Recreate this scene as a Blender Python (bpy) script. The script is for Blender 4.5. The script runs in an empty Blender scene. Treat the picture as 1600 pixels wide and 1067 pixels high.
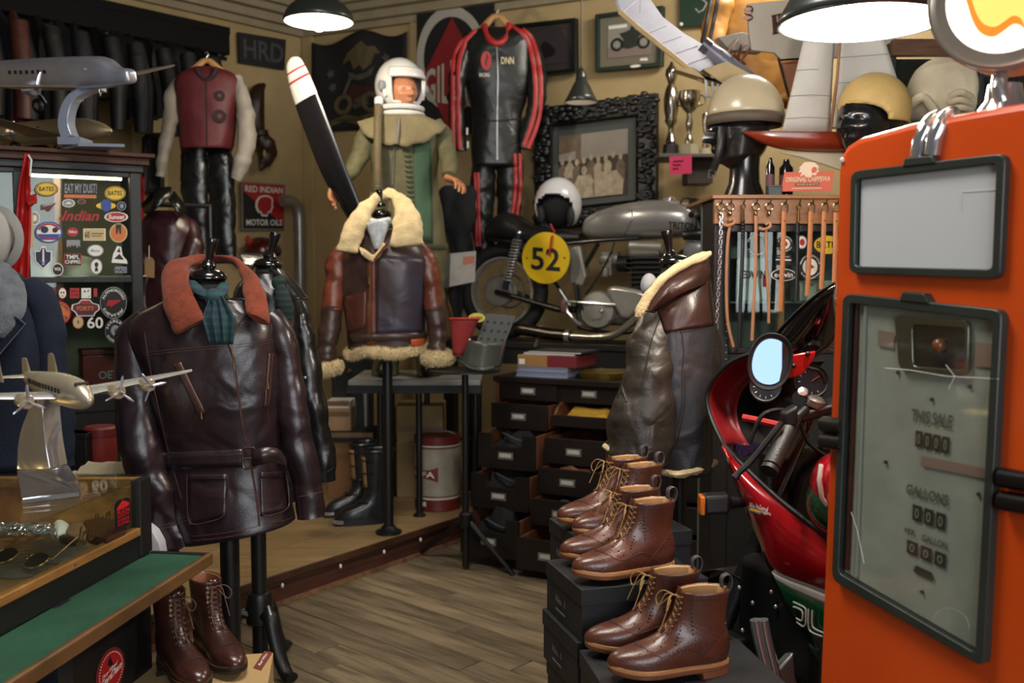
import bpy,bmesh,math,random
from mathutils import Vector,Matrix,noise
from mathutils.bvhtree import BVHTree
V = Vector
pi = math.pi
sin,cos = math.sin,math.cos
random.seed(7)
SC = bpy.context.scene
COL = SC.collection
# ------------------------------------------------------------------ camera
F = 1556.0
CAM = V((0,0,1.5))
PITCH = math.atan((533.5-430.0)/F)
cd = bpy.data.cameras.new('camera')
cd.sensor_width = 36.0
cd.lens = 36.0 * F / 1600.0
cd.clip_start = 0.05
cd.dof.use_dof = True
cd.dof.focus_distance = 2.95
cd.dof.aperture_fstop = 3.2
cam = bpy.data.objects.new('camera',cd)
COL.objects.link(cam)
cam.location = CAM
cam.rotation_euler = (pi/2-PITCH,0,0)
SC.camera = cam
# ------------------------------------------------------------------ world, light, exposure
w = bpy.data.worlds.new('world')
SC.world = w
w.use_nodes = True
w.node_tree.nodes['Background'].inputs[0].default_value = (0.80,0.85,1.0,1)
w.node_tree.nodes['Background'].inputs[1].default_value = 0.075
SC.view_settings.view_transform = 'Standard'
SC.view_settings.look = 'None'
SC.view_settings.gamma = 1.0
SC.view_settings.exposure = 0.2
SC.view_settings.use_curve_mapping = False
def light(name,kind,loc,power,col,size=0.1,size_y=None,aim=None,spot=None,blend=0.4):
 l = bpy.data.lights.new(name,kind)
 l.energy = power
 l.color = col
 if kind == 'AREA':
  l.shape = 'RECTANGLE'
  l.size = size
  l.size_y = size_y or size
 else:
  l.shadow_soft_size = size
 if kind == 'SPOT':
  l.spot_size = spot
  l.spot_blend = blend
 o = bpy.data.objects.new(name,l)
 COL.objects.link(o)
 o.location = loc
 if aim is not None:
  o.rotation_euler = (V(aim)-V(loc)).to_track_quat('-Z','Y').to_euler()
 return o
 # the shop window behind the photographer, and two unseen overhead area lights with no fixtures
light('shop_window_light','AREA',(1.3,-2.6,2.1),118,(0.90,0.95,1.0),3.0,2.0,(0.2,3.5,1.0))
light('overhead_area_light','AREA',(-0.4,2.2,3.35),56,(1.0,0.94,0.86),0.9,0.9,(-0.4,2.8,0))
light('back_wall_area_light','AREA',(1.6,5.2,3.5),42,(1.0,0.93,0.82),0.9,0.5,(1.0,6.3,1.6))  # unseen soft light aimed at the back wall, no lamp modelled
# ------------------------------------------------------------------ helpers: picking points, colours, materials
def ray(u,v):
 x = (u-800.0) / F
 y = -(v-533.5) / F
 c,s = cos(PITCH),sin(PITCH)
 return V((x,c+y*s,-s+y*c))
def P(u,v,Y):
 d = ray(u,v)
 return CAM + d * (Y/d.y)
def onp(u,v,p0,n):
 d = ray(u,v)
 return CAM + d * ((V(p0)-CAM).dot(n)/d.dot(n))
def onz(u,v,z):
 d = ray(u,v)
 return CAM + d * ((z-CAM.z)/d.z)
def C(r,g,b):
 def f(x):
  x /= 255.0
  return x / 12.92 if x <= 0.04045 else ((x+0.055)/1.055) ** 2.4
 return (f(r),f(g),f(b),1.0)
MATS = {}
def M(name,col,rough=0.5,metal=0.0,var=0.0,vs=6.0,bump=0.0,bs=120.0,coat=0.0,sheen=0.0,emit=0.0,
trans=0.0,stretch=None,alpha=1.0,rnd=0.0,spec=0.5,col2=None,wr=0.0,ws=9.0,edge=None):
 """procedural principled material; var/col2 = colour variation, bump = fine grain, wr = soft creases"""
 if name in MATS:
  return MATS[name]
 m = bpy.data.materials.new(name)
 MATS[name] = m
 m.use_nodes = True
 nt = m.node_tree
 N,L = nt.nodes,nt.links
 b = N['Principled BSDF']
 c = C(*col)
 b.inputs['Base Color'].default_value = c
 b.inputs['Roughness'].default_value = rough
 b.inputs['Metallic'].default_value = metal
 b.inputs['Specular IOR Level'].default_value = spec
 if coat:
  b.inputs['Coat Weight'].default_value = coat
  b.inputs['Coat Roughness'].default_value = 0.12
 if sheen:
  b.inputs['Sheen Weight'].default_value = sheen * 0.35
  b.inputs['Sheen Tint'].default_value = tuple(0.3+0.7*x for x in c[:3]) + (1,)
  b.inputs['Sheen Roughness'].default_value = 0.5
 if trans:
  b.inputs['Transmission Weight'].default_value = trans
 if alpha < 1:
  b.inputs['Alpha'].default_value = alpha
 tc = N.new('ShaderNodeTexCoord')
 src = tc.outputs['Object']
 if stretch:
  mp = N.new('ShaderNodeMapping')
  mp.inputs['Scale'].default_value = stretch
  L.new(src,mp.inputs['Vector'])
  src = mp.outputs['Vector']
 cur = None
 if var or col2:
  n = N.new('ShaderNodeTexNoise')
  n.inputs['Scale'].default_value = vs
  n.inputs['Detail'].default_value = 6.0
  n.inputs['Roughness'].default_value = 0.6
  L.new(src,n.inputs['Vector'])
  cr = N.new('ShaderNodeValToRGB')
  cr.color_ramp.elements[0].position = 0.32
  cr.color_ramp.elements[1].position = 0.68
  if col2:
   cr.color_ramp.elements[0].color = c
   cr.color_ramp.elements[1].color = C(*col2)
  else:
   cr.color_ramp.elements[0].color = tuple(x*(1-var) for x in c[:3]) + (1,)
   cr.color_ramp.elements[1].color = tuple(min(1,x*(1+var)) for x in c[:3]) + (1,)
  L.new(n.outputs['Fac'],cr.inputs['Fac'])
  cur = cr.outputs['Color']
 if rnd:
  oi = N.new('ShaderNodeObjectInfo')
  mr = N.new('ShaderNodeMapRange')
  mr.inputs['To Min'].default_value = 1 - rnd
  mr.inputs['To Max'].default_value = 1 + rnd
  L.new(oi.outputs['Random'],mr.inputs['Value'])
  mx = N.new('ShaderNodeVectorMath')
  mx.operation = 'SCALE'
  if cur is None:
   mx.inputs[0].default_value = c[:3]
  else:
   L.new(cur,mx.inputs[0])
  L.new(mr.outputs['Result'],mx.inputs['Scale'])
  cur = mx.outputs['Vector']
 if cur is not None:
  L.new(cur,b.inputs['Base Color'])
 if bump or wr:
  prev = None
  for amt,sc,dist in ((wr*0.8,ws*0.85,0.03),(bump,bs,0.004)):
   if not amt:
    continue
   n = N.new('ShaderNodeTexNoise')
   n.inputs['Scale'].default_value = sc
   n.inputs['Detail'].default_value = 4.0
   if dist > 0.01:
    n.inputs['Detail'].default_value = 1.5
    n.inputs['Distortion'].default_value = 0.8
    L.new(src,n.inputs['Vector'])
   else:
    L.new(src,n.inputs['Vector'])
   bp = N.new('ShaderNodeBump')
   bp.inputs['Strength'].default_value = amt
   bp.inputs['Distance'].default_value = dist
   L.new(n.outputs['Fac'],bp.inputs['Height'])
   if prev is not None:
    L.new(prev,bp.inputs['Normal'])
   prev = bp.outputs['Normal']
  L.new(prev,b.inputs['Normal'])
 if emit:
  b.inputs['Emission Color'].default_value = c
  b.inputs['Emission Strength'].default_value = emit
 return m
def glass(name,col=(235,245,240),rough=0.02,mixv=0.10):
 """thin pane: mostly see-through, with a gloss on top"""
 if name in MATS:
  return MATS[name]
 m = bpy.data.materials.new(name)
 MATS[name] = m
 m.use_nodes = True
 nt = m.node_tree
 for n in list(nt.nodes):
  nt.nodes.remove(n)
 o = nt.nodes.new('ShaderNodeOutputMaterial')
 t = nt.nodes.new('ShaderNodeBsdfTransparent')
 t.inputs[0].default_value = C(*col)
 g = nt.nodes.new('ShaderNodeBsdfGlossy')
 g.inputs['Roughness'].default_value = rough
 fr = nt.nodes.new('ShaderNodeLayerWeight')
 fr.inputs[0].default_value = 0.5
 pw = nt.nodes.new('ShaderNodeMath')
 pw.operation = 'POWER'
 pw.inputs[1].default_value = 5.0
 nt.links.new(fr.outputs['Facing'],pw.inputs[0])
 ma = nt.nodes.new('ShaderNodeMath')
 ma.operation = 'MULTIPLY_ADD'
 ma.inputs[1].default_value = 0.6
 ma.inputs[2].default_value = mixv * 0.5
 nt.links.new(pw.outputs[0],ma.inputs[0])
 mx = nt.nodes.new('ShaderNodeMixShader')
 nt.links.new(ma.outputs[0],mx.inputs[0])
 nt.links.new(t.outputs[0],mx.inputs[1])
 nt.links.new(g.outputs[0],mx.inputs[2])
 nt.links.new(mx.outputs[0],o.inputs[0])
 return m
def plaid(name,c1,c2,c3,scale=30.0):
 """woven tartan from two crossing waves"""
 if name in MATS:
  return MATS[name]
 m = bpy.data.materials.new(name)
 MATS[name] = m
 m.use_nodes = True
 nt = m.node_tree
 b = nt.nodes['Principled BSDF']
 b.inputs['Roughness'].default_value = 0.85
 tc = nt.nodes.new('ShaderNodeTexCoord')
 prev = None
 base = C(*c1)
 for d,c in (('X',c2),('Z',c3)):
  wv = nt.nodes.new('ShaderNodeTexWave')
  wv.bands_direction = d
  wv.inputs['Scale'].default_value = scale
  wv.inputs['Distortion'].default_value = 0.6
  nt.links.new(tc.outputs['Object'],wv.inputs['Vector'])
  cr = nt.nodes.new('ShaderNodeValToRGB')
  cr.color_ramp.elements[0].position = 0.55
  cr.color_ramp.elements[1].position = 0.7
  cr.color_ramp.elements[0].color = (0,0,0,1)
  cr.color_ramp.elements[1].color = (0.8,0.8,0.8,1)
  nt.links.new(wv.outputs['Fac'],cr.inputs['Fac'])
  mx = nt.nodes.new('ShaderNodeMixRGB')
  nt.links.new(cr.outputs['Color'],mx.inputs[0])
  if prev is None:
   mx.inputs[1].default_value = base
  else:
   nt.links.new(prev,mx.inputs[1])
  mx.inputs[2].default_value = C(*c)
  prev = mx.outputs[0]
 nt.links.new(prev,b.inputs['Base Color'])
 return m
 # ------------------------------------------------------------------ helpers: meshes
def cr_smooth(pts,n):
 """Catmull-Rom through tuples of any length, n samples"""
 pts = [tuple(p) for p in pts]
 k = len(pts)
 out = []
 for i in range(n):
  t = i / (n-1) * (k-1)
  j = min(int(t),k-2)
  f = t - j
  p0,p1,p2,p3 = pts[max(j-1,0)],pts[j],pts[j+1],pts[min(j+2,k-1)]
  out.append(tuple(0.5*(2*b+(c-a)*f+(2*a-5*b+4*c-d)*f*f+(3*b-a-3*c+d)*f ** 3)
for a,b,c,d in zip(p0,p1,p2,p3)))
 return out
def frame(t,up=None):
 t = t.normalized()
 a = V(up) if up is not None else (V((0,0,1)) if abs(t.z)<0.9 else V((1,0,0)))
 x = a.cross(t)
 if x.length < 1e-6:
  x = V((1,0,0)).cross(t)
 x.normalize()
 return x,t.cross(x).normalized()
class MB:
 def __init__(s):
  s.v = []
  s.f = []
 def loft(s,rings,closed=True,caps=True):
  b = len(s.v)
  n = len(rings[0])
  for r in rings:
   s.v += [V(p) for p in r]
  for i in range(len(rings)-1):
   for j in range(n if closed else n-1):
    k = (j+1) % n
    s.f.append((b+i*n+j,b+i*n+k,b+(i+1)*n+k,b+(i+1)*n+j))
  if caps and closed:
   c = sum((V(p) for p in rings[0]),V()) / n
   s.v.append(c)
   q = len(s.v) - 1
   for j in range(n):
    s.f.append((q,b+(j+1) % n,b+j))
   c = sum((V(p) for p in rings[-1]),V()) / n
   s.v.append(c)
   q = len(s.v) - 1
   e = b + (len(rings)-1) * n
   for j in range(n):
    s.f.append((q,e+j,e+(j+1) % n))
  return s
 def tube(s,path,r,n=8,up=None,flat=1.0,caps=True,disp=None,close=False):
  path = [V(p) for p in path]
  k = len(path)
  rr = list(r) if hasattr(r,'__len__') else [r] * k
  rings = []
  px = None
  for i in range(k):
   if close:
    t = path[(i+1) % k] - path[i-1]
   else:
    t = path[min(i+1,k-1)] - path[max(i-1,0)]
   if t.length < 1e-9:
    t = V((0,0,1))
   t.normalize()
   if px is None or up is not None:
    x,y = frame(t,up)
   else:
    x = px - t * px.dot(t)
    x.normalize()
    y = t.cross(x)
   px = x
   ring = []
   for j in range(n):
    a = 2 * pi * j / n
    p = path[i] + x * (cos(a)*rr[i]) + y * (sin(a)*rr[i]*flat)
    if disp:
     q = p - path[i]
     p = p + (q.normalized() if q.length>1e-9 else q) * disp(p,i/(k-1),a)
    ring.append(p)
   rings.append(ring)
  if close:
   rings.append(rings[0])
   caps = False
  return s.loft(rings,True,caps)
 def box(s,c,size,X=None,Y=None,Z=None):
  X,Y,Z = V(X or (1,0,0)),V(Y or (0,1,0)),V(Z or (0,0,1))
  c = V(c)
  b = len(s.v)
  for k in (-.5,.5):
   for j in (-.5,.5):
    for i in (-.5,.5):
     s.v.append(c+X*(i*size[0])+Y*(j*size[1])+Z*(k*size[2]))
  for q in ((0,2,3,1),(4,5,7,6),(0,1,5,4),(2,6,7,3),(0,4,6,2),(1,3,7,5)):
   s.f.append(tuple(b+i for i in q))
  return s
 def prism(s,poly,e):
  """polygon (3d points) extruded by vector e"""
  b = len(s.v)
  n = len(poly)
  e = V(e)
  s.v += [V(p) for p in poly] + [V(p)+e for p in poly]
  s.f.append(tuple(b+i for i in range(n)))
  s.f.append(tuple(b+n+i for i in reversed(range(n))))
  for i in range(n):
   j = (i+1) % n
   s.f.append((b+j,b+i,b+n+i,b+n+j))
  return s
 def lathe(s,prof,base,axis=(0,0,1),n=24,caps=True,up=None):
  t = V(axis).normalized()
  x,y = frame(t,up)
  base = V(base)
  rings = [[base+t*h+x*(cos(2*pi*j/n)*r)+y*(sin(2*pi*j/n)*r) for j in range(n)] for r,h in prof]
  return s.loft(rings,True,caps)
 def ell(s,c,r,n=20,m=12,X=None,Y=None,Z=None,a0=0.0,a1=pi):
  X,Y,Z = V(X or (1,0,0)),V(Y or (0,1,0)),V(Z or (0,0,1))
  c = V(c)
  rings = []
  for i in range(m+1):
   th = a0 + (a1-a0) * i / m
   th = min(max(th,0.02),pi-0.02)
   rings.append([c+X*(r[0]*sin(th)*cos(2*pi*j/n))+Y*(r[1]*sin(th)*sin(2*pi*j/n))+Z*(r[2]*cos(th)) for j in range(n)])
  return s.loft(rings)
 def grid(s,rows,wrap=False):
  b = len(s.v)
  n = len(rows[0])
  for r in rows:
   s.v += [V(p) for p in r]
  for i in range(len(rows)-1):
   for j in range(n if wrap else n-1):
    k = (j+1) % n
    s.f.append((b+i*n+j,b+i*n+k,b+(i+1)*n+k,b+(i+1)*n+j))
  return s
 def poly(s,pts):
  b = len(s.v)
  s.v += [V(p) for p in pts]
  s.f.append(tuple(range(b,b+len(pts))))
  return s
 def add(s,o):
  b = len(s.v)
  s.v += [V(p) for p in o.v]
  s.f += [tuple(b+i for i in q) for q in o.f]
  return s
 def bvh(s):
  return BVHTree.FromPolygons([tuple(p) for p in s.v],s.f)
 def low(s):
  n = len(s.v)
  z = min(p.z for p in s.v)
  return V((sum(p.x for p in s.v)/n,sum(p.y for p in s.v)/n,z))
WL = {}
def meta(o,label=None,cat=None,group=None,kind=None):
 if label:
  o['label'] = label
 if cat:
  o['category'] = cat
 if group:
  o['group'] = group
 if kind:
  o['kind'] = kind
def thing(name,label,cat,loc,group=None,kind=None):
 o = bpy.data.objects.new(name,None)
 o.empty_display_size = 0.05
 COL.objects.link(o)
 o.location = loc
 WL[o] = V(loc)
 meta(o,label,cat,group,kind)
 return o
def ob(name,mb,mat,parent=None,label=None,cat=None,group=None,kind=None,smooth=True,bevel=0.0,sub=0,
solid=0.0,ang=0.75,seg=2):
 me = bpy.data.meshes.new(name)
 loc = WL[parent] if parent is not None else mb.low()
 me.from_pydata([tuple(p-loc) for p in mb.v],[],mb.f)
 me.validate()
 me.update()
 if solid < 0:
  bm_ = bmesh.new()
  bm_.from_mesh(me)
  bmesh.ops.recalc_face_normals(bm_,faces=bm_.faces)
  bm_.to_mesh(me)
  bm_.free()
 if mat is not None:
  me.materials.append(mat)
 if smooth:
  for p in me.polygons:
   p.use_smooth = True
  me.set_sharp_from_angle(angle=ang)
 o = bpy.data.objects.new(name,me)
 COL.objects.link(o)
 WL[o] = loc
 if parent is not None:
  o.parent = parent
 else:
  o.location = loc
 if solid:
  md = o.modifiers.new('solidify','SOLIDIFY')
  md.thickness = abs(solid)
  md.offset = 1 if solid > 0 else -1
 if bevel:
  md = o.modifiers.new('bevel','BEVEL')
  md.width = bevel
  md.segments = seg
  md.limit_method = 'ANGLE'
 if sub:
  md = o.modifiers.new('subsurf','SUBSURF')
  md.levels = sub
  md.render_levels = sub
 meta(o,label,cat,group,kind)
 return o
def clone(o,delta,label=None,rot=0.0,parent=None,group=None):
 """a copy of a thing with its parts and sub-parts, moved by delta"""
 c = o.copy()
 COL.objects.link(c)
 if parent is None:
  c.location = V(o.location) + V(delta)
  c.rotation_euler = (o.rotation_euler[0],o.rotation_euler[1],o.rotation_euler[2]+rot)
 else:
  c.parent = parent
 if label:
  c['label'] = label
 if group:
  c['group'] = group
 WL[c] = V(c.location)
 for ch in list(o.children):
  clone(ch,(0,0,0),parent=c)
 return c
 # ------------------------------------------------------------------ helpers: flat graphics on a quad
class Quad:
 """four world corners (bottom-left, bottom-right, top-right, top-left) -> q(s,t,off)"""
 def __init__(s,bl,br,tr,tl):
  s.c = [V(bl),V(br),V(tr),V(tl)]
  s.n = (s.c[1]-s.c[0]).cross(s.c[3]-s.c[0]).normalized()
 def q(s,a,b,off=0.0):
  c = s.c
  return (c[0]*((1-a)*(1-b))+c[1]*(a*(1-b))+c[2]*(a*b)+c[3]*((1-a)*b)) + s.n * off
 def sub(s,a0,b0,a1,b1,off=0.0):
  return Quad(s.q(a0,b0,off),s.q(a1,b0,off),s.q(a1,b1,off),s.q(a0,b1,off))
 def slab(s,th,back=True):
  return MB().prism([s.q(0,0),s.q(1,0),s.q(1,1),s.q(0,1)],s.n*(-th if back else th))
 def pl(s,pts,off=0.001,th=0.0006):
  m = MB()
  for poly in (pts if isinstance(pts[0][0],(tuple,list)) else [pts]):
   m.prism([s.q(a,b,off) for a,b in poly],s.n*-th)
  return m
 def disc(s,a,b,ra,rb,off=0.001,n=28,th=0.0006):
  return s.pl([(a+ra*cos(2*pi*i/n),b+rb*sin(2*pi*i/n)) for i in range(n)],off,th)
 def ringm(s,a,b,ra,rb,k=0.85,off=0.001,n=32,a0=0,a1=2*pi):
  m = MB()
  rows = [[],[]]
  for i in range(n+1):
   t = a0 + (a1-a0) * i / n
   rows[0].append(s.q(a+ra*cos(t),b+rb*sin(t),off))
   rows[1].append(s.q(a+ra*k*cos(t),b+rb*k*sin(t),off))
  return m.grid(rows)
 def text(s,txt,a0,b0,a1,b1,off=0.0015,fn=None,shear=0.0):
  vs,fs = text2d(txt,shear)
  m = MB()
  for x,y in vs:
   a,b = a0 + (a1-a0) * x,b0 + (b1-b0) * y
   if fn:
    a,b = fn(a,b)
   m.v.append(s.q(a,b,off))
  m.f = list(fs)
  return m
 def arc(s,txt,a,b,ra,rb,t0,t1,h,off=0.0015,inward=True):
  """text along an ellipse from angle t0 to t1"""
  def fn(x,y):
   t = t0 + (t1-t0) * x
   k = 1 - h + h * y if inward else 1 - h * y
   return a + ra * k * cos(t),b + rb * k * sin(t)
  return s.text(txt,0,0,1,1,off,fn)
TXT = {}
def text2d(txt,shear=0.0):
 if (txt,shear) in TXT:
  return TXT[(txt,shear)]
 cu = bpy.data.curves.new('t','FONT')
 cu.body = txt
 cu.resolution_u = 3
 cu.shear = shear
 cu.offset = 0.02
 o = bpy.data.objects.new('t',cu)
 COL.objects.link(o)
 bpy.context.view_layer.update()
 dg = bpy.context.evaluated_depsgraph_get()
 e = o.evaluated_get(dg)
 me = e.to_mesh()
 vs = [(p.co.x,p.co.y) for p in me.vertices]
 fs = [tuple(p.vertices) for p in me.polygons]
 e.to_mesh_clear()
 bpy.data.objects.remove(o)
 bpy.data.curves.remove(cu)
 x0,x1 = min(p[0] for p in vs),max(p[0] for p in vs)
 y0,y1 = min(p[1] for p in vs),max(p[1] for p in vs)
 vs = [((x-x0)/(x1-x0),(y-y0)/(y1-y0)) for x,y in vs]
 TXT[(txt,shear)] = (vs,fs)
 return vs,fs
 # ------------------------------------------------------------------ helpers: cloth, fur, seams
def wrk(p,amp=0.008,fr=7.0,seed=0.0,st=(1,1,0.45)):
 q = V((p.x*fr*st[0]+seed,p.y*fr*st[1],p.z*fr*st[2]))
 return amp * (noise.noise(q)+0.5*noise.noise(q*2.3))
def body_px(rows,Y,n=40,k=26,amp=0.007,e=2.4,seed=0.0,caps=False,fr=7.0):
 """rows: (v, uL, uR, half depth in m, depth shift) -> elliptical trunk with that outline"""
 m = MB()
 rings = []
 rows = [tuple(r)+(0,)*(6-len(r)) for r in rows]
 for v,a,b,d,dy,tl in cr_smooth(rows,k):
  y = Y + dy
  c0,c1 = P(a,v+tl,y),P(b,v-tl,y)
  ax = (c1-c0).normalized()
  c = (c0+c1) / 2
  hw = (c1-c0).length / 2
  ring = []
  for j in range(n):
   t = 2 * pi * j / n
   cx,sx = cos(t),sin(t)
   x = abs(cx) ** (2/e) * (1 if cx>0 else-1) * hw
   yy = abs(sx) ** (2/e) * (1 if sx>0 else-1) * d
   q = ax * x + V((0,yy,0))
   p = c + q
   p += q.normalized() * wrk(p,amp,fr,seed)
   ring.append(p)
  rings.append(ring)
 return m.loft(rings,True,caps)
def sleeve_px(pts,Y,n=18,k=30,amp=0.007,seed=0.0,caps=True,flat=0.9,fr=9.0):
 """pts: (u, v, radius px, depth shift)"""
 q = cr_smooth(pts,k)
 path = [P(u,v,Y+dy) for u,v,r,dy in q]
 rad = [r*(Y+dy)/F for u,v,r,dy in q]
 return MB().tube(path,rad,n,up=(0,-1,0.02),flat=flat,caps=caps,
disp=lambda p,t,a: wrk(p,amp,fr,seed,(0.8,0.8,1.6)))
def hit(u,v,trees,off=0.0):
 d = ray(u,v).normalized()
 best = None
 for t in trees:
  h = t.ray_cast(CAM,d)
  if h[0] is not None and (best is None or h[3]<best[3]):
   best = h
 if best is None:
  return None
 n = best[1]
 if n.dot(d) > 0:
  n = -n
 return best[0] + n * off
def seam(pxs,trees,r=0.0018,off=0.0005,k=None,m=None,n=5):
 """a stitched seam or piping laid on the cloth under these picture points"""
 m = m or MB()
 k = k or max(6,5*len(pxs))
 pts = [hit(u,v,trees,off) for u,v in cr_smooth(pxs,k)]
 pts = [p for p in pts if p is not None]
 if len(pts) > 2:
 # drop jumps
  q = [pts[0]]
  for p in pts[1:]:
   if (p-q[-1]).length < 0.12:
    q.append(p)
  if len(q) > 2:
   m.tube(q,r,n)
 return m
def patch(quad,trees,nx=10,ny=10,off=0.003,m=None,edge=None):
 """a flap or pocket lying on the cloth: picture quad TL,TR,BR,BL"""
 m = m or MB()
 (a,b,c,d) = quad
 rows = []
 good = {}
 for j in range(ny+1):
  t = j / ny
  row = []
  for i in range(nx+1):
   s = i / nx
   u = (a[0]*(1-s)+b[0]*s) * (1-t) + (d[0]*(1-s)+c[0]*s) * t
   v = (a[1]*(1-s)+b[1]*s) * (1-t) + (d[1]*(1-s)+c[1]*s) * t
   p = hit(u,v,trees,off)
   if p is not None:
    good[(j,i)] = p
   row.append(p)
  rows.append(row)
  # points that fall beside the cloth take the nearest point that lies on it
 for j in range(ny+1):
  for i in range(nx+1):
   if rows[j][i] is None:
    rows[j][i] = good[min(good,key=lambda k: (k[0]-j) ** 2+(k[1]-i) ** 2)]
 m.grid(rows)
 return m
def fur(src,n,ln,seed=1,wid=0.16,droop=0.3):
 """short pile: n thin blades standing on the faces of src"""
 rng = random.Random(seed)
 tri = []
 acc = []
 tot = 0.0
 for f in src.f:
  for i in range(1,len(f)-1):
   a,b,c = src.v[f[0]],src.v[f[i]],src.v[f[i+1]]
   nn = (b-a).cross(c-a)
   if nn.length < 1e-10:
    continue
   tot += nn.length
   tri.append((a,b,c,nn.normalized()))
   acc.append(tot)
 import bisect
 m = MB()
 for _ in range(n):
  a,b,c,nn = tri[min(bisect.bisect(acc,rng.random()*tot),len(tri)-1)]
  r1,r2 = rng.random(),rng.random()
  if r1 + r2 > 1:
   r1,r2 = 1 - r1,1 - r2
  p = a + (b-a) * r1 + (c-a) * r2
  d = (nn+V((rng.uniform(-.5,.5),rng.uniform(-.5,.5),rng.uniform(-.5,.5)-droop))).normalized()
  sd = d.cross(V((rng.uniform(-1,1),rng.uniform(-1,1),rng.uniform(-1,1)))).normalized() * (ln*wid)
  l = ln * rng.uniform(0.6,1.2)
  i = len(m.v)
  m.v += [p-sd,p+sd,p+d*l]
  m.f.append((i,i+1,i+2))
 return m
def strip_px(cen,Y,th,k=40,n=14,amp=0.0,seed=0.0):
 """closed fleece roll or collar: cen = (u1,v1,u2,v2,dy1,dy2) two edges; cross-section is a flat oval between them"""
 rings = []
 for u1,v1,u2,v2,d1,d2 in cr_smooth(cen,k):
  a,b = P(u1,v1,Y+d1),P(u2,v2,Y+d2)
  c = (a+b) / 2
  x = (b-a) / 2
  rings.append((c,x))
 out = []
 for i,(c,x) in enumerate(rings):
  t = rings[min(i+1,k-1)][0] - rings[max(i-1,0)][0]
  nn = x.cross(t)
  if nn.length < 1e-9:
   nn = V((0,-1,0))
  nn.normalize()
  ring = []
  e = 1.0 if 0 < i < k - 1 else 0.85
  for j in range(n):
   a = 2 * pi * j / n
   sx = abs(cos(a)) ** 0.8 * (1 if cos(a)>0 else-1)
   p = c + x * (sx*e) + nn * (sin(a)*th*e)
   if amp:
    p = p + (p-c).normalized() * (amp*noise.noise(p*28+V((seed,0,0))))
   ring.append(p)
  out.append(ring)
 return MB().loft(out)
def pxquad(bl,br,tr,tl,Y=None,plane=None):
 f = (lambda p: P(p[0],p[1],Y if len(p)<3 else p[2])) if plane is None else (lambda p: onp(p[0],p[1],*plane))
 return Quad(f(bl),f(br),f(tr),f(tl))
 # ------------------------------------------------------------------ shared materials
black = M('black_paint',(16,16,17),0.42,bump=0.05)
blackw = M('black_stained_wood',(19,18,17),0.5,var=0.3,bump=0.2,bs=60)
chrome = M('chrome',(214,214,216),0.16,0.85,var=0.05)
steel = M('brushed_steel',(158,158,156),0.34,0.75,var=0.15)
brass = M('antique_brass',(112,90,56),0.4,0.85,var=0.2)
white = M('white_print',(222,220,212),0.6)
redp = M('red_print',(165,26,28),0.55)
blackp = M('black_print',(12,12,13),0.55)
cream = M('cream_print',(214,200,160),0.6)
yellow = M('yellow_print',(216,180,30),0.5)
bluep = M('blue_print',(40,70,140),0.55)
greyp = M('grey_print',(140,142,145),0.6)
thread = M('dark_thread',(30,20,18),0.8)
# ================================================================== the room
WB0 = V((-1.69,8.2,0))
WBd = V((0.891,-0.454,0)).normalized()
WBn = V((-WBd.y*-1,-WBd.x,0)).normalized()
WBn = V((-0.454,-0.891,0)).normalized()
WLd = V((-sin(math.radians(40)),-cos(math.radians(40)),0))
WLn = V((cos(math.radians(40)),-sin(math.radians(40)),0))
CEIL = 3.62
plaster = M('tan_plaster',(172,150,108),0.9,var=0.10,vs=2.5,bump=0.25,bs=35)
ceilm = M('ceiling_paint',(132,122,104),0.9,var=0.1,vs=2)
mould = M('painted_moulding',(150,138,112),0.7,var=0.1)
def wallslab(name,p,d,L,n,th=0.12):
 ob(name,MB().prism([p,p+d*L,p+d*L+V((0,0,CEIL)),p+V((0,0,CEIL))],n*-th),plaster,kind='structure',smooth=False)
wallslab('wall_back',WB0,WBd,6.6,WBn)
wallslab('wall_left',WB0,WLd,9.5,WLn)
RW0 = WB0 + WBd * 6.6
wallslab('wall_right',RW0,V((0.1,-1,0)).normalized(),6.5,V((-1,-0.1,0)).normalized())
ob('ceiling',MB().prism([WB0+V((-.2,.3,CEIL)),RW0+V((.3,.2,CEIL)),V((4.8,-3.4,CEIL)),V((-8,-3.4,CEIL)),V((-8.2,1,CEIL))],(0,0,0.1)),ceilm,kind='structure',smooth=False)
for i,(off,dz,h) in enumerate(((0.20,0.0,0.05),(0.15,0.05,0.05),(0.09,0.10,0.06),(0.04,0.16,0.05))):
 a = CEIL - dz - h
 m = MB()
 m.prism([WB0,WB0+WBd*6.6,WB0+WBd*6.6+WBn*off,WB0+WBn*off+WLn*off],(0,0,h))
 for p in m.v:
  p.z += a
 ob('trim_%d' % (i+1),m,mould,kind='structure',smooth=False)
 m = MB()
 m.prism([WB0,WB0+WBn*off+WLn*off,WB0+WLd*9.5+WLn*off,WB0+WLd*9.5],(0,0,h))
 for p in m.v:
  p.z += a
 ob('trim_%d' % (i+5),m,mould,kind='structure',smooth=False)
 # shallow pilaster in the corner of the back wall
for i,u in enumerate((478,645)):
 p = onp(u,300,WB0,WBn)
 p.z = 0
 ob('trim_%d' % (9+i),MB().prism([p,p+WBd*0.10,p+WBd*0.10+V((0,0,CEIL-.2)),p+V((0,0,CEIL-.2))],WBn*0.03),plaster,kind='structure',smooth=False,bevel=0.006)
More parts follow.
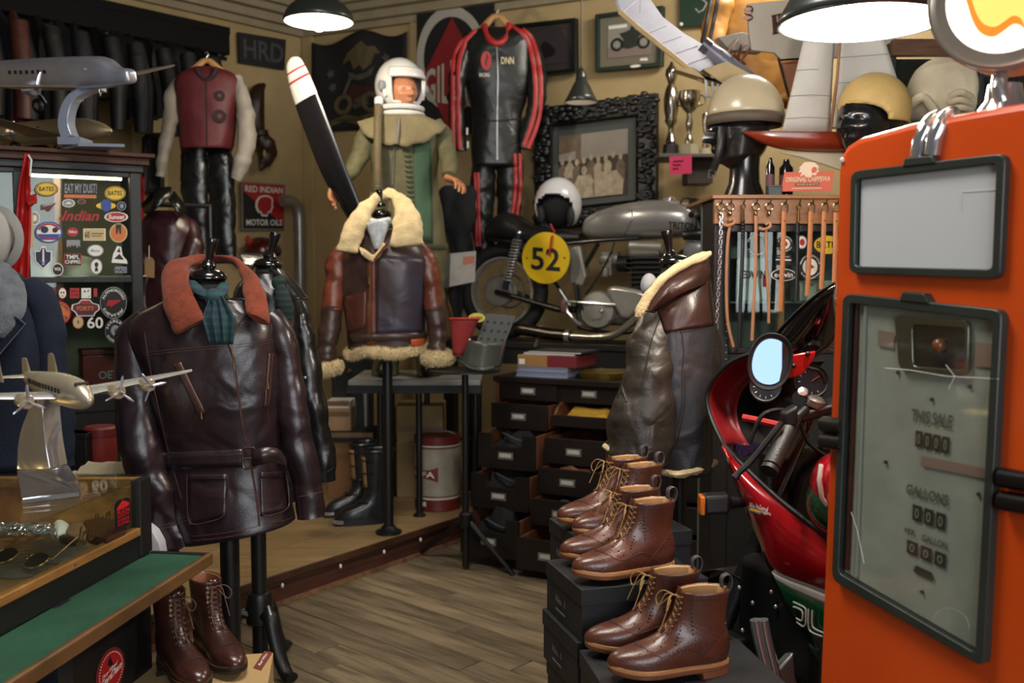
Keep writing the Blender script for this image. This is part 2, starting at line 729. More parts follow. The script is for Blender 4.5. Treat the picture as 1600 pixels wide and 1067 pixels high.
 # ---- plank floor
plankm = M('worn_oak_plank',(84,72,55),0.55,var=0.45,vs=3.0,bump=0.5,bs=26,stretch=(1.0,9,9),rnd=0.24,col2=(144,127,100))
floor = ob('floor',MB().box((-0.5,3.0,-0.06),(11,13,0.08)),M('floor_gap',(18,14,11),0.9),kind='structure',smooth=False)
fd = V((-sin(math.radians(48)),cos(math.radians(48)),0))
fs = V((cos(math.radians(48)),sin(math.radians(48)),0))
rng = random.Random(3)
pmesh = {}
fo = V((0.2,3.6,0))
for i in range(-22,23):
 t = -4.0 + rng.uniform(-1,0)
 while t < 4.2:
  L = rng.choice((1.8,2.4,3.0))
  c = fo + fs * (i*0.131) + fd * (t+L/2)
  if L not in pmesh:
   pm = MB().box((0,0,0),(L-0.004,0.127,0.022))
   o = ob('plank',pm,plankm,floor,smooth=False,bevel=0.002,seg=1)
   # keep the mesh about its own centre
   for vv in o.data.vertices:
    vv.co += WL[floor]
   pmesh[L] = o.data
   first = o
  else:
   first = bpy.data.objects.new('plank',pmesh[L])
   COL.objects.link(first)
   first.parent = floor
   md = first.modifiers.new('bevel','BEVEL')
   md.width = 0.002
   md.segments = 1
  first.location = c + V((0,0,-0.011+rng.uniform(-.0015,.0005))) - WL[floor]
  first.rotation_euler = (0,0,math.atan2(fd.y,fd.x)+(pi if rng.random()<.5 else 0))
  t += L
  # ---- raised platform along the left
PH = 0.15
pA,pB = onz(370,967,0),onz(650,869,0)
pd = (pB-pA).normalized()
pn = V((pd.y,-pd.x,0)) # towards the sales floor
boardm = M('tan_platform_board',(146,121,83),0.5,var=0.25,vs=2.5,bump=0.3,bs=30,stretch=(1,8,8),rnd=0.10,coat=0.1)
plat = thing('floor_platform','low wooden platform with worn red riser','platform',pA,kind='structure')
S0,S1 = -3.2,2.1
pc = pA + pd * ((S0+S1)/2)
ob('core',MB().box(pc-pn*1.55+V((0,0,(PH-.03)/2)),(S1-S0,3.0,PH-.03),pd,pn),blackw,plat,smooth=False)
wds = [0.30,0.24,0.22,0.24,0.26,0.24,0.24,0.24,0.3,0.3,0.3,0.3]
o_ = 0.0
for wd in wds:
 for (a,b) in ((S0,-0.75+rng.uniform(-.4,.4)),(None,S1)):
  if a is None:
   a = e_
  e_ = b
  c = pA + pd * ((a+b)/2) - pn * (o_+wd/2-0.02) + V((0,0,PH-0.014))
  ob('plank',MB().box(c,(b-a-0.003,wd-0.004,0.028),pd,pn),boardm,plat,smooth=False,bevel=0.003)
 o_ += wd
ob('nosing',MB().box(pA+pd*((S0+S1)/2)+pn*0.024+V((0,0,PH-0.018)),(S1-S0,0.012,0.036),pd,pn),M('nosing_brown',(64,40,24),0.5,var=0.4,bump=.3,bs=40),plat,smooth=False,bevel=0.004)
ob('riser',MB().box(pA+pd*((S0+S1)/2)+pn*0.0+V((0,0,0.058)),(S1-S0,0.02,0.116),pd,pn),
M('scuffed_red_riser',(66,32,24),0.55,vs=4.0,stretch=(1,1,2),bump=0.4,bs=40,col2=(84,48,34)),plat,smooth=False)
ob('skirting_lip',MB().box(pA+pd*((S0+S1)/2)+pn*0.016+V((0,0,0.010)),(S1-S0,0.016,0.02),pd,pn),
M('bare_wood_lip',(120,84,56),0.7,var=0.5,vs=20,bump=.5,bs=60),plat,smooth=False)
sl = thing('string_light','thin black cable with tiny white bulbs under the platform nosing','string light',pA+V((0,0,.1)))
cab = [pA+pd*(S0+1.2+(S1-S0-1.3)*i/60)+pn*0.034+V((0,0,PH-0.045-0.008*abs(sin(i*0.55)))) for i in range(61)]
ob('cable',MB().tube(cab,0.0025,5),black,sl)
bulb = M('bulb_white',(225,225,220),0.3)
for u,v in ((328,930),(441,896),(532,865),(600,842),(657,820)):
 q = onp(u,v,pA+pn*0.040,pn)
 q.z = PH - 0.052
 ob('bulb',MB().ell(q,(0.007,0.007,0.011),10,8),bulb,sl)
 # ================================================================== jackets on dress forms
formb = M('form_black_lacquer',(14,14,15),0.18,coat=0.5)
formc = M('form_black_cloth',(20,18,24),0.85,bump=0.3,bs=300)
def dress_form(label,kn,cap,rc,Y,pole_u,pole_v,pr,base=None,zf=0.0,neck_to=45,foot=None,bs_=5.6):
 """kn = knob top and foot px, cap = cap centre px, rc = cap radius px"""
 px = Y / F
 pt = P(pole_u,pole_v,Y)
 loc = V((pt.x,pt.y,zf))
 t = thing('dress_form',label,'mannequin',loc)
 c = P(cap[0],cap[1],Y)
 R = rc * px
 a,b = P(kn[2],kn[3],Y),P(kn[0],kn[1],Y)
 ax = (b-a).normalized()
 L = (b-a).length
 ob('cap',MB().lathe([(R*.2,R*.42),(R*.55,R*.38),(R*.85,R*.22),(R,R*.02),(R*.99,-R*.12),(R*.9,-R*.2),(R*.88,-R*.4)],c,n=36),formb,t)
 r = L * 0.19
 k = ob('knob',MB().lathe([(r*1.1,0),(r*1.2,.06*L),(r*1.35,.14*L),(r*1.0,.24*L),(r*.62,.30*L),(r*.68,.5*L),(r*.95,.8*L),(r*1.12,.97*L),(r*1.05,1.0*L),(r*.4,1.005*L)],a-ax*(.05*L),ax,n=20),formb,t)
 n0 = c - V((0,0,R*.3))
 nb = P(cap[0],cap[1]+neck_to,Y)
 ob('neck',MB().loft([[n0.lerp(nb,f)+V((cos(2*pi*j/24)*R*(.86+.5*f*f),sin(2*pi*j/24)*R*(.86+.3*f*f),0)) for j in range(24)] for f in (0,.3,.6,.85,1)]),formc,t)
 pw = pr * px
 ob('pole',MB().lathe([(pw,0),(pw,pt.z-zf)],loc+V((0,0,.02)),n=20),black,t)
 if foot:
  ob('collar',MB().lathe([(pw*1.15,.0),(pw*1.75,.01),(pw*1.75,.10),(pw*1.5,.125),(pw*1.15,.13)],loc+V((0,0,.17)),n=20),black,t)
  h = loc + V((0,0,.21))
  for ang in foot:
   d = V((cos(ang),sin(ang),0))
   q = cr_smooth([tuple(h+d*.03),tuple(h+d*.075+V((0,0,.01))),tuple(h+d*.10+V((0,0,-.06))),tuple(h+d*.13+V((0,0,-.13))),tuple(h+d*.17+V((0,0,-.185))),tuple(h+d*.21+V((0,0,-.188)))],16)
   ob('leg',MB().tube(q,[.032-.008*abs(i-6)/10 for i in range(16)],10,flat=.7),black,t)
  lv = loc + V((.045,-.05,.26))
  ob('lever',MB().tube([lv,lv+V((.012,-.012,-.03)),lv+V((.02,-.02,-.09))],[.006,.007,.009],8),steel,t)
 else:
  ob('base',MB().lathe([(pw*2.0,0),(pw*bs_,0),(pw*bs_,.012),(pw*bs_*.7,.02),(pw*1.2,.04)],loc,n=28),black,t)
 return t
 # ---- burgundy leather jacket with rust fur collar
Yj = 3.15
dress_form('black lacquered dress form carrying the burgundy leather jacket',(332,370,325,418),(325,432),29,Yj,358,815,15,neck_to=42)
burg = M('burgundy_horsehide',(44,28,30),0.30,var=0.35,vs=7,bump=0.12,bs=260,wr=0.6,ws=9,coat=0.12,col2=(27,20,25))
burgs = M('burgundy_edge',(74,44,40),0.4,var=0.3,vs=30)
rust = M('rust_mouton',(112,47,24),0.95,var=0.3,vs=30,bump=0.9,bs=240,sheen=0.6)
jk = thing('leather_jacket','burgundy leather belted jacket with rust fur collar on dress form','jacket',P(350,850,Yj))
tor = body_px([(466,264,400,.085,0),(486,224,424,.10,0),(506,200,438,.115,0),(530,200,442,.125,0),(570,216,444,.130,0),(620,234,444,.128,0),(670,250,441,.120,0),(705,257,440,.115,0),(735,260,444,.118,0),(770,264,449,.125,0,4),(805,274,455,.130,0,10),(829,286,459,.132,0,16)],Yj,n=56,k=40,amp=0.010,fr=6,seed=1.3)
ob('torso',tor,burg,jk,solid=-0.004)
sl1 = sleeve_px([(232,506,26,.0),(210,528,28,-.01),(208,575,29,-.03),(213,640,33,-.05),(226,714,35,-.06),(244,765,33,-.06),(262,805,32,-.05),(278,838,31,-.05),(287,853,30,-.05)],Yj,n=26,k=46,amp=0.009,seed=4)
sl2 = sleeve_px([(420,500,22,.0),(438,522,23,-.01),(447,575,24,-.01),(457,640,25,-.02),(469,705,25,-.02),(480,760,23,-.02),(487,807,21,-.02)],Yj,n=24,k=40,amp=0.008,seed=7)
s1 = ob('sleeve',sl1,burg,jk)
s2 = ob('sleeve',sl2,burg,jk)
T = [tor.bvh()]
TS = [tor.bvh(),sl1.bvh(),sl2.bvh()]
# stitched seams: yoke, shoulders, front edge, cuffs
for q in (((228,551),(262,547),(294,544),(354,539)),((366,539),(400,535),(434,529)),((228,555),(262,551),(294,548),(354,543)),((366,543),(400,539),(434,533)),
((300,845),(350,840),(405,829)),((300,838),(350,833),(403,822)),((412,817),(440,814),(457,809)),((410,560),(413,600),(420,660))):
 ob('seam',seam(q,T,0.0014),burgs,jk)
for s,q in ((s1,((236,832),(262,824),(300,810))),(s1,((236,827),(262,819),(298,805))),(s2,((468,776),(486,773),(504,768))),(s1,((226,520),(232,560),(244,620),(262,700),(284,780)))):
 ob('seam',seam(q,TS,0.0016),burgs,s)
 # front zip and placket
zp = seam(((352,530),(363,556),(369,590),(375,637),(381,675),(387,704),(396,750),(402,790),(405,822)),T,0.0034,0.001,40)
z = ob('front_placket',zp,burgs,jk)
zt = MB()
for q in (((324,496),(336,506),(348,522),(357,540),(362,555)),((386,490),(374,505),(366,524),(363,540),(363,553))):
 seam(q,T,0.0022,0.004,20,zt)
ob('zip_teeth',zt,M('dark_zip',(74,60,42),.35,.8),z)
hp = hit(365,562,T,.006)
ob('zip_pull',MB().box(hp,(.007,.004,.02)).tube([hp+V((0,-.002,-.01)),hp+V((.004,-.003,-.035))],.0025,6),brass,z)
# slanting zip pockets
for (a,b,c,d) in (((272,569),(283,565),(321,643),(311,650)),((419,552),(427,552),(420,636),(412,637))):
 pk = ob('chest_pocket',patch((a,b,c,d),T,4,14,.004),burgs,jk,solid=.002)
 e = ((a[0]+b[0])/2,(a[1]+b[1])/2),((c[0]+d[0])/2,(c[1]+d[1])/2)
 ob('pocket_zip',seam((e[0],((e[0][0]+e[1][0])/2,(e[0][1]+e[1][1])/2),e[1]),T,.0018,.006),MATS['dark_zip'],pk)
 g = hit(e[1][0],e[1][1]-(4 if a[0]<300 else 40),T,.009)
 ob('zip_pull',MB().tube([g,g+V((.002,-.002,-.022))],[.002,.0035],6),brass,pk)
 # belt, buckle, patch pockets
bl = MB()
patch(((246,707),(382,701),(382,730),(254,733)),T,24,3,.006,bl)
ob('belt',bl,burg,jk,solid=.004)
bend = []
for u,v,w2,dy in cr_smooth([(394,715,14,-.128),(412,712,13,-.135),(428,711,12,-.12),(440,716,11,-.10),(449,727,8,-.09)],16):
 bend.append((P(u,v-w2,Yj+dy),P(u,v+w2,Yj+dy)))
ob('belt_end',MB().grid([[a for a,b in bend],[(a+b)/2+V((0,-.004,0)) for a,b in bend],[b for a,b in bend]]),burg,jk,solid=.005)
bp_ = MB()
cB = [(379,700),(399,699),(400,730),(380,732)]
Yb = (hit(389,716,T) or P(389,716,Yj-.12)).y - .014
loop = []
for i in range(4):
 a,b = cB[i],cB[(i+1) % 4]
 for f in (.12,.5,.88):
  loop.append(P(a[0]+(b[0]-a[0])*f,a[1]+(b[1]-a[1])*f,Yb))
bp_.tube(loop,.0042,8,close=True)
bk = ob('buckle',bp_,M('leather_buckle_brown',(66,38,26),.35,coat=.4),jk)
ob('prong',MB().tube([P(381,716,Yb-.003),P(400,715,Yb-.003)],.0026,6),brass,bk)
for q in (((294,741),(357,741),(354,808),(296,820)),((405,738),(443,736),(450,797),(407,807))):
 pk = ob('patch_pocket',patch(q,T,10,10,.004),burg,jk,solid=.003)
 ed = MB()
 a,b,c,d = q
 for off in (0,):
  seam((a,((a[0]+d[0])/2-1,(a[1]+d[1])/2),(d[0]+3,d[1]-4),((c[0]+d[0])/2,(c[1]+d[1])/2+1),(c[0]-3,c[1]-4),((b[0]+c[0])/2+1,(b[1]+c[1])/2),b),T,.0016,.007,30,ed)
 ob('pocket_edge',ed,burgs,pk)
 mid = ((a[0]+b[0])/2,a[1]+16)
 fl = ob('pocket_flap',patch((a,b,(b[0],b[1]+9),(a[0],a[1]+9)),T,8,3,.008),burg,pk,solid=.003)
fc = strip_px([(322,497,273,524,-.145,-.138),(308,474,258,490,-.12,-.12),(300,450,252,460,-.09,-.08),(295,428,252,432,-.03,-.02),(299,414,264,412,.03,.03),(318,408,297,403,.08,.09),(345,406,338,401,.09,.10),(366,412,374,409,.05,.06),(376,432,399,429,0,0),(380,455,412,454,-.06,-.06),(383,475,420,481,-.11,-.10),(386,491,423,509,-.14,-.13)],Yj,.015,60,18,.006)
fco = ob('fur_collar',fc,rust,jk,label='rust brown fur collar')
ob('pile',fur(fc,24000,.013,3,.07),rust,fco,kind='stuff')
tart = plaid('green_purple_tartan',(24,52,58),(38,34,70),(22,70,56),14)
sc = thing('neck_scarf','green and purple tartan scarf knotted inside the rust collar','scarf',P(340,530,Yj))
ob('knot',MB().ell(P(333,464,Yj-.115),(.030,.024,.026),18,12).tube([P(300,442,Yj-.06),P(312,455,Yj-.10),P(328,463,Yj-.12)],[.016,.02,.02],12,flat=.6).tube([P(350,445,Yj-.06),P(346,455,Yj-.10),P(338,463,Yj-.12)],[.016,.022,.02],12,flat=.6),tart,sc)
tl = MB()
rows = []
for i in range(15):
 f = i / 14
 wd = 10 + 20 * min(1,f*2.2) - 16 * max(0,f-.45)
 rows.append([P(338+8*f+wd*(j/10-.5)*1.7,462+76*f,Yj-.128-.012*sin(f*3)-.006*cos(j*1.9+f)) for j in range(11)])
ob('tail',tl.grid(rows),tart,sc,solid=.003)
# ---- black leather jacket behind it
Yk = 3.72
dress_form('black dress form on curved iron feet behind the burgundy jacket',(431,361,421,404),(419,412),22,Yk,403,800,12,foot=(-.75,1.3,3.4),neck_to=40)
blkl = M('black_leather',(17,17,18),0.28,var=0.4,vs=8,bump=0.12,bs=260,wr=0.5,ws=11,coat=0.15)
jb = thing('leather_jacket','black leather jacket with wide lapels behind the burgundy one','jacket',P(440,760,Yk))
tor = body_px([(425,390,442,.08,0),(446,372,458,.10,0),(470,365,474,.115,0),(510,362,480,.125,0),(580,370,480,.125,0),(650,378,482,.12,0),(740,382,486,.125,0),(775,384,488,.125,0)],Yk,amp=.011,seed=9)
ob('torso',tor,blkl,jb,solid=-.004)
sb = sleeve_px([(456,470,17,0),(468,500,19,-.02),(478,560,21,-.03),(490,630,22,-.04),(501,700,21,-.04),(507,752,18,-.04)],Yk,k=34,amp=.011,seed=12)
s1 = ob('sleeve',sb,blkl,jb)
ob('sleeve',sleeve_px([(388,470,17,0),(372,500,19,.02),(365,560,21,.02),(360,640,22,.02),(362,720,20,.02)],Yk,k=24,amp=.01,seed=15),blkl,jb)
T = [tor.bvh(),sb.bvh()]
ob('seam',seam(((492,738),(505,740),(522,730)),T,.0018),blackp,s1)
for u,v in ((477,590),(483,652)):
 p = hit(u,v,T,.004)
 if p:
  ob('button',MB().ell(p,(.006,.004,.006),10,6),steel,jb)
lp = MB()
A = [(374,396,.02),(398,398,.06),(423,402,.08),(446,424,-.02),(470,452,-.09),(481,467,-.12)]
B = [(392,440,-.10),(394,424,-.06),(405,414,.0),(432,430,-.09),(446,455,-.13),(456,470,-.15)]
rows = [[],[],[]]
for (a,b) in zip(cr_smooth(A,22),cr_smooth(B,22)):
 pa,pb = P(a[0],a[1],Yk+a[2]),P(b[0],b[1],Yk+b[2])
 rows[0].append(pa)
 rows[1].append((pa+pb)/2+V((0,-.012,.006)))
 rows[2].append(pb)
lo = ob('collar',lp.grid(rows),blkl,jb,solid=.006,bevel=.002)
ob('collar_edge',MB().tube(rows[0],.0032,6),M('worn_black_edge',(40,38,34),.4),lo)
sc = thing('neck_scarf','dark green tartan scarf in the black jacket collar','scarf',P(435,470,Yk-.1))
ob('knot',MB().ell(P(436,442,Yk-.13),(.028,.022,.026),16,10),plaid('dark_tartan',(14,26,24),(14,16,30),(20,50,40),14),sc)
ob('tail',MB().tube([P(436,444,Yk-.14),P(441,462,Yk-.16),P(447,482,Yk-.16),P(450,500,Yk-.15)],[.016,.028,.03,.02],12,up=(0,-1,.02),flat=.4),MATS['dark_tartan'],sc)
# ---- shearling bomber facing us on its own stand
Yf = 5.15
dress_form('slim black dress form on a pole holding the pale-collared shearling bomber',(592,294,596,322),(596,334),16,Yf,605,560,8,zf=PH,neck_to=22,bs_=2.6)
shear = M('cream_shearling',(208,186,142),0.95,var=0.18,vs=24,bump=0.9,bs=120,sheen=0.4)
brn = M('dark_brown_sheepskin',(62,44,38),0.36,var=0.4,vs=7,bump=0.15,bs=200,wr=0.4,ws=9)
nvy = M('navy_sheepskin',(62,46,42),0.38,vs=3.0,bump=0.15,bs=200,wr=0.4,ws=9,col2=(50,54,78))
rus = M('russet_horsehide',(102,50,34),0.36,var=0.35,vs=8,bump=0.12,bs=200,wr=0.4,ws=12)
jf = thing('shearling_jacket','two-tone shearling bomber with wide cream collar and russet sleeves','jacket',P(600,560,Yf))
tor = body_px([(360,556,640,.10,0),(378,540,656,.13,0),(400,532,667,.15,0),(430,531,668,.155,0),(480,536,666,.15,0),(520,541,664,.145,0),(546,545,663,.14,0)],Yf,amp=.014,seed=21,fr=5)
ob('torso',tor,brn,jf,solid=-.01)
T = [tor.bvh()]
ob('front_panel',patch(((589,398),(664,404),(661,520),(587,524)),T,14,14,.003),nvy,jf,label='navy blue leather front panel',solid=.004)
ob('side_panel',patch(((535,466),(573,452),(571,512),(541,522)),T,8,8,.003),M('russet_dull',(84,46,34),.4,var=.3,vs=8,wr=.4,ws=9),jf,label='russet leather side panel',solid=.004)
pl_ = ob('zip_placket',patch(((574,404),(586,402),(588,540),(573,540)),T,4,16,.010),rus,jf,solid=.004)
ob('zip_teeth',seam(((580,404),(580,470),(581,538)),T,.004,.016),brass,pl_)
g = hit(578,432,T,.02)
ob('zip_pull',MB().tube([g,g+V((0,-.003,-.04))],[.005,.009],6),brass,pl_)
ob('waist_band',patch(((546,522),(664,519),(664,530),(546,534)),T,16,2,.012),brn,jf,solid=.004)
ob('leather_tab',patch(((640,530),(661,528),(661,540),(641,541)),T,5,3,.016),M('orange_leather',(178,76,38),.5),jf,label='orange leather tab',solid=.004)
for k,(up,lo,cu) in enumerate(((((545,388,14,0),(530,405,17,-.02),(524,440,17.5,-.04),(518,484,17,-.06)),((519,480,17.5,-.06),(514,520,17,-.08),(510,545,16.5,-.09),(511,566,14,-.09)),((508,566),(514,587),15)),
(((652,388,14,0),(664,402,16,-.02),(672,440,16.5,-.03),(679,484,16,-.05)),((679,480,16.5,-.05),(683,520,16,-.06),(685,552,14.5,-.07)),((685,550),(686,568),16)))):
 su = ob('sleeve_upper',sleeve_px(up,Yf,amp=.013,seed=30+k),rus,jf,label='russet leather upper sleeve')
 sd_ = ob('sleeve_lower',sleeve_px(lo,Yf,amp=.014,seed=33+k),brn,jf)
 (a,b,r) = cu
 r *= Yf / F
 pa,pb = P(a[0],a[1],Yf-.09),P(b[0],b[1],Yf-.09)
 ax = pb - pa
 cm = MB()
 for i in range(1):
  c = pa + ax * .5
  x,y = frame(ax,(0,-1,.02))
  cm.tube([c+x*(r*cos(2*pi*j/20))+y*(r*.8*sin(2*pi*j/20)) for j in range(20)],.034,12,close=True,disp=lambda p,t,a: wrk(p,.010,22,4))
 cfo = ob('cuff_fleece',cm,shear,sd_,label='cream fleece cuff')
 ob('pile',fur(cm,2500,.014,50+k,.12),shear,sd_,kind='stuff')
hm = MB()
for i in range(2):
 pts = []
 for j in range(30):
  a_ = -pi * 1.06 + pi * 1.12 * j / 29
  cc = P(604,546+3*sin(a_*4)+3*i,Yf)
  pts.append(cc+V((cos(a_)*.193,sin(a_)*.155,.010*cos(a_))))
 hm.tube(pts,.024,10,disp=lambda p,t,a: wrk(p,.010,24,3))
ho = ob('hem_fleece',hm,shear,jf,label='cream fleece hem')
ob('pile',fur(hm,5000,.014,61,.12),shear,ho,kind='stuff')
fc = strip_px([(560,396,523,391,-.19,-.17),(566,372,534,364,-.17,-.16),(577,346,549,335,-.13,-.12),(586,326,570,312,-.05,-.05),(597,314,595,299,.04,.05),(611,314,618,298,.04,.05),(616,326,640,312,-.05,-.05),(614,346,655,335,-.13,-.12),(611,366,661,358,-.17,-.16),(611,387,660,383,-.19,-.17)],Yf,.03,60,14,.012,3)
fo_ = ob('fleece_collar',fc,shear,jf,label='wide cream shearling collar')
ob('pile',fur(fc,9000,.014,5,.12),shear,fo_,kind='stuff')
fl = strip_px([(560,384,566,400,-.18,-.18),(574,392,578,408,-.18,-.18),(586,396,586,408,-.18,-.18),(598,378,606,384,-.18,-.18)],Yf,.016,24,10,.008)
ob('fleece_facing',fl,shear,jf)
ob('front_edge',MB().tube([P(585,406,Yf-.2),P(596,392,Yf-.2),(P(606,380,Yf-.2))],.006,6),rus,jf)
sc = thing('neck_scarf','white lace scarf filling the neck of the cream collar','scarf',P(590,395,Yf-.1))
m = MB()
rows = []
for i in range(10):
 f = i / 9
 rows.append([P(590+(24-16*f)*(j/8-.5)*1.6,343+46*f-8*abs(j/8-.5)*(1-f)*-1.5,Yf-.15-.03*sin(pi*j/8)+.006*sin(j*3+i*2)) for j in range(9)])
ob('folds',m.grid(rows),M('white_lace',(190,196,200),.9,var=.2,vs=40,bump=.6,bs=90),sc,solid=.006)
ob('wrap',MB().tube([P(574,345,Yf-.08),P(590,350,Yf-.15),P(608,345,Yf-.08)],[.02,.025,.02],10),MATS['white_lace'],sc)
# ---- shearling flight jacket seen from the back
Yr = 3.3
dress_form('black dress form under the shearling flight jacket turned away',(1041,358,1048,402),(1056,408),26,Yr,1062,700,12,neck_to=36)
oli = M('olive_brown_sheepskin',(56,48,40),0.40,var=0.4,vs=9,bump=0.2,bs=160,wr=0.55,ws=14,col2=(38,34,30))
sbl = M('slate_sheepskin',(42,39,38),0.42,var=0.35,vs=7,bump=0.2,bs=160,wr=0.5,ws=12,col2=(44,45,52))
gru = M('glossy_russet',(62,38,32),0.32,var=0.35,vs=8,bump=0.15,bs=200,wr=0.55,ws=10,col2=(44,28,25))
jr = thing('shearling_jacket','dark shearling flight jacket turned away beside the leash rack','jacket',P(1060,740,Yr))
tor = body_px([(418,1068,1106,.07,0),(445,1040,1110,.11,0),(475,1014,1113,.14,0),(510,1000,1115,.155,0),(560,1000,1115,.16,0),(620,1006,1115,.16,0),(680,1010,1114,.16,0),(732,1014,1112,.165,0)],Yr,n=52,k=36,amp=.012,seed=41)
ob('torso',tor,sbl,jr,solid=-.01)
T = [tor.bvh()]
yk = patch(((1022,470),(1104,418),(1114,508),(1040,520)),T,16,12,.004)
ob('shoulder_yoke',yk,gru,jr,label='glossy russet shoulder panel',solid=.003)
sv = sleeve_px([(1042,482,22,-.02),(1028,505,30,-.07),(1020,545,38,-.10),(1013,600,45,-.12),(1006,650,51,-.13),(1000,688,54,-.13),(996,714,50,-.12)],Yr,n=34,k=50,amp=.014,seed=44,fr=8)
so = ob('sleeve',sv,oli,jr,label='olive brown sheepskin sleeve')
TS = [sv.bvh(),tor.bvh()]
for q in (((1044,470),(1062,510),(1068,545),(1066,580)),((1066,580),(1064,640),(1052,700)),((1070,580),(1068,640),(1056,700)),((1030,500),(1016,540),(1004,600))):
 ob('seam',seam(q,TS,.002),thread,so)
for q in (((1062,520),(1090,514),(1113,508)),((1008,484),(1030,478),(1046,490)),((1110,420),(1113,500),(1115,600)),((1040,446),(1070,440),(1100,432))):
 ob('seam',seam(q,TS,.002),thread,jr)
ob('sleeve',sleeve_px([(1104,470,12,.06),(1112,530,12,.1),(1110,620,13,.12),(1106,690,12,.12)],Yr,amp=.01,seed=47),oli,jr)
cf = MB().tube([P(u,v,Yr-.13-.03*k) for u,v,k in cr_smooth([(944,696,0),(952,702,.6),(960,707,.8),(967,711,.6)],10)],.009,8)
ob('cuff_fleece',cf,shear,so)
tr = MB()
pf = P(974,614,Yr-.2)
ob('vent_slit',seam(((972,602),(976,616),(980,628)),TS,.004,.001),blackp,so)
hm = MB().tube([P(u,v,Yr+dy) for u,v,dy in cr_smooth([(1036,738,-.13),(1062,741,-.165),(1090,735,-.15),(1110,727,-.08),(1116,722,.02)],24)],.012,8,disp=lambda p,t,a: wrk(p,.005,40,2))
ob('hem_fleece',hm,shear,jr,label='cream fleece hem')
fc = strip_px([(1003,482,994,496,-.15,-.15),(1016,456,1008,472,-.14,-.16),(1038,428,1030,446,-.12,-.15),(1066,408,1062,424,-.10,-.12),(1090,397,1092,411,-.07,-.09),(1106,392,1108,402,-.03,-.04)],Yr,.016,40,12,.007)
fo_ = ob('fleece_collar',fc,shear,jr,label='tan fleece collar edge')
ob('pile',fur(fc,5000,.010,6,.12),shear,fo_,kind='stuff')
co = MB()
A = [(1006,486,-.15),(1034,448,-.15),(1064,424,-.12),(1092,410,-.09),(1108,401,-.04)]
B = [(1022,490,-.14),(1046,470,-.16),(1072,455,-.16),(1096,446,-.13),(1110,440,-.06)]
a_,b_ = cr_smooth(A,20),cr_smooth(B,20)
ob('collar',co.grid([[P(u,v,Yr+d) for u,v,d in a_],[(P(u,v,Yr+d)+P(x,y,Yr+e))/2+V((0,-.012,0)) for (u,v,d),(x,y,e) in zip(a_,b_)],[P(u,v,Yr+d) for u,v,d in b_]]),gru,jr,solid=-.006)
ob('liner',MB().ell(P(1014,446,Yr-.06),(.028,.03,.04),14,10),M('grey_cloth',(150,150,150),.9),jr)
# ---- navy pea coat at the far left
Yp = 3.0
dress_form('dark dress form under the navy pea coat',(-46,330,-46,372),(-46,382),28,Yp,-40,700,14)
nav = M('navy_wool',(24,29,42),0.95,var=0.25,vs=5,bump=0.5,bs=200,spec=.2,wr=.3,ws=8)
gfur = M('grey_fur',(84,88,94),0.95,var=0.3,vs=30,bump=0.9,bs=200,sheen=0.4)
pc_ = thing('pea_coat','navy wool pea coat with grey fur collar behind the silver airplane','coat',P(30,728,Yp))
tor = body_px([(424,-80,20,.10,0),(448,-100,46,.125,0),(480,-110,66,.14,0),(540,-110,84,.15,0),(620,-112,92,.15,0),(728,-114,100,.15,0)],Yp,amp=.010,seed=50)
ob('torso',tor,nav,pc_,solid=-.008)
sv = sleeve_px([(44,450,22,0),(66,480,24,-.02),(80,545,25,-.03),(88,620,25,-.04),(92,700,24,-.04),(92,726,23,-.04)],Yp,amp=.012,seed=53)
ob('sleeve',sv,nav,pc_)
ob('sleeve',sleeve_px([(-96,450,22,0),(-118,500,24,0),(-130,600,24,0),(-130,700,23,0)],Yp,k=16,seed=54),nav,pc_)
fc = strip_px([(-30,500,4,530,-.17,-.17),(-20,470,34,500,-.15,-.15),(-20,440,42,462,-.10,-.10),(-25,420,30,432,-.03,-.03),(-40,410,6,412,.06,.06)],Yp,.02,30,14,.007)
fo_ = ob('fur_collar',fc,gfur,pc_,label='grey fur collar')
ob('pile',fur(fc,7000,.010,8,.1),gfur,fo_,kind='stuff')
lp = ob('lapel',MB().prism([P(-20,520,Yp-.175),P(22,492,Yp-.165),P(40,506,Yp-.16),P(4,548,Yp-.18),P(-30,590,Yp-.18)],(0,.012,0)),nav,pc_,bevel=.004)
ob('lapel_edge',MB().tube([P(22,492,Yp-.168),P(40,506,Yp-.165),P(4,548,Yp-.185),P(-30,590,Yp-.185)],.0018,5),M('navy_edge',(70,78,96),.8),lp)
# ================================================================== glass cabinet at the left with stickers
cP0 = P(220,430,4.3)
cD = V((0.866,0.5,0))
cN = V((0.5,-0.866,0))
CP = (cP0,cN)
def cpt(u,v,off=0.0):
 return onp(u,v,cP0+cN*off,cN)
dwood = M('dark_mahogany',(66,36,24),0.5,var=0.4,vs=3,bump=0.2,bs=40,stretch=(1,1,8),spec=.25)
gl = glass('pane_glass',mixv=0.06)
gc = thing('display_cabinet','black framed glass cabinet covered in stickers under two airplanes','cabinet',(cP0.x-.3,cP0.y,0))
zt = cpt(222,244).z
z1 = cpt(215,270).z
zs = cpt(215,437).z
xr = 0.0
LW = 1.25
mid = cP0 - cD * (LW/2-.02)
mid.z = 0
DEP = 0.42
def cbox(name,s0,s1,zlo,zhi,d0,d1,mat,bev=.003,parent=None):
 """s along the front from the right end, d = depth behind the front"""
 c = V((cP0.x,cP0.y,0)) - cD * ((s0+s1)/2) - cN * ((d0+d1)/2)
 c.z = (zlo+zhi) / 2
 return ob(name,MB().box(c,(abs(s1-s0),abs(d1-d0),zhi-zlo),cD,cN),mat,parent or gc,smooth=False,bevel=bev)
cbox('cornice',-.04,LW,z1+.03,zt-.012,-.035,DEP,dwood)
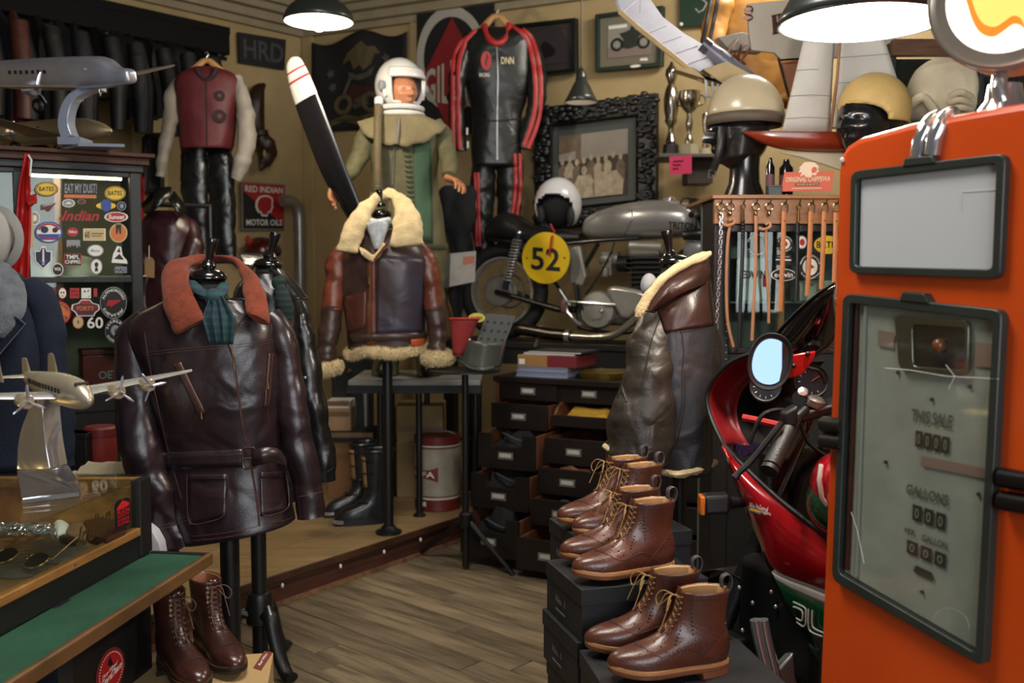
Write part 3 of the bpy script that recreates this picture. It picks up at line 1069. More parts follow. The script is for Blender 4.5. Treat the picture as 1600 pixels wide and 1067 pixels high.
cbox('cornice_top',-.06,LW,zt-.012,zt+.006,-.06,DEP,dwood,.004)
cbox('cornice_lip',-.02,LW,z1,z1+.03,-.012,DEP,blackw)
cbox('stile',-.01,.036,0,z1,0,.04,blackw)
sL = (cpt(46,360)-cP0).dot(-cD)
cbox('stile',sL,sL+.055,0,z1,0,.04,blackw)
cbox('stile',LW-.05,LW,0,z1,0,.04,blackw)
cbox('rail',.036,LW,z1-.022,z1,0,.03,blackw)
cbox('rail',.036,LW,zs-.012,zs+.012,0,.03,blackw)
cbox('rail',.036,LW,.92,1.0,0,.03,blackw)
cbox('base_panel',.0,LW,0.0,.92,.005,.03,blackw)
cbox('shelf',.02,LW,zs-.008,zs+.006,.03,DEP-.02,M('cabinet_shelf',(120,96,66),.6,var=.2))
cbox('shelf',.02,LW,.94,.955,.03,DEP-.02,MATS['cabinet_shelf'])
cbox('back_panel',0,LW,0,z1,DEP-.02,DEP,M('cabinet_back',(126,118,98),.7,var=.3,vs=3))
cbox('side_panel',-.01,.012,0,z1,.04,DEP,blackw)
dv = (cpt(97,360)-cP0).dot(-cD)
cbox('divider',dv-.012,dv+.016,.955,z1,.12,.15,M('honey_wood',(168,112,62),.5,var=.25,vs=8,stretch=(8,8,1)))
tube_l = cbox('strip_light',.06,sL-.02,z1-.03,z1-.018,.05,.07,M('strip_glow',(255,225,175),.5,emit=16.0),0)
p1 = cbox('glass_pane',.036,sL,zs+.012,z1-.022,.012,.015,gl,0)
p2 = cbox('glass_pane',.036,sL,1.0,zs-.012,.012,.015,gl,0)
p3 = cbox('glass_pane',sL+.055,LW-.05,zs+.012,z1-.022,.012,.015,gl,0)
def stk(u0,v0,u1,v1,kind,base,border=None,texts=(),more=(),parent=gc,plane=None,off=.002,name='sticker',k=.86,scale=None):
 pl = plane or CP
 Q = pxquad((u0,v1),(u1,v1),(u1,v0),(u0,v0),plane=pl)
 if Q.n.dot(pl[1]) < 0:
  Q.n = -Q.n
 out = border or base
 if kind == 'o':
  s = ob(name,Q.disc(.5,.5,.5,.5,off),out,parent,smooth=False)
  if border:
   ob('print',Q.disc(.5,.5,.5*k,.5*k,off+.0007),base,s,smooth=False)
 elif kind == 'r':
  s = ob(name,Q.pl([(0,0),(1,0),(1,1),(0,1)],off),out,parent,smooth=False)
  if border:
   e = (1-k) / 2
   ob('print',Q.pl([(e,e),(1-e,e),(1-e,1-e),(e,1-e)],off+.0007),base,s,smooth=False)
 else:
  s = ob(name,Q.pl(list(kind),off),out,parent,smooth=False)
  if border:
   ob('print',Q.pl([((a-.5)*k+.5,(b-.5)*k+.5) for a,b in kind],off+.0007),base,s,smooth=False)
 for t in texts:
  txt,a0,b0,a1,b1,mt = t[:6]
  ob('lettering',Q.text(txt,a0,b0,a1,b1,off+.0016,shear=t[6] if len(t)>6 else 0),mt,s,smooth=False)
 for shp,mt in more:
  ob('emblem',Q.pl(shp,off+.0014),mt,s,smooth=False)
 return s,Q
def arcs(s,Q,top,bot,mt,r=.44,h=.22,off=.0036):
 if top:
  ob('lettering',Q.arc(top,.5,.5,r,r,pi*.92,pi*.08,h,off),mt,s,smooth=False)
 if bot:
  ob('lettering',Q.arc(bot,.5,.5,r*(1-h),r*(1-h),pi*1.15,pi*1.85,-h/(1-h),off,inward=False),mt,s,smooth=False)
def ellp(a,b,ra,rb,n=18):
 return [(a+ra*cos(2*pi*i/n),b+rb*sin(2*pi*i/n)) for i in range(n)]
orange = M('orange_print',(198,110,52),.6)
maroon = M('maroon_print',(96,34,38),.6)
navyp = M('navy_print',(28,36,70),.6)
tanp = M('tan_print',(190,168,124),.6)
purp = M('purple_print',(92,78,130),.6)
for (a,b,c,d) in ((54,284,91,307),(162,290,197,314)):
 s,Q = stk(a,b,c,d,'o',yellow,blackp,(('BATES',.18,.36,.82,.66,blackp),),k=.92)
 ob('print',Q.ringm(.5,.5,.43,.43,.93,.0036),blackp,s,smooth=False)
stk(100,286,152,310,'r',blackp,None,(('EAT MY DUST!',.02,.34,.98,.96,greyp),),(([(0,.04),(.97,.0),(.97,.22),(0,.26)],orange),))
stk(92,328,155,346,[(0,.2),(.1,.3),(.08,.42),(0,.28)],redp,None,(('Indian',.06,.05,1,.95,redp,.35),))
stk(150,316,181,327,'o',yellow,None,(),((ellp(.5,.55,.27,.9),bluep),))
stk(163,331,200,347,'o',redp,white,(('Sunset',.16,.28,.84,.72,white,.2),))
s,Q = stk(97,311,117,324,'o',greyp,white,(),(([(.2,.4),(.5,.7),(.8,.4)],white),))
stk(121,311,134,319,'o',maroon,greyp)
stk(183,315,197,329,'o',navyp,greyp,(),((ellp(.5,.5,.2,.25),greyp),))
stk(64,316,88,331,[(0,.2),(.3,.25),(.5,0),(1,.95),(.4,.7),(0,.75)],maroon,None,(),(([(.1,.5),(.8,.75),(.75,.82),(.1,.6)],greyp),))
stk(46,330,62,352,'o',greyp,white,(),((ellp(.5,.5,.22,.22),white),))
s,Q = stk(54,346,98,380,'o',white,bluep,(('Custom',.2,.14,.8,.34,redp,.2),),((ellp(.35,.62,.14,.16),navyp),(ellp(.72,.6,.1,.12),blackp),([(.08,.42),(.92,.42),(.8,.16),(.2,.16)],bluep)))
ob('emblem',Q.ringm(.5,.5,.42,.42,.8,.004,24,.3,pi-.3),redp,s,smooth=False)
stk(103,354,124,371,'o',redp,blackp,(('Nico',.2,.4,.8,.66,white,.2),))
stk(130,357,165,376,'r',tanp,cream,(('60',.06,.25,.28,.75,blackp),),(([(.36,.55),(.9,.55),(.9,.62),(.36,.62)],blackp),([(.36,.36),(.8,.36),(.8,.42),(.36,.42)],blackp)))
stk(171,349,199,379,'o',orange,tanp,(),(([(.36,.45),(.44,.45),(.5,.75),(.56,.45),(.64,.45),(.66,.95),(.34,.95)],blackp),))
stk(104,375,125,388,[(0,.3),(.08,0),(.14,.4),(.3,.1),(.36,.45),(.55,.2),(.62,.5),(.8,0),(.86,.4),(1,.1),(1,1),(0,1)],greyp,None,())
stk(100,396,127,415,'r',blackp,redp,(('TMPL',.1,.54,.9,.88,white),('CHPPRS',.06,.16,.94,.46,white)),k=.9)
stk(136,382,162,401,'o',white,greyp,(('Motor',.2,.36,.8,.64,greyp,.2),))
stk(141,404,160,429,'o',white,greyp,(),((ellp(.5,.62,.16,.16),blackp),([(.35,.2),(.65,.2),(.6,.45),(.4,.45)],blackp)))
s,Q = stk(53,385,82,421,[(.5,0),(.95,.35),(.98,.8),(.7,.82),(.62,1),(.38,1),(.3,.82),(.02,.8),(.05,.35)],navyp,white,(),(([(.44,.2),(.56,.2),(.54,.9),(.46,.9)],white),([(.2,.45),(.5,.2),(.8,.45),(.5,.32)],bluep)))
stk(81,411,99,431,'o',blackp,white,(('WIX',.2,.4,.8,.66,white),))
stk(172,382,201,414,[(0,.05),(1,0),(.95,.2),(.7,.45),(.6,.95),(.35,1),(.25,.8),(.1,.55)],white,blackp,(),(([(.2,.3),(.75,.25),(.5,.55)],blackp),([(.35,.65),(.55,.6),(.5,.85)],blackp)))
stk(178,416,199,427,'r',greyp,navyp,(('HAD',.12,.2,.88,.8,navyp),))
# lower pane
stk(53,450,68,466,'r',purp,None,(('TM',.2,.3,.8,.7,navyp),))
stk(71,449,87,467,'r',redp,maroon,(),((ellp(.5,.55,.3,.36),blackp),(ellp(.36,.5,.12,.12),white),(ellp(.64,.5,.12,.12),white)))
stk(91,449,104,467,'o',white,redp,(),((ellp(.35,.55,.1,.08),blackp),(ellp(.65,.55,.1,.08),blackp),([(.3,.3),(.7,.3),(.5,.2)],redp)))
stk(109,450,124,466,'r',redp,None,(('MOTO',.15,.6,.85,.8,blackp),('CLUB',.15,.25,.85,.45,blackp)))
stk(127,450,142,466,'r',white,None,(),(([(.2,.6),(.4,.85),(.45,.6)],blackp),([(.6,.7),(.8,.9),(.75,.6)],blackp),([(.7,.15),(.85,.3),(.8,.1)],blackp)))
stk(146,450,152,464,'r',redp,maroon)
s,Q = stk(70,470,111,508,'o',orange,redp,(),((ellp(.38,.5,.17,.19),blackp),(ellp(.38,.5,.1,.11),white),(ellp(.38,.5,.06,.06),blackp),([(.5,.4),(.85,.36),(.6,.3)],blackp)))
arcs(s,Q,'OUTRUNNERS','WILD CUSTOM',blackp,.41,.2)
stk(111,468,156,494,[(.2,0),(.8,0),(.85,.2),(1,.4),(.97,.7),(.75,.8),(.65,1),(.35,1),(.25,.8),(.03,.7),(0,.4),(.15,.2)],maroon,white,(('FORTY',.2,.34,.8,.6,orange),),(([(.3,.75),(.7,.75),(.6,.9),(.4,.9)],redp),([(.2,.2),(.8,.2),(.75,.28),(.25,.28)],navyp)),k=.9)
s,Q = stk(156,448,198,498,'o',blackp,greyp,(),(([(.22,.38),(.36,.42),(.4,.36),(.5,.42),(.7,.52),(.78,.6),(.3,.58)],redp),),k=.95)
arcs(s,Q,'AUTHORIZED','DEALER',white,.44,.2)
stk(113,493,131,514,'o',tanp,redp,(),(([(.45,.4),(.55,.4),(.55,.65),(.45,.65)],blackp),))
stk(136,495,161,513,[(.0,.45),(.02,.45),(.02,.5),(0,.5)],maroon,None,(('60',0,0,1,1,white),))
s,Q = stk(164,498,196,536,'o',blackp,greyp,(),((ellp(.5,.52,.22,.22),greyp),(ellp(.54,.5,.1,.1),blackp)),k=.96)
arcs(s,Q,'HARLEY','DAVIDSON',white,.45,.2)
# things kept inside the cabinet
hm_ = M('pale_felt',(196,192,182),.9,var=.1)
for i,(u,v,r,lb) in enumerate(((122,338,16,'pale round cap behind the cursive red sticker'),(66,394,18,'pale round cap behind the anchor sticker'))):
 c = cpt(u,v,-.2)
 c.z = zs + .006
 h = thing('cap',lb,'cap',c)
 ob('crown',MB().lathe([(.075,0),(.072,.05),(.05,.09),(.01,.1)],c,n=20),hm_,h)
 ob('peak',MB().prism([c+cN*.07+cD*.05,c+cN*.12+cD*.03,c+cN*.12-cD*.03,c+cN*.07-cD*.05],(0,0,.006)),hm_,h)
for i,(u,lb) in enumerate(((180,'white paper sheet lying at the right end of the cabinet shelf'),(90,'crumpled white paper at the left of the cabinet shelf'))):
 c = cpt(u,430,-.09)
 c.z = zs + .007
 m = MB().grid([[c+cD*(.03*i_-.12)+cN*(.03*j-.04)+V((0,0,.008+.008*noise.noise(V((i_*.6,j*.9,i*5))))) for i_ in range(9)] for j in range(4)])
 ob('paper',m,white,None,lb,'paper',solid=.002)
c = cpt(20,300,-.15)
c.z = .956
tn = thing('tin_box','red tin box on the lower cabinet shelf','tin',V((cpt(165,600,-.16).x,cpt(165,600,-.16).y,.956)))
q = WL[tn]
ob('body',MB().box(q+V((0,0,.10)),(.2,.13,.2),cD,cN),M('tin_red',(112,34,30),.45,var=.2),tn,bevel=.006)
ob('lid',MB().box(q+V((0,0,.21)),(.206,.136,.025),cD,cN),M('tin_red2',(92,26,24),.45),tn,bevel=.004)
Qt = Quad(q-cD*.09+cN*.067+V((0,0,.03)),q+cD*.09+cN*.067+V((0,0,.03)),q+cD*.09+cN*.067+V((0,0,.19)),q-cD*.09+cN*.067+V((0,0,.19)))
ob('lettering',Qt.text('OET',.3,.4,.75,.62),greyp,tn,smooth=False)
# red cloth hanging from the cornice
rc = thing('hanging_cloth','long red cloth hanging folded from the cabinet cornice','cloth',cpt(30,440,.06))
rows = []
for v,a,b,o_ in cr_smooth([(240,41,45,.075),(262,37,44,.07),(300,30,46,.05),(350,25,47,.045),(400,19,47,.045),(446,14,46,.045)],24):
 rows.append([cpt(a+(b-a)*j/8,v,o_+.010*sin(j*2.2+v*.01)) for j in range(9)])
rcm = M('red_nylon',(172,30,28),.45,var=.15,wr=.4,ws=10)
ob('drape',MB().grid(rows),rcm,rc,solid=.006)
ob('cord',MB().tube([cpt(44,242,.09),cpt(49,250,.09),cpt(47,275,.085)],.004,6),white,rc)
ob('loop',MB().tube([cpt(46,312,.07),cpt(56,306,.075),cpt(54,314,.075),cpt(44,318,.07)],.012,8),rcm,rc)
tg = thing('price_tag','tan card tag tied beside the red cloth','tag',cpt(48,386,.05))
ob('card',MB().prism([cpt(45,386,.03),cpt(52,386,.03),cpt(52,336,.03),cpt(48,330,.03),cpt(45,336,.03)],cN*.002),tanp,tg,smooth=False)
ob('string',MB().tube([cpt(48,332,.033),cpt(48,300,.06)],.0012,5),white,tg)
ht = thing('felt_hat','pale grey felt hat hanging at the left picture edge','hat',P(-8,420,3.5))
ob('crown',MB().ell(P(-14,372,3.5),(.065,.05,.11),20,14),M('grey_felt',(150,148,144),.9,var=.12),ht)
ob('brim',MB().lathe([(.06,0),(.1,.004),(.118,.012),(.1,.012),(.06,.01)],P(-10,372,3.56),(0.25,.96,0),n=30),MATS['grey_felt'],ht)
ob('band',MB().lathe([(.068,0),(.068,.02)],P(-10,372,3.53),(.25,.96,0),n=24,caps=False),M('hat_band',(90,88,84),.8),ht,solid=.003)
# ================================================================== model airplanes
alum = M('polished_aluminium',(196,196,192),.26,.7,var=.12,vs=5,wr=.06,ws=12)
alumw = M('warm_aluminium',(200,190,166),.27,.65,var=.12,vs=5,wr=.06,ws=12)
tinm = M('tin_silver',(186,190,204),.34,.75,var=.10,vs=7)
brz = M('beige_tin',(168,150,116),.4,.6,var=.12,vs=7)
dkwin = M('dark_window',(18,20,24),.2)
def aero(label,nose,tail,wv,prof,wing,mats,eng=(),fin=(),tp=None,win=None,wheels=(),wt=.42,box=2.2,cock=True,prop_r=.08,nosep=False,name='model_airplane',loc=None):
 """local frame: x tail->nose, y to the wing vector, z up"""
 nose,tail = V(nose),V(tail)
 ax = (nose-tail)
 L = ax.length
 ax.normalize()
 sd = V(wv) - ax * V(wv).dot(ax)
 sd.normalize()
 up = ax.cross(sd)
 if up.z < 0:
  up = -up
 W = lambda x,y,z: tail + ax * x + sd * y + up * z
 mf,mw = mats
 t = thing(name,label,'model airplane',loc or W(L*.5,0,-.1))
 rings = []
 for x,rw,rh,dz in cr_smooth(prof,26):
  ring = []
  for j in range(24):
   a = 2 * pi * j / 24
   ca,sa = cos(a),sin(a)
   ring.append(W(x*L,abs(ca) ** (2/box)*(1 if ca>0 else-1)*rw,dz+abs(sa) ** (2/box)*(1 if sa>0 else-1)*rh))
  rings.append(ring)
 fu = ob('fuselage',MB().loft(rings),mf,t)
 def foil(a,b,c0,c1,th,mat,nm,par,vert=False):
  """a,b local span ends (leading-edge centre), chords"""
  rs = []
  for f in (0,.25,.5,.75,.92,1):
   p = V(a).lerp(V(b),f)
   ch = c0 + (c1-c0) * f
   if f == 1:
    ch *= .55
   rs.append([(p.x+ch*(.5-s_),th*(1-.6*f)*hgt) for s_,hgt in ((0,0),(.08,.6),(.3,1),(.6,.7),(1,0),(.6,-.3),(.3,-.4),(.08,-.4))])
   rs[-1] = [(W(x_,p.y,p.z+h_) if not vert else W(x_,p.y+h_,p.z)) for x_,h_ in rs[-1]]
  return ob(nm,MB().loft(rs),mat,par)
 wx,wz,span,c0,c1,dih,sweep = wing
 for s in (1,-1):
  foil((wx*L,0,wz),(wx*L-sweep,s*span,wz+dih),c0,c1,.012,mw,'wing',t)
 for (fx,fy,fz,ch,ct,h,sw) in fin:
  foil((fx*L,fy,fz),(fx*L-sw,fy,fz+h),ch,ct,.006,mf,'fin',t,True)
 if tp:
  for s in (1,-1):
   foil((tp[0]*L,0,tp[1]),(tp[0]*L-.02,s*tp[2],tp[1]),tp[3],tp[4],.006,mf,'tailplane',t)
 k = 0
 for (ex,ey,ez,r,l) in eng:
  c = W(ex,ey,ez)
  e = ob('engine',MB().lathe([(r*.3,-l),(r*.8,-l*.6),(r,-l*.1),(r,l*.2),(r*.85,l*.3),(r*.5,l*.3)],c,ax,n=18),mf,t)
  hub = c + ax * (l*.38)
  ob('spinner',MB().lathe([(r*.34,-.01),(r*.3,.0),(r*.16,.012),(r*.02,.016)],hub,ax,n=12),steel,e)
  for b in range(3 if prop_r>.03 and not nosep else 2):
   a = .5 + ey * 9 + b * (2*pi/3 if not nosep else pi)
   d = sd * cos(a) + up * sin(a)
   q = d.cross(ax)
   pts = [hub+d*(prop_r*f) for f in (.1,.35,.7,.95,1)]
   wd = [.25,.55,.6,.35,.1]
   rs = [[p+(q*.8+ax*.4)*(prop_r*.17*w_)*sx+ax*(.0016*sz) for sx,sz in ((-1,0),(0,1),(1,0),(0,-1))] for p,w_ in zip(pts,wd)]
   ob('propeller_blade',MB().loft(rs),tinm,e)
 if win:
  n,x0,x1,z_,w_,h_ = win
  for i in range(n):
   xx = x0 + (x1-x0) * i / (n-1)
   hw = [p for p in cr_smooth(prof,26)]
   rw = min(hw,key=lambda p: abs(p[0]*L-xx))
   for s in (1,-1):
    y_ = (rw[1]+.0006) * s
    ob('window',MB().box(W(xx,y_,rw[3]+z_),(w_,.003,h_),ax,sd,up),dkwin,fu,smooth=False)
 if cock:
  x_,z_,w_ = cock if cock is not True else (.86*L,.03,.03)
  for s in (-1,-.34,.34,1):
   ob('windscreen',MB().box(W(x_,s*w_,z_),(.006,w_*.5,.012),(ax*.8-up*.6).normalized(),sd,(up*.8+ax*.6).normalized()),dkwin,fu,smooth=False)
 for (x_,y_,z_,r_) in wheels:
  wh = ob('wheel',MB().tube([W(x_+r_*.7*cos(a),y_,z_+r_*.7*sin(a)) for a in [2*pi*i/16 for i in range(16)]],r_*.34,8,close=True),blackp,t)
  ob('hub',MB().lathe([(r_*.45,-.006),(r_*.45,.006)],W(x_,y_,z_),sd,n=12),steel,wh)
  ob('strut',MB().tube([W(x_,y_*1.0,z_),W(x_-.02,y_*.9,wz)],.005,6),mf,wh)
 return t,W
 # silver trimotor on a curved stand
cab_top = zt + .006
n1,t1 = P(206,113,3.98),P(-62,118,4.46)
mid1 = P(160,148,4.1)
a1,W1 = aero('silver trimotor airplane model with square windows on a curved stand',n1,t1,V((.5,.85,.24)),
[(0,.012,.02,.01),(.12,.035,.045,.005),(.4,.05,.062,0),(.7,.054,.066,0),(.86,.05,.06,0),(.93,.035,.036,-.014),(.99,.028,.028,-.016),(1,.01,.01,-.016)],
(.66,-.055,.60,.20,.09,.05,.04),(tinm,M('tin_wing',(150,138,122),.4,.6,var=.15,vs=9)),
eng=((.79*.86,.17,-.045,.032,.06),(.79*.86,-.17,-.045,.032,.06),(.985*.86,0,-.016,.032,.03)),fin=((.04,0,.03,.13,.06,.12,.05),),tp=(.05,.03,.17,.10,.06),
win=(7,.40,.62,.012,.016,.014),wheels=((.60,.10,-.12,.03),(.60,-.10,-.12,.03)),box=3.2,prop_r=.07,cock=(.74,.052,.022),loc=V((mid1.x,mid1.y,cab_top)))
st = [P(162,138,4.12),P(140,140,4.12),P(118,152,4.12),P(107,172,4.12),P(104,196,4.12),P(110,216,4.12)]
sp = cr_smooth([tuple(p) for p in st],20)
stand = MB()
rs = []
for i,p in enumerate(sp):
 p = V(p)
 t_ = (V(sp[min(i+1,19)])-V(sp[max(i-1,0)])).normalized()
 x = V((0,1,0))
 y = t_.cross(x).normalized()
 wd,th = .03 + .008 * (i/19),.012 + .012 * (i/19)
 rs.append([p+x*(a*wd)+y*(b*th) for a,b in ((-1,-1),(1,-1),(1,1),(-1,1))])
sto = ob('stand',stand.loft(rs),M('blue_grey_acrylic',(150,158,176),.2,.4),a1,bevel=.003,ang=.6)
bq = [V((p.x,p.y,cab_top)) for p in (onz(95,232,cab_top) if False else P(96,225,4.16),P(122,224,4.02),P(195,238,4.05),P(150,236,4.28))]
ob('stand_base',MB().prism(bq,(0,0,.012)).prism([V((P(100,220,4.12).x,4.06,cab_top+.012)),V((P(100,220,4.12).x,4.18,cab_top+.012)),V((P(135,220,4.12).x,4.18,cab_top+.012)),V((P(135,220,4.12).x,4.06,cab_top+.012))],(0,0,.03)),MATS['blue_grey_acrylic'],a1,smooth=False)
# beige twin-engined airplane behind
n2,t2 = P(174,200,4.33),P(-75,216,4.58)
a2,W2 = aero('beige twin-engine airliner model behind the curved stand',n2,t2,V((.35,.93,.03)),
[(0,.008,.012,.012),(.15,.026,.03,.006),(.4,.044,.048,0),(.7,.05,.054,0),(.86,.046,.046,0),(.95,.03,.028,-.006),(1,.006,.006,-.01)],
(.66,-.03,.40,.18,.07,.06,.05),(brz,brz),eng=((.62*.72,.15,-.02,.03,.07),(.62*.72,-.15,-.02,.03,.07)),
fin=((.06,0,.03,.12,.05,.12,.05),),tp=(.06,.02,.14,.09,.05),win=(6,.28,.52,.012,.014,.012),wheels=((.46,.12,-.075,.028),(.46,-.12,-.075,.028)),prop_r=.06,
cock=(.60,.036,.02),loc=V((P(100,225,4.45).x,4.45,cab_top)))
# polished four-engined airliner on the counter
n3,t3 = P(140,620,2.19),P(36,590,2.42)
a3,W3 = aero('polished four-engine airliner model on a curved metal stand over the counter',n3,t3,V((.65,.76,.012)),
[(0,.004,.008,.006),(.12,.014,.018,.003),(.35,.027,.03,0),(.6,.032,.036,0),(.82,.030,.034,-.002),(.94,.020,.022,-.008),(1,.004,.005,-.012)],
(.58,-.016,.345,.12,.03,.026,.02),(alumw,alum),eng=((.265,.105,-.010,.017,.045),(.25,.19,-.004,.016,.042),(.265,-.105,-.010,.017,.045),(.25,-.19,-.004,.016,.042)),
fin=((.05,.065,.0,.06,.034,.056,.01),(.05,-.065,.0,.06,.034,.056,.01),(.06,0,.01,.05,.03,.04,.012)),tp=(.05,.006,.075,.05,.034),
win=(12,.09,.265,.006,.006,.011),prop_r=.040,cock=(.308,.022,.012),loc=onz(78,782,.952))
rs = []
for u0,v0,u1,v1,y0,y1 in cr_smooth([(52,622,68,622,2.42,2.34),(44,640,66,640,2.42,2.34),(32,672,68,668,2.42,2.33),(27,700,71,695,2.42,2.32),(26,735,78,735,2.42,2.31)],18):
 a,b = P(u0,v0,y0),P(u1,v1,y1)
 rs.append([a,b,b+V((.012,.07,0)),a+V((.012,.07,0))])
chq = M('polished_stand',(206,206,210),.13,.8,wr=.35,ws=9)
ob('stand',MB().loft(rs),chq,a3,bevel=.004,ang=.6)
zc = .952
ft = [onz(35,787,zc),onz(124,776,zc),onz(126,764,zc),onz(60,752,zc),onz(26,758,zc)]
m = MB()
tp_ = rs[-1]
m.loft([[V(p) for p in (ft[0],ft[1],ft[2],ft[4])],[V(p)+V((0,0,.012)) for p in (ft[0],ft[1],ft[2],ft[4])],[tp_[0],tp_[1],tp_[2],tp_[3]]])
ob('stand_base',m,chq,a3,bevel=.002,ang=.5)
# ================================================================== the glass-topped counter
ZC = .95
kA,kB = onz(0,836,ZC),onz(231,743,ZC)
ke = (kB-kA).normalized()
kn = V((ke.y,-ke.x,0))
kl = V((-1,.02,0)).normalized()
KP = (kB,kn)
L0 = 1.5
def kpt(s,d,z):
 """s metres back towards the camera from the far corner, d inwards"""
 p = kB - ke * s + kl * d
 return V((p.x,p.y,z))
def kbox(name,s0,s1,d0,d1,z0,z1_,mat,bev=.002,par=None):
 m = MB().prism([kpt(s0,d0,z0),kpt(s1,d0,z0),kpt(s1,d1,z0),kpt(s0,d1,z0)],(0,0,z1_-z0))
 return ob(name,m,mat,par or ct,smooth=False,bevel=bev)
honey = M('honey_oak',(150,104,52),.45,var=.3,vs=4,bump=.2,bs=40,stretch=(5,1,5),coat=.2)
kgl = glass('counter_glass',(244,250,247),.02,.09)
ct = thing('display_counter','glass-topped shop counter with green ledge at the left','counter',kpt(.4,.4,0))
CW = .72
kbox('plinth',0.0,.44,.0,.03,0,.74,blackw)
kbox('plinth',0,L0,CW-.03,CW,0,.80,blackw)
kbox('plinth',0,.03,.03,CW,0,.74,blackw)
kbox('post',.40,.46,-.012,.06,0,.735,M('blue_black_paint',(20,26,36),.4))
kbox('inner_shelf',.03,L0,.03,CW-.03,.30,.325,blackw)
kbox('carcass_top',0,L0,0,CW,.735,.80,blackw)
kbox('case_floor',.02,L0,.004,CW,.80,.806,M('case_lining',(120,84,44),.8,var=.2))
kbox('case_rail',.0,L0,-.004,.020,.797,.818,honey)
kbox('case_back',.005,.022,.02,CW,.80,ZC-.004,honey)
kbox('case_post',-.004,.055,-.006,.020,.74,ZC-.003,blackw)
kbox('case_side',.02,L0,CW-.02,CW,.80,ZC-.004,honey)
kbox('back_rail',-.006,.03,.02,CW,ZC-.03,ZC-.004,honey)
kbox('glass_side',.05,L0,.002,.007,.818,ZC-.003,kgl,0)
kbox('glass_top',-.006,L0,-.006,CW,ZC-.004,ZC+.002,kgl,0)
kbox('case_light',.10,L0,.55,.57,ZC-.018,ZC-.008,M('case_glow',(255,214,150),.5,emit=8.0),0)
baize = M('green_baize',(44,82,62),.95,var=.25,vs=5,bump=.5,bs=160,col2=(34,66,50),spec=.2)
sA,sB = onz(318,866,.735),onz(236,860,.735)
LD = (sA-kB).dot(kn) + .01
lg = ob('ledge',MB().prism([kpt(0,.0,.715),kpt(L0,.0,.715),kpt(L0,0,.715)+kn*LD,kpt(0,0,.715)+kn*LD],(0,0,.018)),baize,ct,smooth=False)
for nm,a,b in (('ledge_trim',kpt(-.012,0,.704)+kn*(LD-.002),kpt(L0,0,.704)+kn*(LD-.002)),):
 ob(nm,MB().prism([a,b,b+kn*.016,a+kn*.016],(0,0,.036)),M('gilt_walnut',(96,66,36),.36,var=.35,vs=6,coat=.3,bump=.2,bs=50),ct,smooth=False,bevel=.006,seg=3)
a = kpt(-.012,0,.704)
ob('ledge_trim',MB().prism([a,a+kn*LD,a+kn*LD-ke*.014,a-ke*.014],(0,0,.034)),blackw,ct,smooth=False,bevel=.003)
for s in (.10,):
 q = kpt(s,0,.704)
 ob('bracket',MB().prism([q,q+kn*.13,q+kn*.11-V((0,0,.03)),q+kn*.02-V((0,0,.05)),q-V((0,0,.10))],-ke*.03),blackw,ct,smooth=False)
def kq(bl,br,tr,tl,off=0.0):
 f = lambda p: onp(p[0],p[1],kB+kn*off,kn)
 Q = Quad(f(bl),f(br),f(tr),f(tl))
 if Q.n.dot(kn) < 0:
  Q.n = -Q.n
 return Q
Q = kq((179,828),(203,818),(203,775),(177,784))
s = ob('sticker',Q.pl([(.1,0),(.85,.0),(1,.12),(.98,.9),(.8,1),(.2,1),(.02,.88),(0,.12)],.002),blackp,ct,smooth=False,label='red and black shield sticker')
rd = M('bright_red_print',(200,30,36),.5)
ob('print',Q.pl([(.14,.72),(.5,.95),(.88,.80),(.88,.70),(.5,.66),(.14,.66)],.003),rd,s,smooth=False)
for txt,b0,b1 in (('FILSON',.48,.64),('QUALITY',.36,.46),('OUTDOOR',.22,.33),('CLOTHES',.08,.19)):
 ob('lettering',Q.text(txt,.12,b0,.88,b1,.0035),rd,s,smooth=False)
Q = kq((119,862),(172,822),(172,784),(119,828))
ob('lettering',Q.text('Indian',0,0,1,1,.002,shear=.3),M('gold_leaf_dark',(92,74,40),.4,.5),ct,smooth=False)
Q = kq((146,1098),(192,1075),(196,1004),(152,1018),.0)
s = ob('sticker',Q.disc(.5,.5,.5,.5,.002),maroon,ct,smooth=False,label='round red sticker with white dotted rim')
ob('print',Q.disc(.5,.5,.44,.44,.003),redp,s,smooth=False)
dots = MB()
for i in range(44):
 t = 2 * pi * i / 44
 dots.add(Q.disc(.5+.40*cos(t),.5+.40*sin(t),.013,.013,.0036,8))
ob('dotted_rim',dots,white,s,smooth=False,kind='stuff')
ob('lettering',Q.text('Two-Wheel',.2,.52,.7,.60,.0036,shear=.4,fn=lambda a,b: (a,b+(a-.5)*.45)),white,s,smooth=False)
ob('lettering',Q.text('SerDan',.14,.34,.86,.50,.0036,shear=.4,fn=lambda a,b: (a,b+(a-.5)*.45)),white,s,smooth=False)
ob('emblem',Q.pl([(.34,.66),(.42,.84),(.5,.7),(.58,.62),(.46,.62)],.0036),blackp,s,smooth=False)
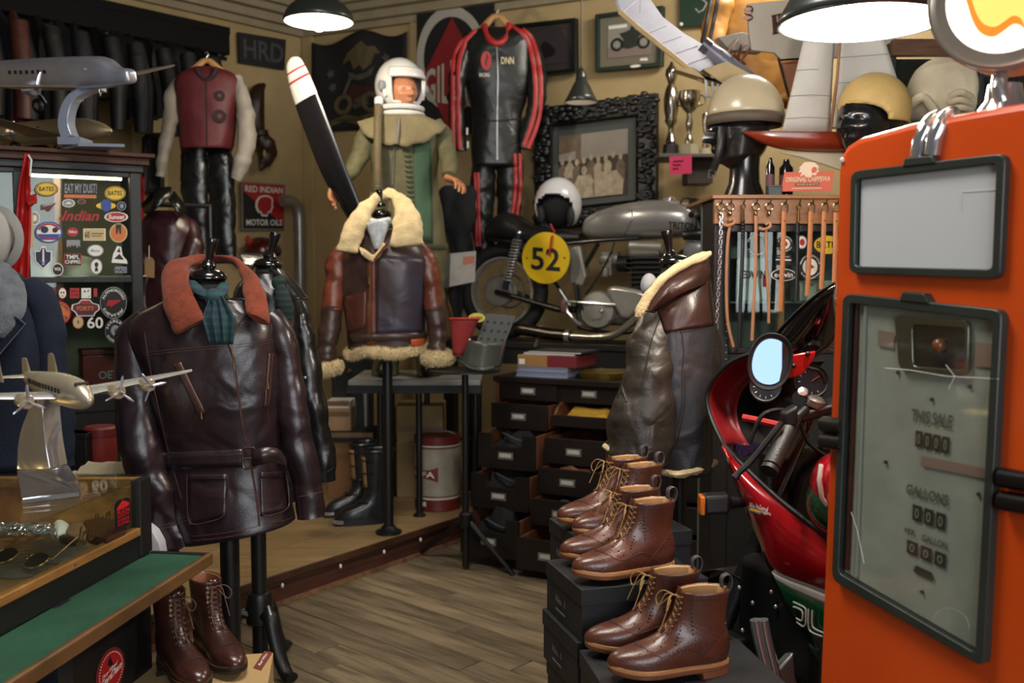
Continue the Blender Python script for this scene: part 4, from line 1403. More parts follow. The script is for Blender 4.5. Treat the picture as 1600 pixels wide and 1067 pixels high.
# contents of the case
zf = .807
smk = M('smoke_lens',(26,30,30),.05,coat=1.0)
gold = M('gold_wire',(190,160,96),.25,1.0)
def sunglasses(label,l1,l2,z):
 a,b = onz(l1[0],l1[1],z),onz(l2[0],l2[1],z)
 t = thing('sunglasses',label,'sunglasses',onz((l1[0]+l2[0])/2,l1[1]+6,zf))
 d = (b-a).normalized()
 n = V((0,-.5,.86))
 y = n.cross(d).normalized()
 for c in (a,b):
  pts = [c+d*(.030*cos(q)*(1+.1*sin(q)))+y*(.025*sin(q)) for q in [2*pi*i/24 for i in range(24)]]
  l = ob('lens',MB().prism(pts,n*.002),smk,t)
  ob('rim',MB().tube([p+n*.001 for p in pts],.0016,6,close=True),gold,l)
 for o_ in (.012,.022):
  ob('bridge',MB().tube([a+d*.026+y*o_,(a+b)/2+y*(o_+.004)+n*.004,b-d*.026+y*o_],.0015,6),gold,t)
 for c,s in ((a,-1),(b,1)):
  ob('temple',MB().tube([c+d*(.031*s)+y*.012,c+d*(.035*s)+y*.015-n*.004,c+d*(.03*s)+y*.10-n*.012],.0016,6),gold,t)
greyl = M('grey_leather',(92,86,78),.35,var=.2,vs=8,bump=.2,bs=160,wr=.3,ws=12)
def flatpiece(name,label,cat,px,z,h,mat,dome=.012):
 pts = [onz(u,v,z) for u,v in px]
 c = sum(pts,V()) / len(pts)
 rs = []
 for f,dz in ((1,0),(1.0,h),(.96,h+.001),(.7,h+dome*.6),(.35,h+dome),(.05,h+dome)):
  rs.append([c+(p-c)*f+V((0,0,dz)) for p in pts])
 return ob(name,MB().loft(rs),mat,None,label,cat)
flatpiece('leather_pouch','grey leather pouch flap lying under the right aviator lens','pouch',[(12,882),(50,880),(118,884),(145,860),(105,842),(60,846)],zf,.004,greyl)
flatpiece('leather_pouch','grey leather pouch at the near end of the case','pouch',[(-30,900),(20,905),(64,900),(78,884),(30,884),(-30,880)],zf,.003,greyl)
sunglasses('gold-rimmed aviator sunglasses with dark lenses in the glass counter',(10,868),(57,876),zf+.03)
flatpiece('belt_buckle','black oval buckle lying behind the sunglasses','buckle',[(92,842),(100,838),(112,840),(121,846),(119,855),(106,856),(96,851)],zf+.012,.006,blackl if False else black,.004)
flatpiece('folded_cloth','cream cloth scrap beside the chain heap','cloth',[(84,818),(96,816),(108,826),(102,838),(90,844),(84,834)],zf,.012,hm_)
flatpiece('wallet','brown leather wallet under the gold cursive lettering','wallet',[(132,826),(152,816),(198,828),(196,842),(168,856),(140,848)],zf,.022,M('wallet_brown',(70,38,30),.4,var=.2),.01)
flatpiece('wallet','cream and brown wallet next to the gold lettering tail','wallet',[(104,836),(112,826),(128,822),(140,838),(132,852),(112,848)],zf,.014,M('wallet_tan',(120,92,66),.5,var=.2),.01)
chn = thing('chain_heap','silver chain lying in a heap in the glass counter','chain',onz(50,830,zf))
rg = random.Random(5)
cl_ = MB()
for i in range(150):
 c = onz(rg.uniform(0,84),rg.uniform(818,834),zf+rg.uniform(.006,.03))
 d = V((rg.uniform(-1,1),rg.uniform(-1,1),rg.uniform(-.4,.4))).normalized()
 x,y = frame(d)
 cl_.tube([c+d*(.010*cos(q))+x*(.006*sin(q)) for q in [2*pi*k/8 for k in range(8)]],.0016,4,close=True)
ob('links',cl_,chrome,chn,kind='stuff')
# under the ledge
bg = thing('leather_bag','dark brown leather bag inside the counter base','bag',kpt(.75,.18,.326))
c = WL[bg]
ob('body',MB().ell(c+V((0,0,.16)),(.12,.17,.16),24,14),M('bag_brown',(58,42,36),.35,var=.3,wr=.3,ws=10),bg)
ob('strap',MB().tube([c+V((.10,-.1,.05)),c+V((.135,-.02,.17)),c+V((.10,.08,.28))],.01,8),MATS['bag_brown'],bg)
rdb = thing('red_cloth_bundle','red folded cloth in front of the brown bag under the ledge','cloth',kpt(.98,.10,.326))
c = WL[rdb]
ob('fold',MB().ell(c+V((0,0,.09)),(.09,.13,.10),20,12),rcm,rdb)
ob('fold',MB().ell(c+V((.02,.1,.07)),(.07,.07,.09),16,10),rcm,rdb)
# ================================================================== things on and along the walls
LWP = (WB0+WLn*.03,WLn)
BWP = (WB0+WBn*.03,WBn)
def lw(u,v,off=.03):
 return onp(u,v,WB0+WLn*off,WLn)
def bw(u,v,off=.03):
 return onp(u,v,WB0+WBn*off,WBn)
def wq(bl,br,tr,tl,f=bw,off=.03,n=WBn):
 Q = Quad(f(*bl,off),f(*br,off),f(*tr,off),f(*tl,off))
 if Q.n.dot(n) < 0:
  Q.n = -Q.n
 return Q
 # ---- high black rail with a row of dark garments
b0,b1 = lw(-70,-8,.55),lw(353,80,.55)
zr = (b0.z+b1.z) / 2
b0.z = b1.z = zr
rl = thing('clothes_rail','black overhead beam with rail along the left wall','rail',(b0+b1)/2)
bd = (b1-b0).normalized()
beamb = M('beam_black',(8,8,8),.75,spec=.2)
ob('beam',MB().box((b0+b1)/2+V((0,0,.03)),((b1-b0).length,.10,.14),bd,bd.cross(V((0,0,1)))),beamb,rl,smooth=False,bevel=.005)
ob('fascia',MB().box((b0+b1)/2+V((0,0,.12))+WLn*.04,((b1-b0).length,.03,.05),bd,bd.cross(V((0,0,1)))),beamb,rl,smooth=False)
ob('bar',MB().tube([b0-V((0,0,.06)),b1-V((0,0,.06))],.014,8),black,rl)
for f in (.04,.5,.96):
 q = b0.lerp(b1,f)
 ob('bracket',MB().box(q-V((0,0,.03))-WLn*.22,(.03,.5,.05),bd,bd.cross(V((0,0,1)))),blackw,rl,smooth=False)
dks = [M('garment_black',(9,9,11),.6,var=.3,wr=.5,ws=7),M('garment_navy',(12,13,18),.65,var=.3,wr=.5,ws=7),M('garment_brown',(17,13,12),.6,var=.3,wr=.5,ws=7),M('garment_rust',(74,36,26),.5,var=.3,wr=.4,ws=7)]
L_ = (b1-b0).length
for i in range(13):
 q = b0.lerp(b1,.04+.068*i) - V((0,0,.03))
 a = .35 * sin(i*2.1)
 x = (WLn*cos(a)+bd*sin(a)).normalized()
 y = V((-x.y,x.x,0))
 hgt = (.80 if i<6 else .48) + .08 * sin(i*1.7)
 mt = 3 if i == 2 else (0,1,0,2,0,1)[i % 6]
 ords = ('leftmost','second','third','fourth','fifth','sixth','seventh','eighth','ninth','tenth','eleventh','twelfth','thirteenth')
 lb = 'rust leather jacket among the dark garments on the high rail' if mt == 3 else '%s dark garment from the left on the high rail behind the airplanes' % ords[i]
 t = thing('hanging_garment',lb,'jacket',q-V((0,0,hgt)),None if mt==3 else 'dark garments on the high rail')
 rings = []
 for k in range(14):
  f = k / 13
  wd = (.06+.16*min(1,f*5)) if f < .2 else .22 + .03 * sin(f*6+i)
  th = .02 + .035 * min(1,f*4)
  c = q - V((0,0,hgt*f))
  rings.append([c+x*(wd*cos(2*pi*j/20))+y*(th*sin(2*pi*j/20)*(1+.4*sin(j*2.4+i))) for j in range(20)])
 ob('body',MB().loft(rings),dks[mt],t)
 ob('sleeve',MB().tube([q-V((0,0,.10))+x*.2+y*.01,q-V((0,0,.35))+x*.26+y*.02,q-V((0,0,.64))+x*.25+y*.02],[.05,.055,.045],10,disp=lambda p,t_,a_: wrk(p,.01,9,i)),dks[mt],t)
 ob('hanger_hook',MB().tube([q+V((0,0,-.01)),q+V((0,0,.035)),q+y*.016+V((0,0,.056)),q+y*.0+V((0,0,.066))],.003,5),steel,t)
 # ---- lit cream panel and a dark framed mirror at the back of the left wall
pnl = wq((207,330),(262,330),(262,168),(207,168),lw,.02,WLn)
ob('wall_panel',pnl.slab(.015),M('cream_board',(206,184,132),.7,var=.06),None,'cream painted board on the left wall behind the maroon sleeve','panel',smooth=False)
mr = wq((227,300),(252,300),(252,212),(227,212),lw,.10,WLn)
t = thing('wall_mirror','small black framed mirror on the cream board','mirror',mr.q(.5,0))
ob('frame',MB().tube([mr.q(a,b) for a,b in ((0.1,0),(.9,0),(1,.05),(1,.95),(.9,1),(.1,1),(0,.95),(0,.05))],.022,8,close=True),black,t)
ob('glass',mr.sub(.05,.03,.95,.97).slab(.01),M('dark_mirror',(60,70,80),.08,.9),t,smooth=False)
ob('red_banner',MB().grid([[lw(u,v,.62+.015*sin(u+v*.05)) for u in range(213,228,3)] for v in range(276,350,9)]),rcm,None,'narrow red cloth strip beside the glass cabinet','cloth',solid=.004)
# ---- varsity jacket on a wooden hanger
woodh = M('hanger_beech',(176,132,84),.45,var=.15)
def hanger(label,u,v,w_,drop,Y,grp=None,rail=None):
 t = thing('clothes_hanger',label,'hanger',P(u,v+drop,Y),grp)
 pts = [(u-w_,v+drop),(u-w_*.55,v+drop*.45),(u-w_*.2,v+1),(u,v),(u+w_*.2,v+1),(u+w_*.55,v+drop*.45),(u+w_,v+drop)]
 sm_ = cr_smooth(pts,18)
 s = Y / F
 ob('shoulder',MB().tube([P(a,b,Y) for a,b in sm_],[s*3+s*3*abs(i-8.5)/8.5*.6 for i in range(18)],10,flat=1.3),woodh,t)
 ob('hook',MB().tube([P(u,v,Y),P(u,v-6,Y),P(u+3,v-10,Y),P(u+1,v-14,Y),P(u-3,v-12,Y)],s*.8,6),steel,t)
 return t
Yv = 5.95
vr = M('varsity_burgundy',(84,24,30),.6,var=.25,vs=8,wr=.4,ws=8)
vg = M('varsity_grey',(146,140,130),.6,var=.15,vs=10,wr=.4,ws=9)
hanger('beech hanger under the burgundy varsity jacket',323,95,26,20,Yv)
vj = thing('varsity_jacket','burgundy varsity jacket with pale grey sleeves on a hanger','jacket',P(322,235,Yv))
tor = body_px([(106,304,342,.05,0),(114,288,362,.08,0),(128,274,373,.10,0),(160,276,371,.11,0),(200,279,366,.11,0),(234,283,360,.11,0)],Yv,amp=.014,seed=61)
ob('torso',tor,vr,vj,solid=-.006)
T = [tor.bvh()]
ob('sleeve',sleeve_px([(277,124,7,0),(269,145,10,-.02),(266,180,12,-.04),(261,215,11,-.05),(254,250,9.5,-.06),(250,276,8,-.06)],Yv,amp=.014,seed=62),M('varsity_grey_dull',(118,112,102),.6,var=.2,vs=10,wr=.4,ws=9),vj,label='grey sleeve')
ob('sleeve',sleeve_px([(369,122,8,0),(378,145,10,-.02),(385,185,14,-.05),(385,225,15,-.06),(377,258,13,-.06),(368,280,10,-.06)],Yv,amp=.014,seed=63),vg,vj,label='pale grey sleeve')
ob('collar',MB().tube([P(a,b,Yv-.09) for a,b in cr_smooth([(308,108),(314,120),(323,125),(332,119),(338,107)],14)],.018,8),M('rib_dark',(36,16,20),.8),vj)
for u,v,r in ((343,150,8),(343,182,10)):
 c = hit(u,v,T,.004)
 ob('patch',MB().lathe([(r*Yv/F,0),(r*Yv/F,.006)],c,(0.25,-1,0),n=20),M('patch_dark',(34,16,20),.8),vj)
 ob('emblem',MB().lathe([(r*.5*Yv/F,.006),(r*.4*Yv/F,.009)],c,(0.25,-1,0),n=5),vr,vj)
ob('front_seam',seam(((322,126),(323,180),(323,230)),T,.004),thread,vj)
pt = thing('leather_trousers','black leather trousers hanging below the varsity jacket','trousers',P(328,410,Yv+.1))
for k,(x0,x1) in enumerate(((303,309),(344,352))):
 ob('leg',sleeve_px([(x0,226,20,.1),(x0,270,21,.1),(x1-3,340,19,.1),(x1,412,17,.1)],Yv,amp=.018,seed=64+k,fr=7,flat=.5),blkl,pt)
ob('waistband',MB().tube([P(a,227,Yv+.1+b) for a,b in ((286,0),(305,-.06),(325,-.07),(345,-.06),(362,0),(345,.05),(305,.05))],.016,8,close=True),blkl,pt)
# maroon jacket on the lower rail
Ym = 5.3
mlr = M('maroon_leather',(46,20,24),.34,var=.35,vs=8,wr=.5,ws=9)
mj = thing('leather_jacket','maroon leather jacket with black collar and tan tag by the cabinet','jacket',P(260,560,Ym))
tor = body_px([(330,238,284,.08,0),(346,226,300,.12,0),(370,220,308,.14,0),(430,220,306,.15,0),(500,222,298,.15,0),(570,226,290,.15,0)],Ym,amp=.018,seed=66)
ob('torso',tor,mlr,mj,solid=-.006)
ob('sleeve',sleeve_px([(284,345,14,0),(300,375,17,-.05),(296,420,17,-.12),(280,480,16,-.15),(262,540,14,-.15)],Ym,amp=.016,seed=67),mlr,mj)
ob('sleeve',sleeve_px([(240,345,12,0),(228,380,15,-.06),(226,440,15,-.1),(226,520,14,-.1)],Ym,amp=.016,seed=68),mlr,mj)
cm = MB()
cm.grid([[P(u,v,Ym-.12+d) for u,v,d in cr_smooth([(222,318,.04),(240,298,0),(258,292,0),(268,292,.03)],12)],[P(u,v,Ym-.17+d) for u,v,d in cr_smooth([(224,334,.06),(236,330,0),(252,318,0),(266,304,.03)],12)]])
ob('collar',cm,blkl,mj,solid=.008)
ob('collar',MB().grid([[P(u,v,Ym-.10) for u,v in ((272,298),(284,312),(292,326))],[P(u,v,Ym-.16) for u,v in ((264,310),(274,326),(284,338))]]),blkl,mj,solid=.008)
tg = thing('price_tag','tan card tag hanging on the maroon jacket','tag',P(233,434,Ym-.18))
ob('card',MB().prism([P(226,433,Ym-.18),P(241,434,Ym-.18),P(241,408,Ym-.18),P(237,402,Ym-.18),P(230,402,Ym-.18),P(226,407,Ym-.18)],(0,.003,0)),M('kraft_card',(150,120,82),.8),tg,smooth=False)
ob('string',MB().tube([P(233,404,Ym-.18),P(233,384,Ym-.17)],.002,5),cream,tg)
rr = thing('garment_rack','low dark clothes rack carrying the maroon jacket','rack',(P(240,330,5.45).x,5.45,PH))
q = WL[rr]
ob('bar',MB().tube([P(190,318,5.4),P(330,322,5.5)],.014,8),black,rr)
for u in (192,328):
 a = P(u,320,5.4+(u-190)/1400)
 ob('upright',MB().tube([a,V((a.x,a.y,PH))],.014,8),black,rr)
 # ---- carved wooden ornament and the two enamel signs
cw = M('carved_walnut',(46,26,16),.42,var=.4,vs=14,bump=.6,bs=50)
oc = thing('wood_carving','dark carved wooden ornament hanging left of the propeller','carving',lw(408,266,.12))
q = cr_smooth([(413,132,3),(403,142,11),(397,165,15),(400,195,14),(404,210,12)],18)
ob('crest',MB().tube([lw(u,v,.13) for u,v,r in q],[r*7.6/F for u,v,r in q],12,disp=lambda p,t_,a: wrk(p,.010,16,2)),cw,oc)
ob('band',MB().tube([lw(405,204,.13),lw(406,211,.13)],.066,14),M('carved_band',(28,16,10),.5),oc)
q = cr_smooth([(406,210,11),(412,222,15),(418,236,15),(416,250,11),(408,265,2)],16)
ob('figure',MB().tube([lw(u,v,.13) for u,v,r in q],[r*7.6/F for u,v,r in q],12,disp=lambda p,t_,a: wrk(p,.022,20,5)),cw,oc)
ob('bone_inlay',MB().ell(lw(413,240,.21),(.012,.01,.03),10,8),M('bone',(170,140,96),.6),oc)
Q = wq((375,98),(445,109),(447,62),(373,50),lw,.05,WLn)
sg = thing('wall_sign','black sign with three grey capitals high on the left wall','sign',Q.q(.5,0))
ob('board',Q.slab(.03),M('sign_black',(22,22,23),.6),sg,smooth=False)
ob('lettering',Q.text('HRD',.08,.18,.95,.82,.004),M('sign_grey',(66,66,68),.6),sg,smooth=False)
Q = wq((378,359),(444,359),(446,288),(377,283),lw,.05,WLn)
sg = thing('wall_sign','red and black motor oil sign with a head emblem','sign',Q.q(.5,0))
ob('board',Q.slab(.015),M('sign_rim',(120,112,104),.5),sg,smooth=False)
pr = ob('red_field',Q.pl([(.03,.03),(.97,.03),(.97,.97),(.03,.97)],.003),redp,sg,smooth=False)
ob('black_field',Q.pl([(.03,.03),(.97,.03),(.97,.10),(.03,.80)],.005),blackp,sg,smooth=False)
ob('lettering',Q.text('RED INDIAN',.07,.79,.93,.92,.007),white,sg,smooth=False)
ob('lettering',Q.text('MOTOR OILS',.09,.09,.93,.22,.007),white,sg,smooth=False)
hd = [(.30,.48),(.31,.6),(.38,.7),(.5,.74),(.62,.73),(.70,.68),(.71,.6),(.69,.55),(.72,.47),(.68,.45),(.67,.38),(.60,.36),(.58,.28),(.44,.29),(.42,.36),(.36,.36)]
ob('emblem',Q.pl(hd,.006),white,sg,smooth=False)
ob('emblem',Q.pl([((a-.52)*.82+.525,(b-.53)*.84+.53) for a,b in hd],.007),redp,sg,smooth=False)
# stove pipe in the corner
pp = thing('stove_pipe','silver stove pipe bending down beside the oil sign','pipe',lw(468,500,.16))
pth = cr_smooth([tuple(p) for p in (lw(440,314,.16),lw(452,314,.16),lw(462,320,.16),lw(467,333,.16),lw(468,350,.16))],20)
ob('elbow',MB().tube(pth,.045,16),steel,pp)
e = V(pth[-1])
ob('pipe',MB().tube([e,V((e.x,e.y,1.95)),V((e.x,e.y,PH))],.043,16),steel,pp)
for z_ in (e.z-.05,e.z-.12):
 ob('collar_ring',MB().lathe([(.049,-.008),(.05,0),(.049,.008)],V((e.x,e.y,z_)),n=18),steel,pp)
hl = thing('dark_red_helmet','dark red helmet on a bracket below the oil sign','helmet',lw(405,405,.2))
ob('shell',MB().ell(lw(408,392,.2),(.14,.12,.105),20,12,a1=1.75),M('dark_red_gloss',(74,16,16),.25,coat=.4),hl)
ob('goggles',MB().ell(lw(430,392,.12),(.05,.04,.05),12,8),black,hl)
ob('feather',MB().prism([lw(386,368,.2),lw(400,384,.2),lw(394,390,.2),lw(382,374,.2)],WLn*.02),redp,hl)
ob('bracket',MB().box(lw(408,402,.09),(.06,.03,.03),WLn,WLd),blackw,hl,smooth=False)
# ---- steel-legged bench under the pilot
zb = .92
Ypil = 5.75
bt = thing('work_bench','black pipe-legged bench with pale top behind the bomber','table',(P(650,590,5.7).x,5.75,PH))
xa,xb = P(556,590,5.75).x,P(752,590,5.6).x
ob('top',MB().box(((xa+xb)/2,5.78,zb-.014),(xb-xa,.62,.028)),M('pale_benchtop',(140,140,136),.4,var=.2,vs=6),bt,smooth=False,bevel=.004)
ob('apron',MB().box(((xa+xb)/2,5.49,zb-.05),(xb-xa,.02,.045)),blackw,bt,smooth=False)
for x_ in (xa+.17,(xa+xb)/2+.02,xb-.03):
 for y_ in (5.52,6.05):
  l = ob('leg',MB().tube([(x_,y_,zb-.028),(x_,y_,PH)],.018,10),black,bt)
  ob('foot',MB().lathe([(.035,0),(.035,.01),(.02,.02)],(x_,y_,PH),n=14),black,l)
ob('stretcher',MB().tube([(xa+.17,6.05,.5),(xb-.03,6.05,.5)],.013,8),black,bt)
# ---- mannequin pilot in olive pressure suit with white helmet
skin = M('mannequin_skin',(176,118,84),.42)
def headmesh(c,h,fwd,n=40,m=34,jaw=1.0):
 """sculpted head: ellipsoid with brow, nose, lips, chin; c = centre"""
 f = V(fwd).normalized()
 u = V((0,0,1))
 r = f.cross(u).normalized()
 u = r.cross(f)
 bumps = [(0,-.02,.10,.11,.16),(0,-.17,.13,.12,.09),(0,.22,.035,.45,.10),(-.34,.06,-.055,.17,.11),(.34,.06,-.055,.17,.11),
(0,-.45,.05,.16,.05),(0,-.56,.045,.14,.05),(0,-.50,-.02,.2,.02),(0,-.36,-.01,.12,.05),(0,-.82,.075,.26,.14),(-.55,-.18,.03,.22,.16),(.55,-.18,.03,.22,.16),(0,-.67,-.02,.2,.05)]
 rings = []
 for i in range(m+1):
  el = pi / 2 - pi * i / m
  el = max(min(el,pi/2-.03),-pi/2+.03)
  ring = []
  for j in range(n):
   az = 2 * pi * j / n - pi
   d = V((cos(el)*cos(az),cos(el)*sin(az),sin(el)))
   R = 1.0
   low = max(0,-sin(el))
   ax_ = (.43*h,.345*h*(1-.22*low),.5*h)
   rad = 1.0 / math.sqrt((d.x/ax_[0]) ** 2+(d.y/ax_[1]) ** 2+(d.z/ax_[2]) ** 2)
   for ba,be,am,wa,we in bumps:
    rad += am * h * math.exp(-((az-ba)/wa) ** 2-((el-be)/we) ** 2)
   if d.x < 0 and el < -.3:
    rad *= 1 - .18 * (-d.x) * min(1,(-el-.3))
   p = d * rad
   ring.append(V(c)+f*p.x+r*-p.y+u*p.z)
  rings.append(ring)
 return MB().loft(rings)
def hand(wr,d,pn_,side,sz,mat,parent,curl=.6):
 """palm with four fingers and a thumb; d = finger direction, pn_ = palm normal, side = +-1 thumb side"""
 d = V(d).normalized()
 pn_ = (V(pn_)-d*V(pn_).dot(d)).normalized()
 s = d.cross(pn_).normalized() * side
 wr = V(wr)
 pal = wr + d * sz * .28
 h = ob('hand',MB().loft([[wr+d*(sz*t)+s*(sz*w_*cos(a))+pn_*(sz*th*sin(a)) for a in [2*pi*k/14 for k in range(14)]] for t,w_,th in ((-.12,.15,.12),(.0,.15,.11),(.15,.2,.11),(.32,.23,.10),(.48,.22,.085),(.54,.17,.06))]),mat,parent)
 for i,(o_,ln) in enumerate(((.17,.40),(.06,.46),(-.06,.43),(-.17,.34))):
  p = wr + d * (sz*(.50-.03*abs(i-1))) + s * (sz*o_)
  pts = [p]
  cur = d.copy()
  for k,fr in enumerate((.45,.32,.25)):
   ang = curl * (.5+.25*k) + .06 * i
   cur = (cur*cos(ang)+pn_*sin(ang)).normalized()
   pts.append(pts[-1]+cur*(sz*ln*fr))
  ob('finger',MB().tube([tuple(x_) for x_ in cr_smooth([tuple(q_) for q_ in pts],9)],[sz*.058-sz*.002*k for k in range(9)],8),mat,h)
 p = wr + d * (sz*.12) + s * (sz*.19)
 ob('thumb',MB().tube([p,p+(s*.7+d*.6+pn_*.3).normalized()*(sz*.2),p+(s*.55+d*.9+pn_*.5).normalized()*(sz*.40)],[sz*.075,sz*.065,sz*.05],8),mat,h)
 return h
olive = M('olive_suit',(92,88,60),.75,var=.25,vs=8,bump=.3,bs=120,wr=.45,ws=9)
olive2 = M('khaki_bib',(112,102,74),.8,var=.2,vs=8,bump=.3,bs=120,wr=.4,ws=10)
grn = M('green_lacing',(50,78,56),.7,var=.2)
mq = thing('pilot_mannequin','mannequin in an olive flight suit standing on the bench','mannequin',V((P(630,590,Ypil).x,Ypil,zb)))
Yq = Ypil
hc = P(628,146,Yq-.02)
ob('head',headmesh(hc,.235,(.55,-.83,0)),skin,mq)
ob('neck',MB().tube([P(626,165,Yq),P(626,196,Yq)],[.058,.07],16),skin,mq)
# suit: trunk, arms and legs as one continuous garment surface
tor = body_px([(180,596,656,.07,0),(190,580,682,.09,0),(205,574,690,.11,0),(235,576,687,.12,0),(270,579,683,.115,0),(300,580,684,.115,0),(340,574,692,.13,0),(390,572,698,.135,0)],Yq,amp=.012,seed=71)
body = ob('flight_suit',tor,olive,mq,solid=-.004)
for k,q in enumerate((((584,194,13,0),(572,212,15,-.02),(563,240,15,-.06),(552,264,14,-.12),(538,277,11,-.18),(529,283,9,-.22)),((680,194,13,0),(691,212,15,-.02),(699,240,14,-.06),(703,260,13,-.12),(702,275,10,-.2)))):
 ob('sleeve',sleeve_px(q,Yq,amp=.012,seed=72+k),olive,body)
for k,x_ in enumerate((600,668)):
 ob('trouser_leg',sleeve_px([(x_,380,32,0),(x_,440,28,0),(x_+2,510,24,0),(x_+3,585,21,0)],Yq,amp=.014,seed=75+k),olive,body)
 ob('boot',MB().ell(V((P(x_+3,588,Yq).x,Yq-.05,zb+.05)),(.05,.13,.05),14,8),black,mq)
T = [tor.bvh()]
bib = MB()
rows = []
for i in range(9):
 f = i / 8
 rows.append([P(x_,y_,Yq-.11-.06*sin(pi*(j/16))*(.6+.5*f)) for j,(x_,y_) in enumerate([((598-40*f)+(60+80*f)*(j/16),178+(12+34*sin(pi*j/16) ** .6)*f+6*f*abs(sin(j*.9))) for j in range(17)])])
ob('shoulder_cape',bib.grid(rows),olive2,body,label='khaki cape collar',solid=.01)
ob('zip',MB().tube([P(u,v,Yq-d) for u,v,d in ((623,184,.155),(622,205,.185),(620,225,.19))],.006,6).tube([hit(616,232,T,.008),hit(615,260,T,.008),hit(614,290,T,.008)],.006,6),steel,body)
for i in range(12):
 p = hit(636+.6*i,236+8*i,T,.008)
 if p:
  ob('lace_loop',MB().tube([p+V((-.018,0,.006)),p+V((0,-.006,0)),p+V((.018,0,.006))],.005,6),grn,body)
ob('side_panel',patch(((645,222),(672,218),(676,380),(650,380)),T,6,12,.006),grn,body,solid=.004)
ob('flap_panel',patch(((574,300),(612,306),(606,386),(570,386)),T,6,8,.006),olive2,body,solid=.005)
hand(P(525,285,Yq-.23),V((-.25,-.25,-.93)),V((.9,-.35,.1)),-1,.175,skin,mq,.45)
hand(P(702,279,Yq-.22),V((.55,-.55,-.25)),V((-.2,-.2,-.95)),1,.165,skin,mq,.75)
hel = M('white_helmet_gloss',(212,212,210),.22,coat=.5,var=.04)
hh = thing('flight_helmet','white full-face flight helmet with open visor on the mannequin','helmet',P(625,184,Yq))
R = 37 * Yq / F
c = P(624,134,Yq+.02)
fz = V((.55,-.83,0)).normalized()
rz = V((fz.y,-fz.x,0)) * -1
uz = V((0,0,1))
rows = []
NA,NE = 44,30
sh = MB()
pts = {}
for i in range(NE+1):
 el = pi / 2 - .02 - (pi*.80) * i / NE
 for j in range(NA):
  az = 2 * pi * j / NA - pi
  k_ = 1.02 if el > -.2 else 1.02
  p = fz * (cos(el)*cos(az)*R*1.10*k_) + rz * (cos(el)*sin(az)*R*1.0) + uz * (sin(el)*R*1.14)
  pts[(i,j)] = len(sh.v)
  sh.v.append(c+p)
for i in range(NE):
 el = pi / 2 - (pi*.80) * (i+.5) / NE
 for j in range(NA):
  az = 2 * pi * (j+.5) / NA - pi
  if abs(az) < .86 and -.72 < el < .20:
   continue
  a,b = (j,(j+1) % NA)
  sh.f.append((pts[(i,a)],pts[(i,b)],pts[(i+1,b)],pts[(i+1,a)]))
so = ob('shell',sh,hel,hh,solid=.012)
def hp_(az,el,k_=1.03):
 return c + fz * (cos(el)*cos(az)*R*1.10*k_) + rz * (cos(el)*sin(az)*R*k_) + uz * (sin(el)*R*1.14*k_)
ob('visor',MB().grid([[hp_(-.95+1.9*j/16,.16+.34*i/5,1.055) for j in range(17)] for i in range(6)]),hel,hh,solid=.008)
ob('visor_trim',MB().tube([hp_(-.9+1.8*j/16,.18,1.05) for j in range(17)],.007,8),greyp,hh)
loop = [hp_(-.86+1.72*j/12,-.74,1.02) for j in range(13)]
ob('face_seal',MB().tube([hp_(.88,.2-.94*j/8,1.02) for j in range(9)]+list(reversed(loop))+[hp_(-.88,-.74+.94*j/8,1.02) for j in range(9)],.009,8),hel,hh)
for k_,z_ in ((.98,-.040),(1.0,-.075),(.93,-.105)):
 cc = P(625,170,Yq+.01) + V((0,0,z_+.035))
 ob('neck_ring',MB().tube([cc+fz*(cos(a)*R*k_*1.02)+rz*(sin(a)*R*k_*.93) for a in [2*pi*i/36 for i in range(36)]],.015,8,close=True),hel,hh)
for s in (-1,1):
 q = hp_(1.25*s,-.12,1.03)
 ob('pivot',MB().lathe([(.028,-.01),(.03,.012),(.02,.018)],q,rz*s,n=16),greyp,hh)
 ob('side_bracket',MB().tube([hp_(1.2*s,-.1,1.04),hp_(1.15*s,-.5,1.05)],.012,8),hel,hh)
hs = thing('breathing_hose','ribbed khaki breathing hose hanging from the white helmet','hose',P(592,296,Yq-.2))
hp0 = cr_smooth([(592,158,-.06),(591,180,-.15),(590,230,-.21),(590,296,-.21)],60)
ob('tube',MB().tube([P(u,v,Yq+d) for u,v,d in hp0],[.021+.004*(i % 2) for i in range(60)],10),M('khaki_rubber',(92,80,54),.7),hs)
ob('connector',MB().lathe([(.02,0),(.026,.01),(.026,.035),(.018,.045)],P(592,164,Yq-.1),n=14),hel,hs)
# ---- black propeller blade with white tip
Ypr = 5.45
lac = M('black_lacquer',(20,20,24),.28,coat=.35)
pb = thing('propeller_blade','black propeller blade with white tip and red stripes','propeller',P(600,560,Ypr))
cen = cr_smooth([(456,90,3),(458,96,12),(463,112,17),(471,135,20),(484,170,22),(503,220,23),(524,272,22),(545,315,18),(562,350,14),(590,410,14),(630,500,16),(655,556,18)],80)
dpx = V((P(655,556,Ypr)-P(456,90,Ypr))).normalized()
sd_ = V((0,1,0)).cross(dpx).normalized()
def blade(i0,i1,sc_=1.0):
 rs = []
 for i in range(i0,i1+1):
  u,v,w_ = cen[i]
  p = P(u,v,Ypr)
  w_ = w_ * Ypr / F * sc_
  tw = .35 + .3 * i / 80
  x = (sd_*cos(tw)+V((0,1,0))*sin(tw))
  y = x.cross(dpx)
  rs.append([p+x*(w_*1.08*cos(a))+y*(w_*(.16+.003*i)*sin(a)) for a in [2*pi*j/18 for j in range(18)]])
 return MB().loft(rs)
ib = next(i for i in range(80) if cen[i][1]>152)
ob('blade',blade(ib,79),lac,pb)
tip = ob('tip',blade(0,ib),M('white_enamel',(214,214,210),.35),pb,label='white painted tip')
for v0 in (108,122):
 i0 = next(i for i in range(80) if cen[i][1]>v0)
 ob('stripe',blade(i0,i0+1,1.02),redp,tip)
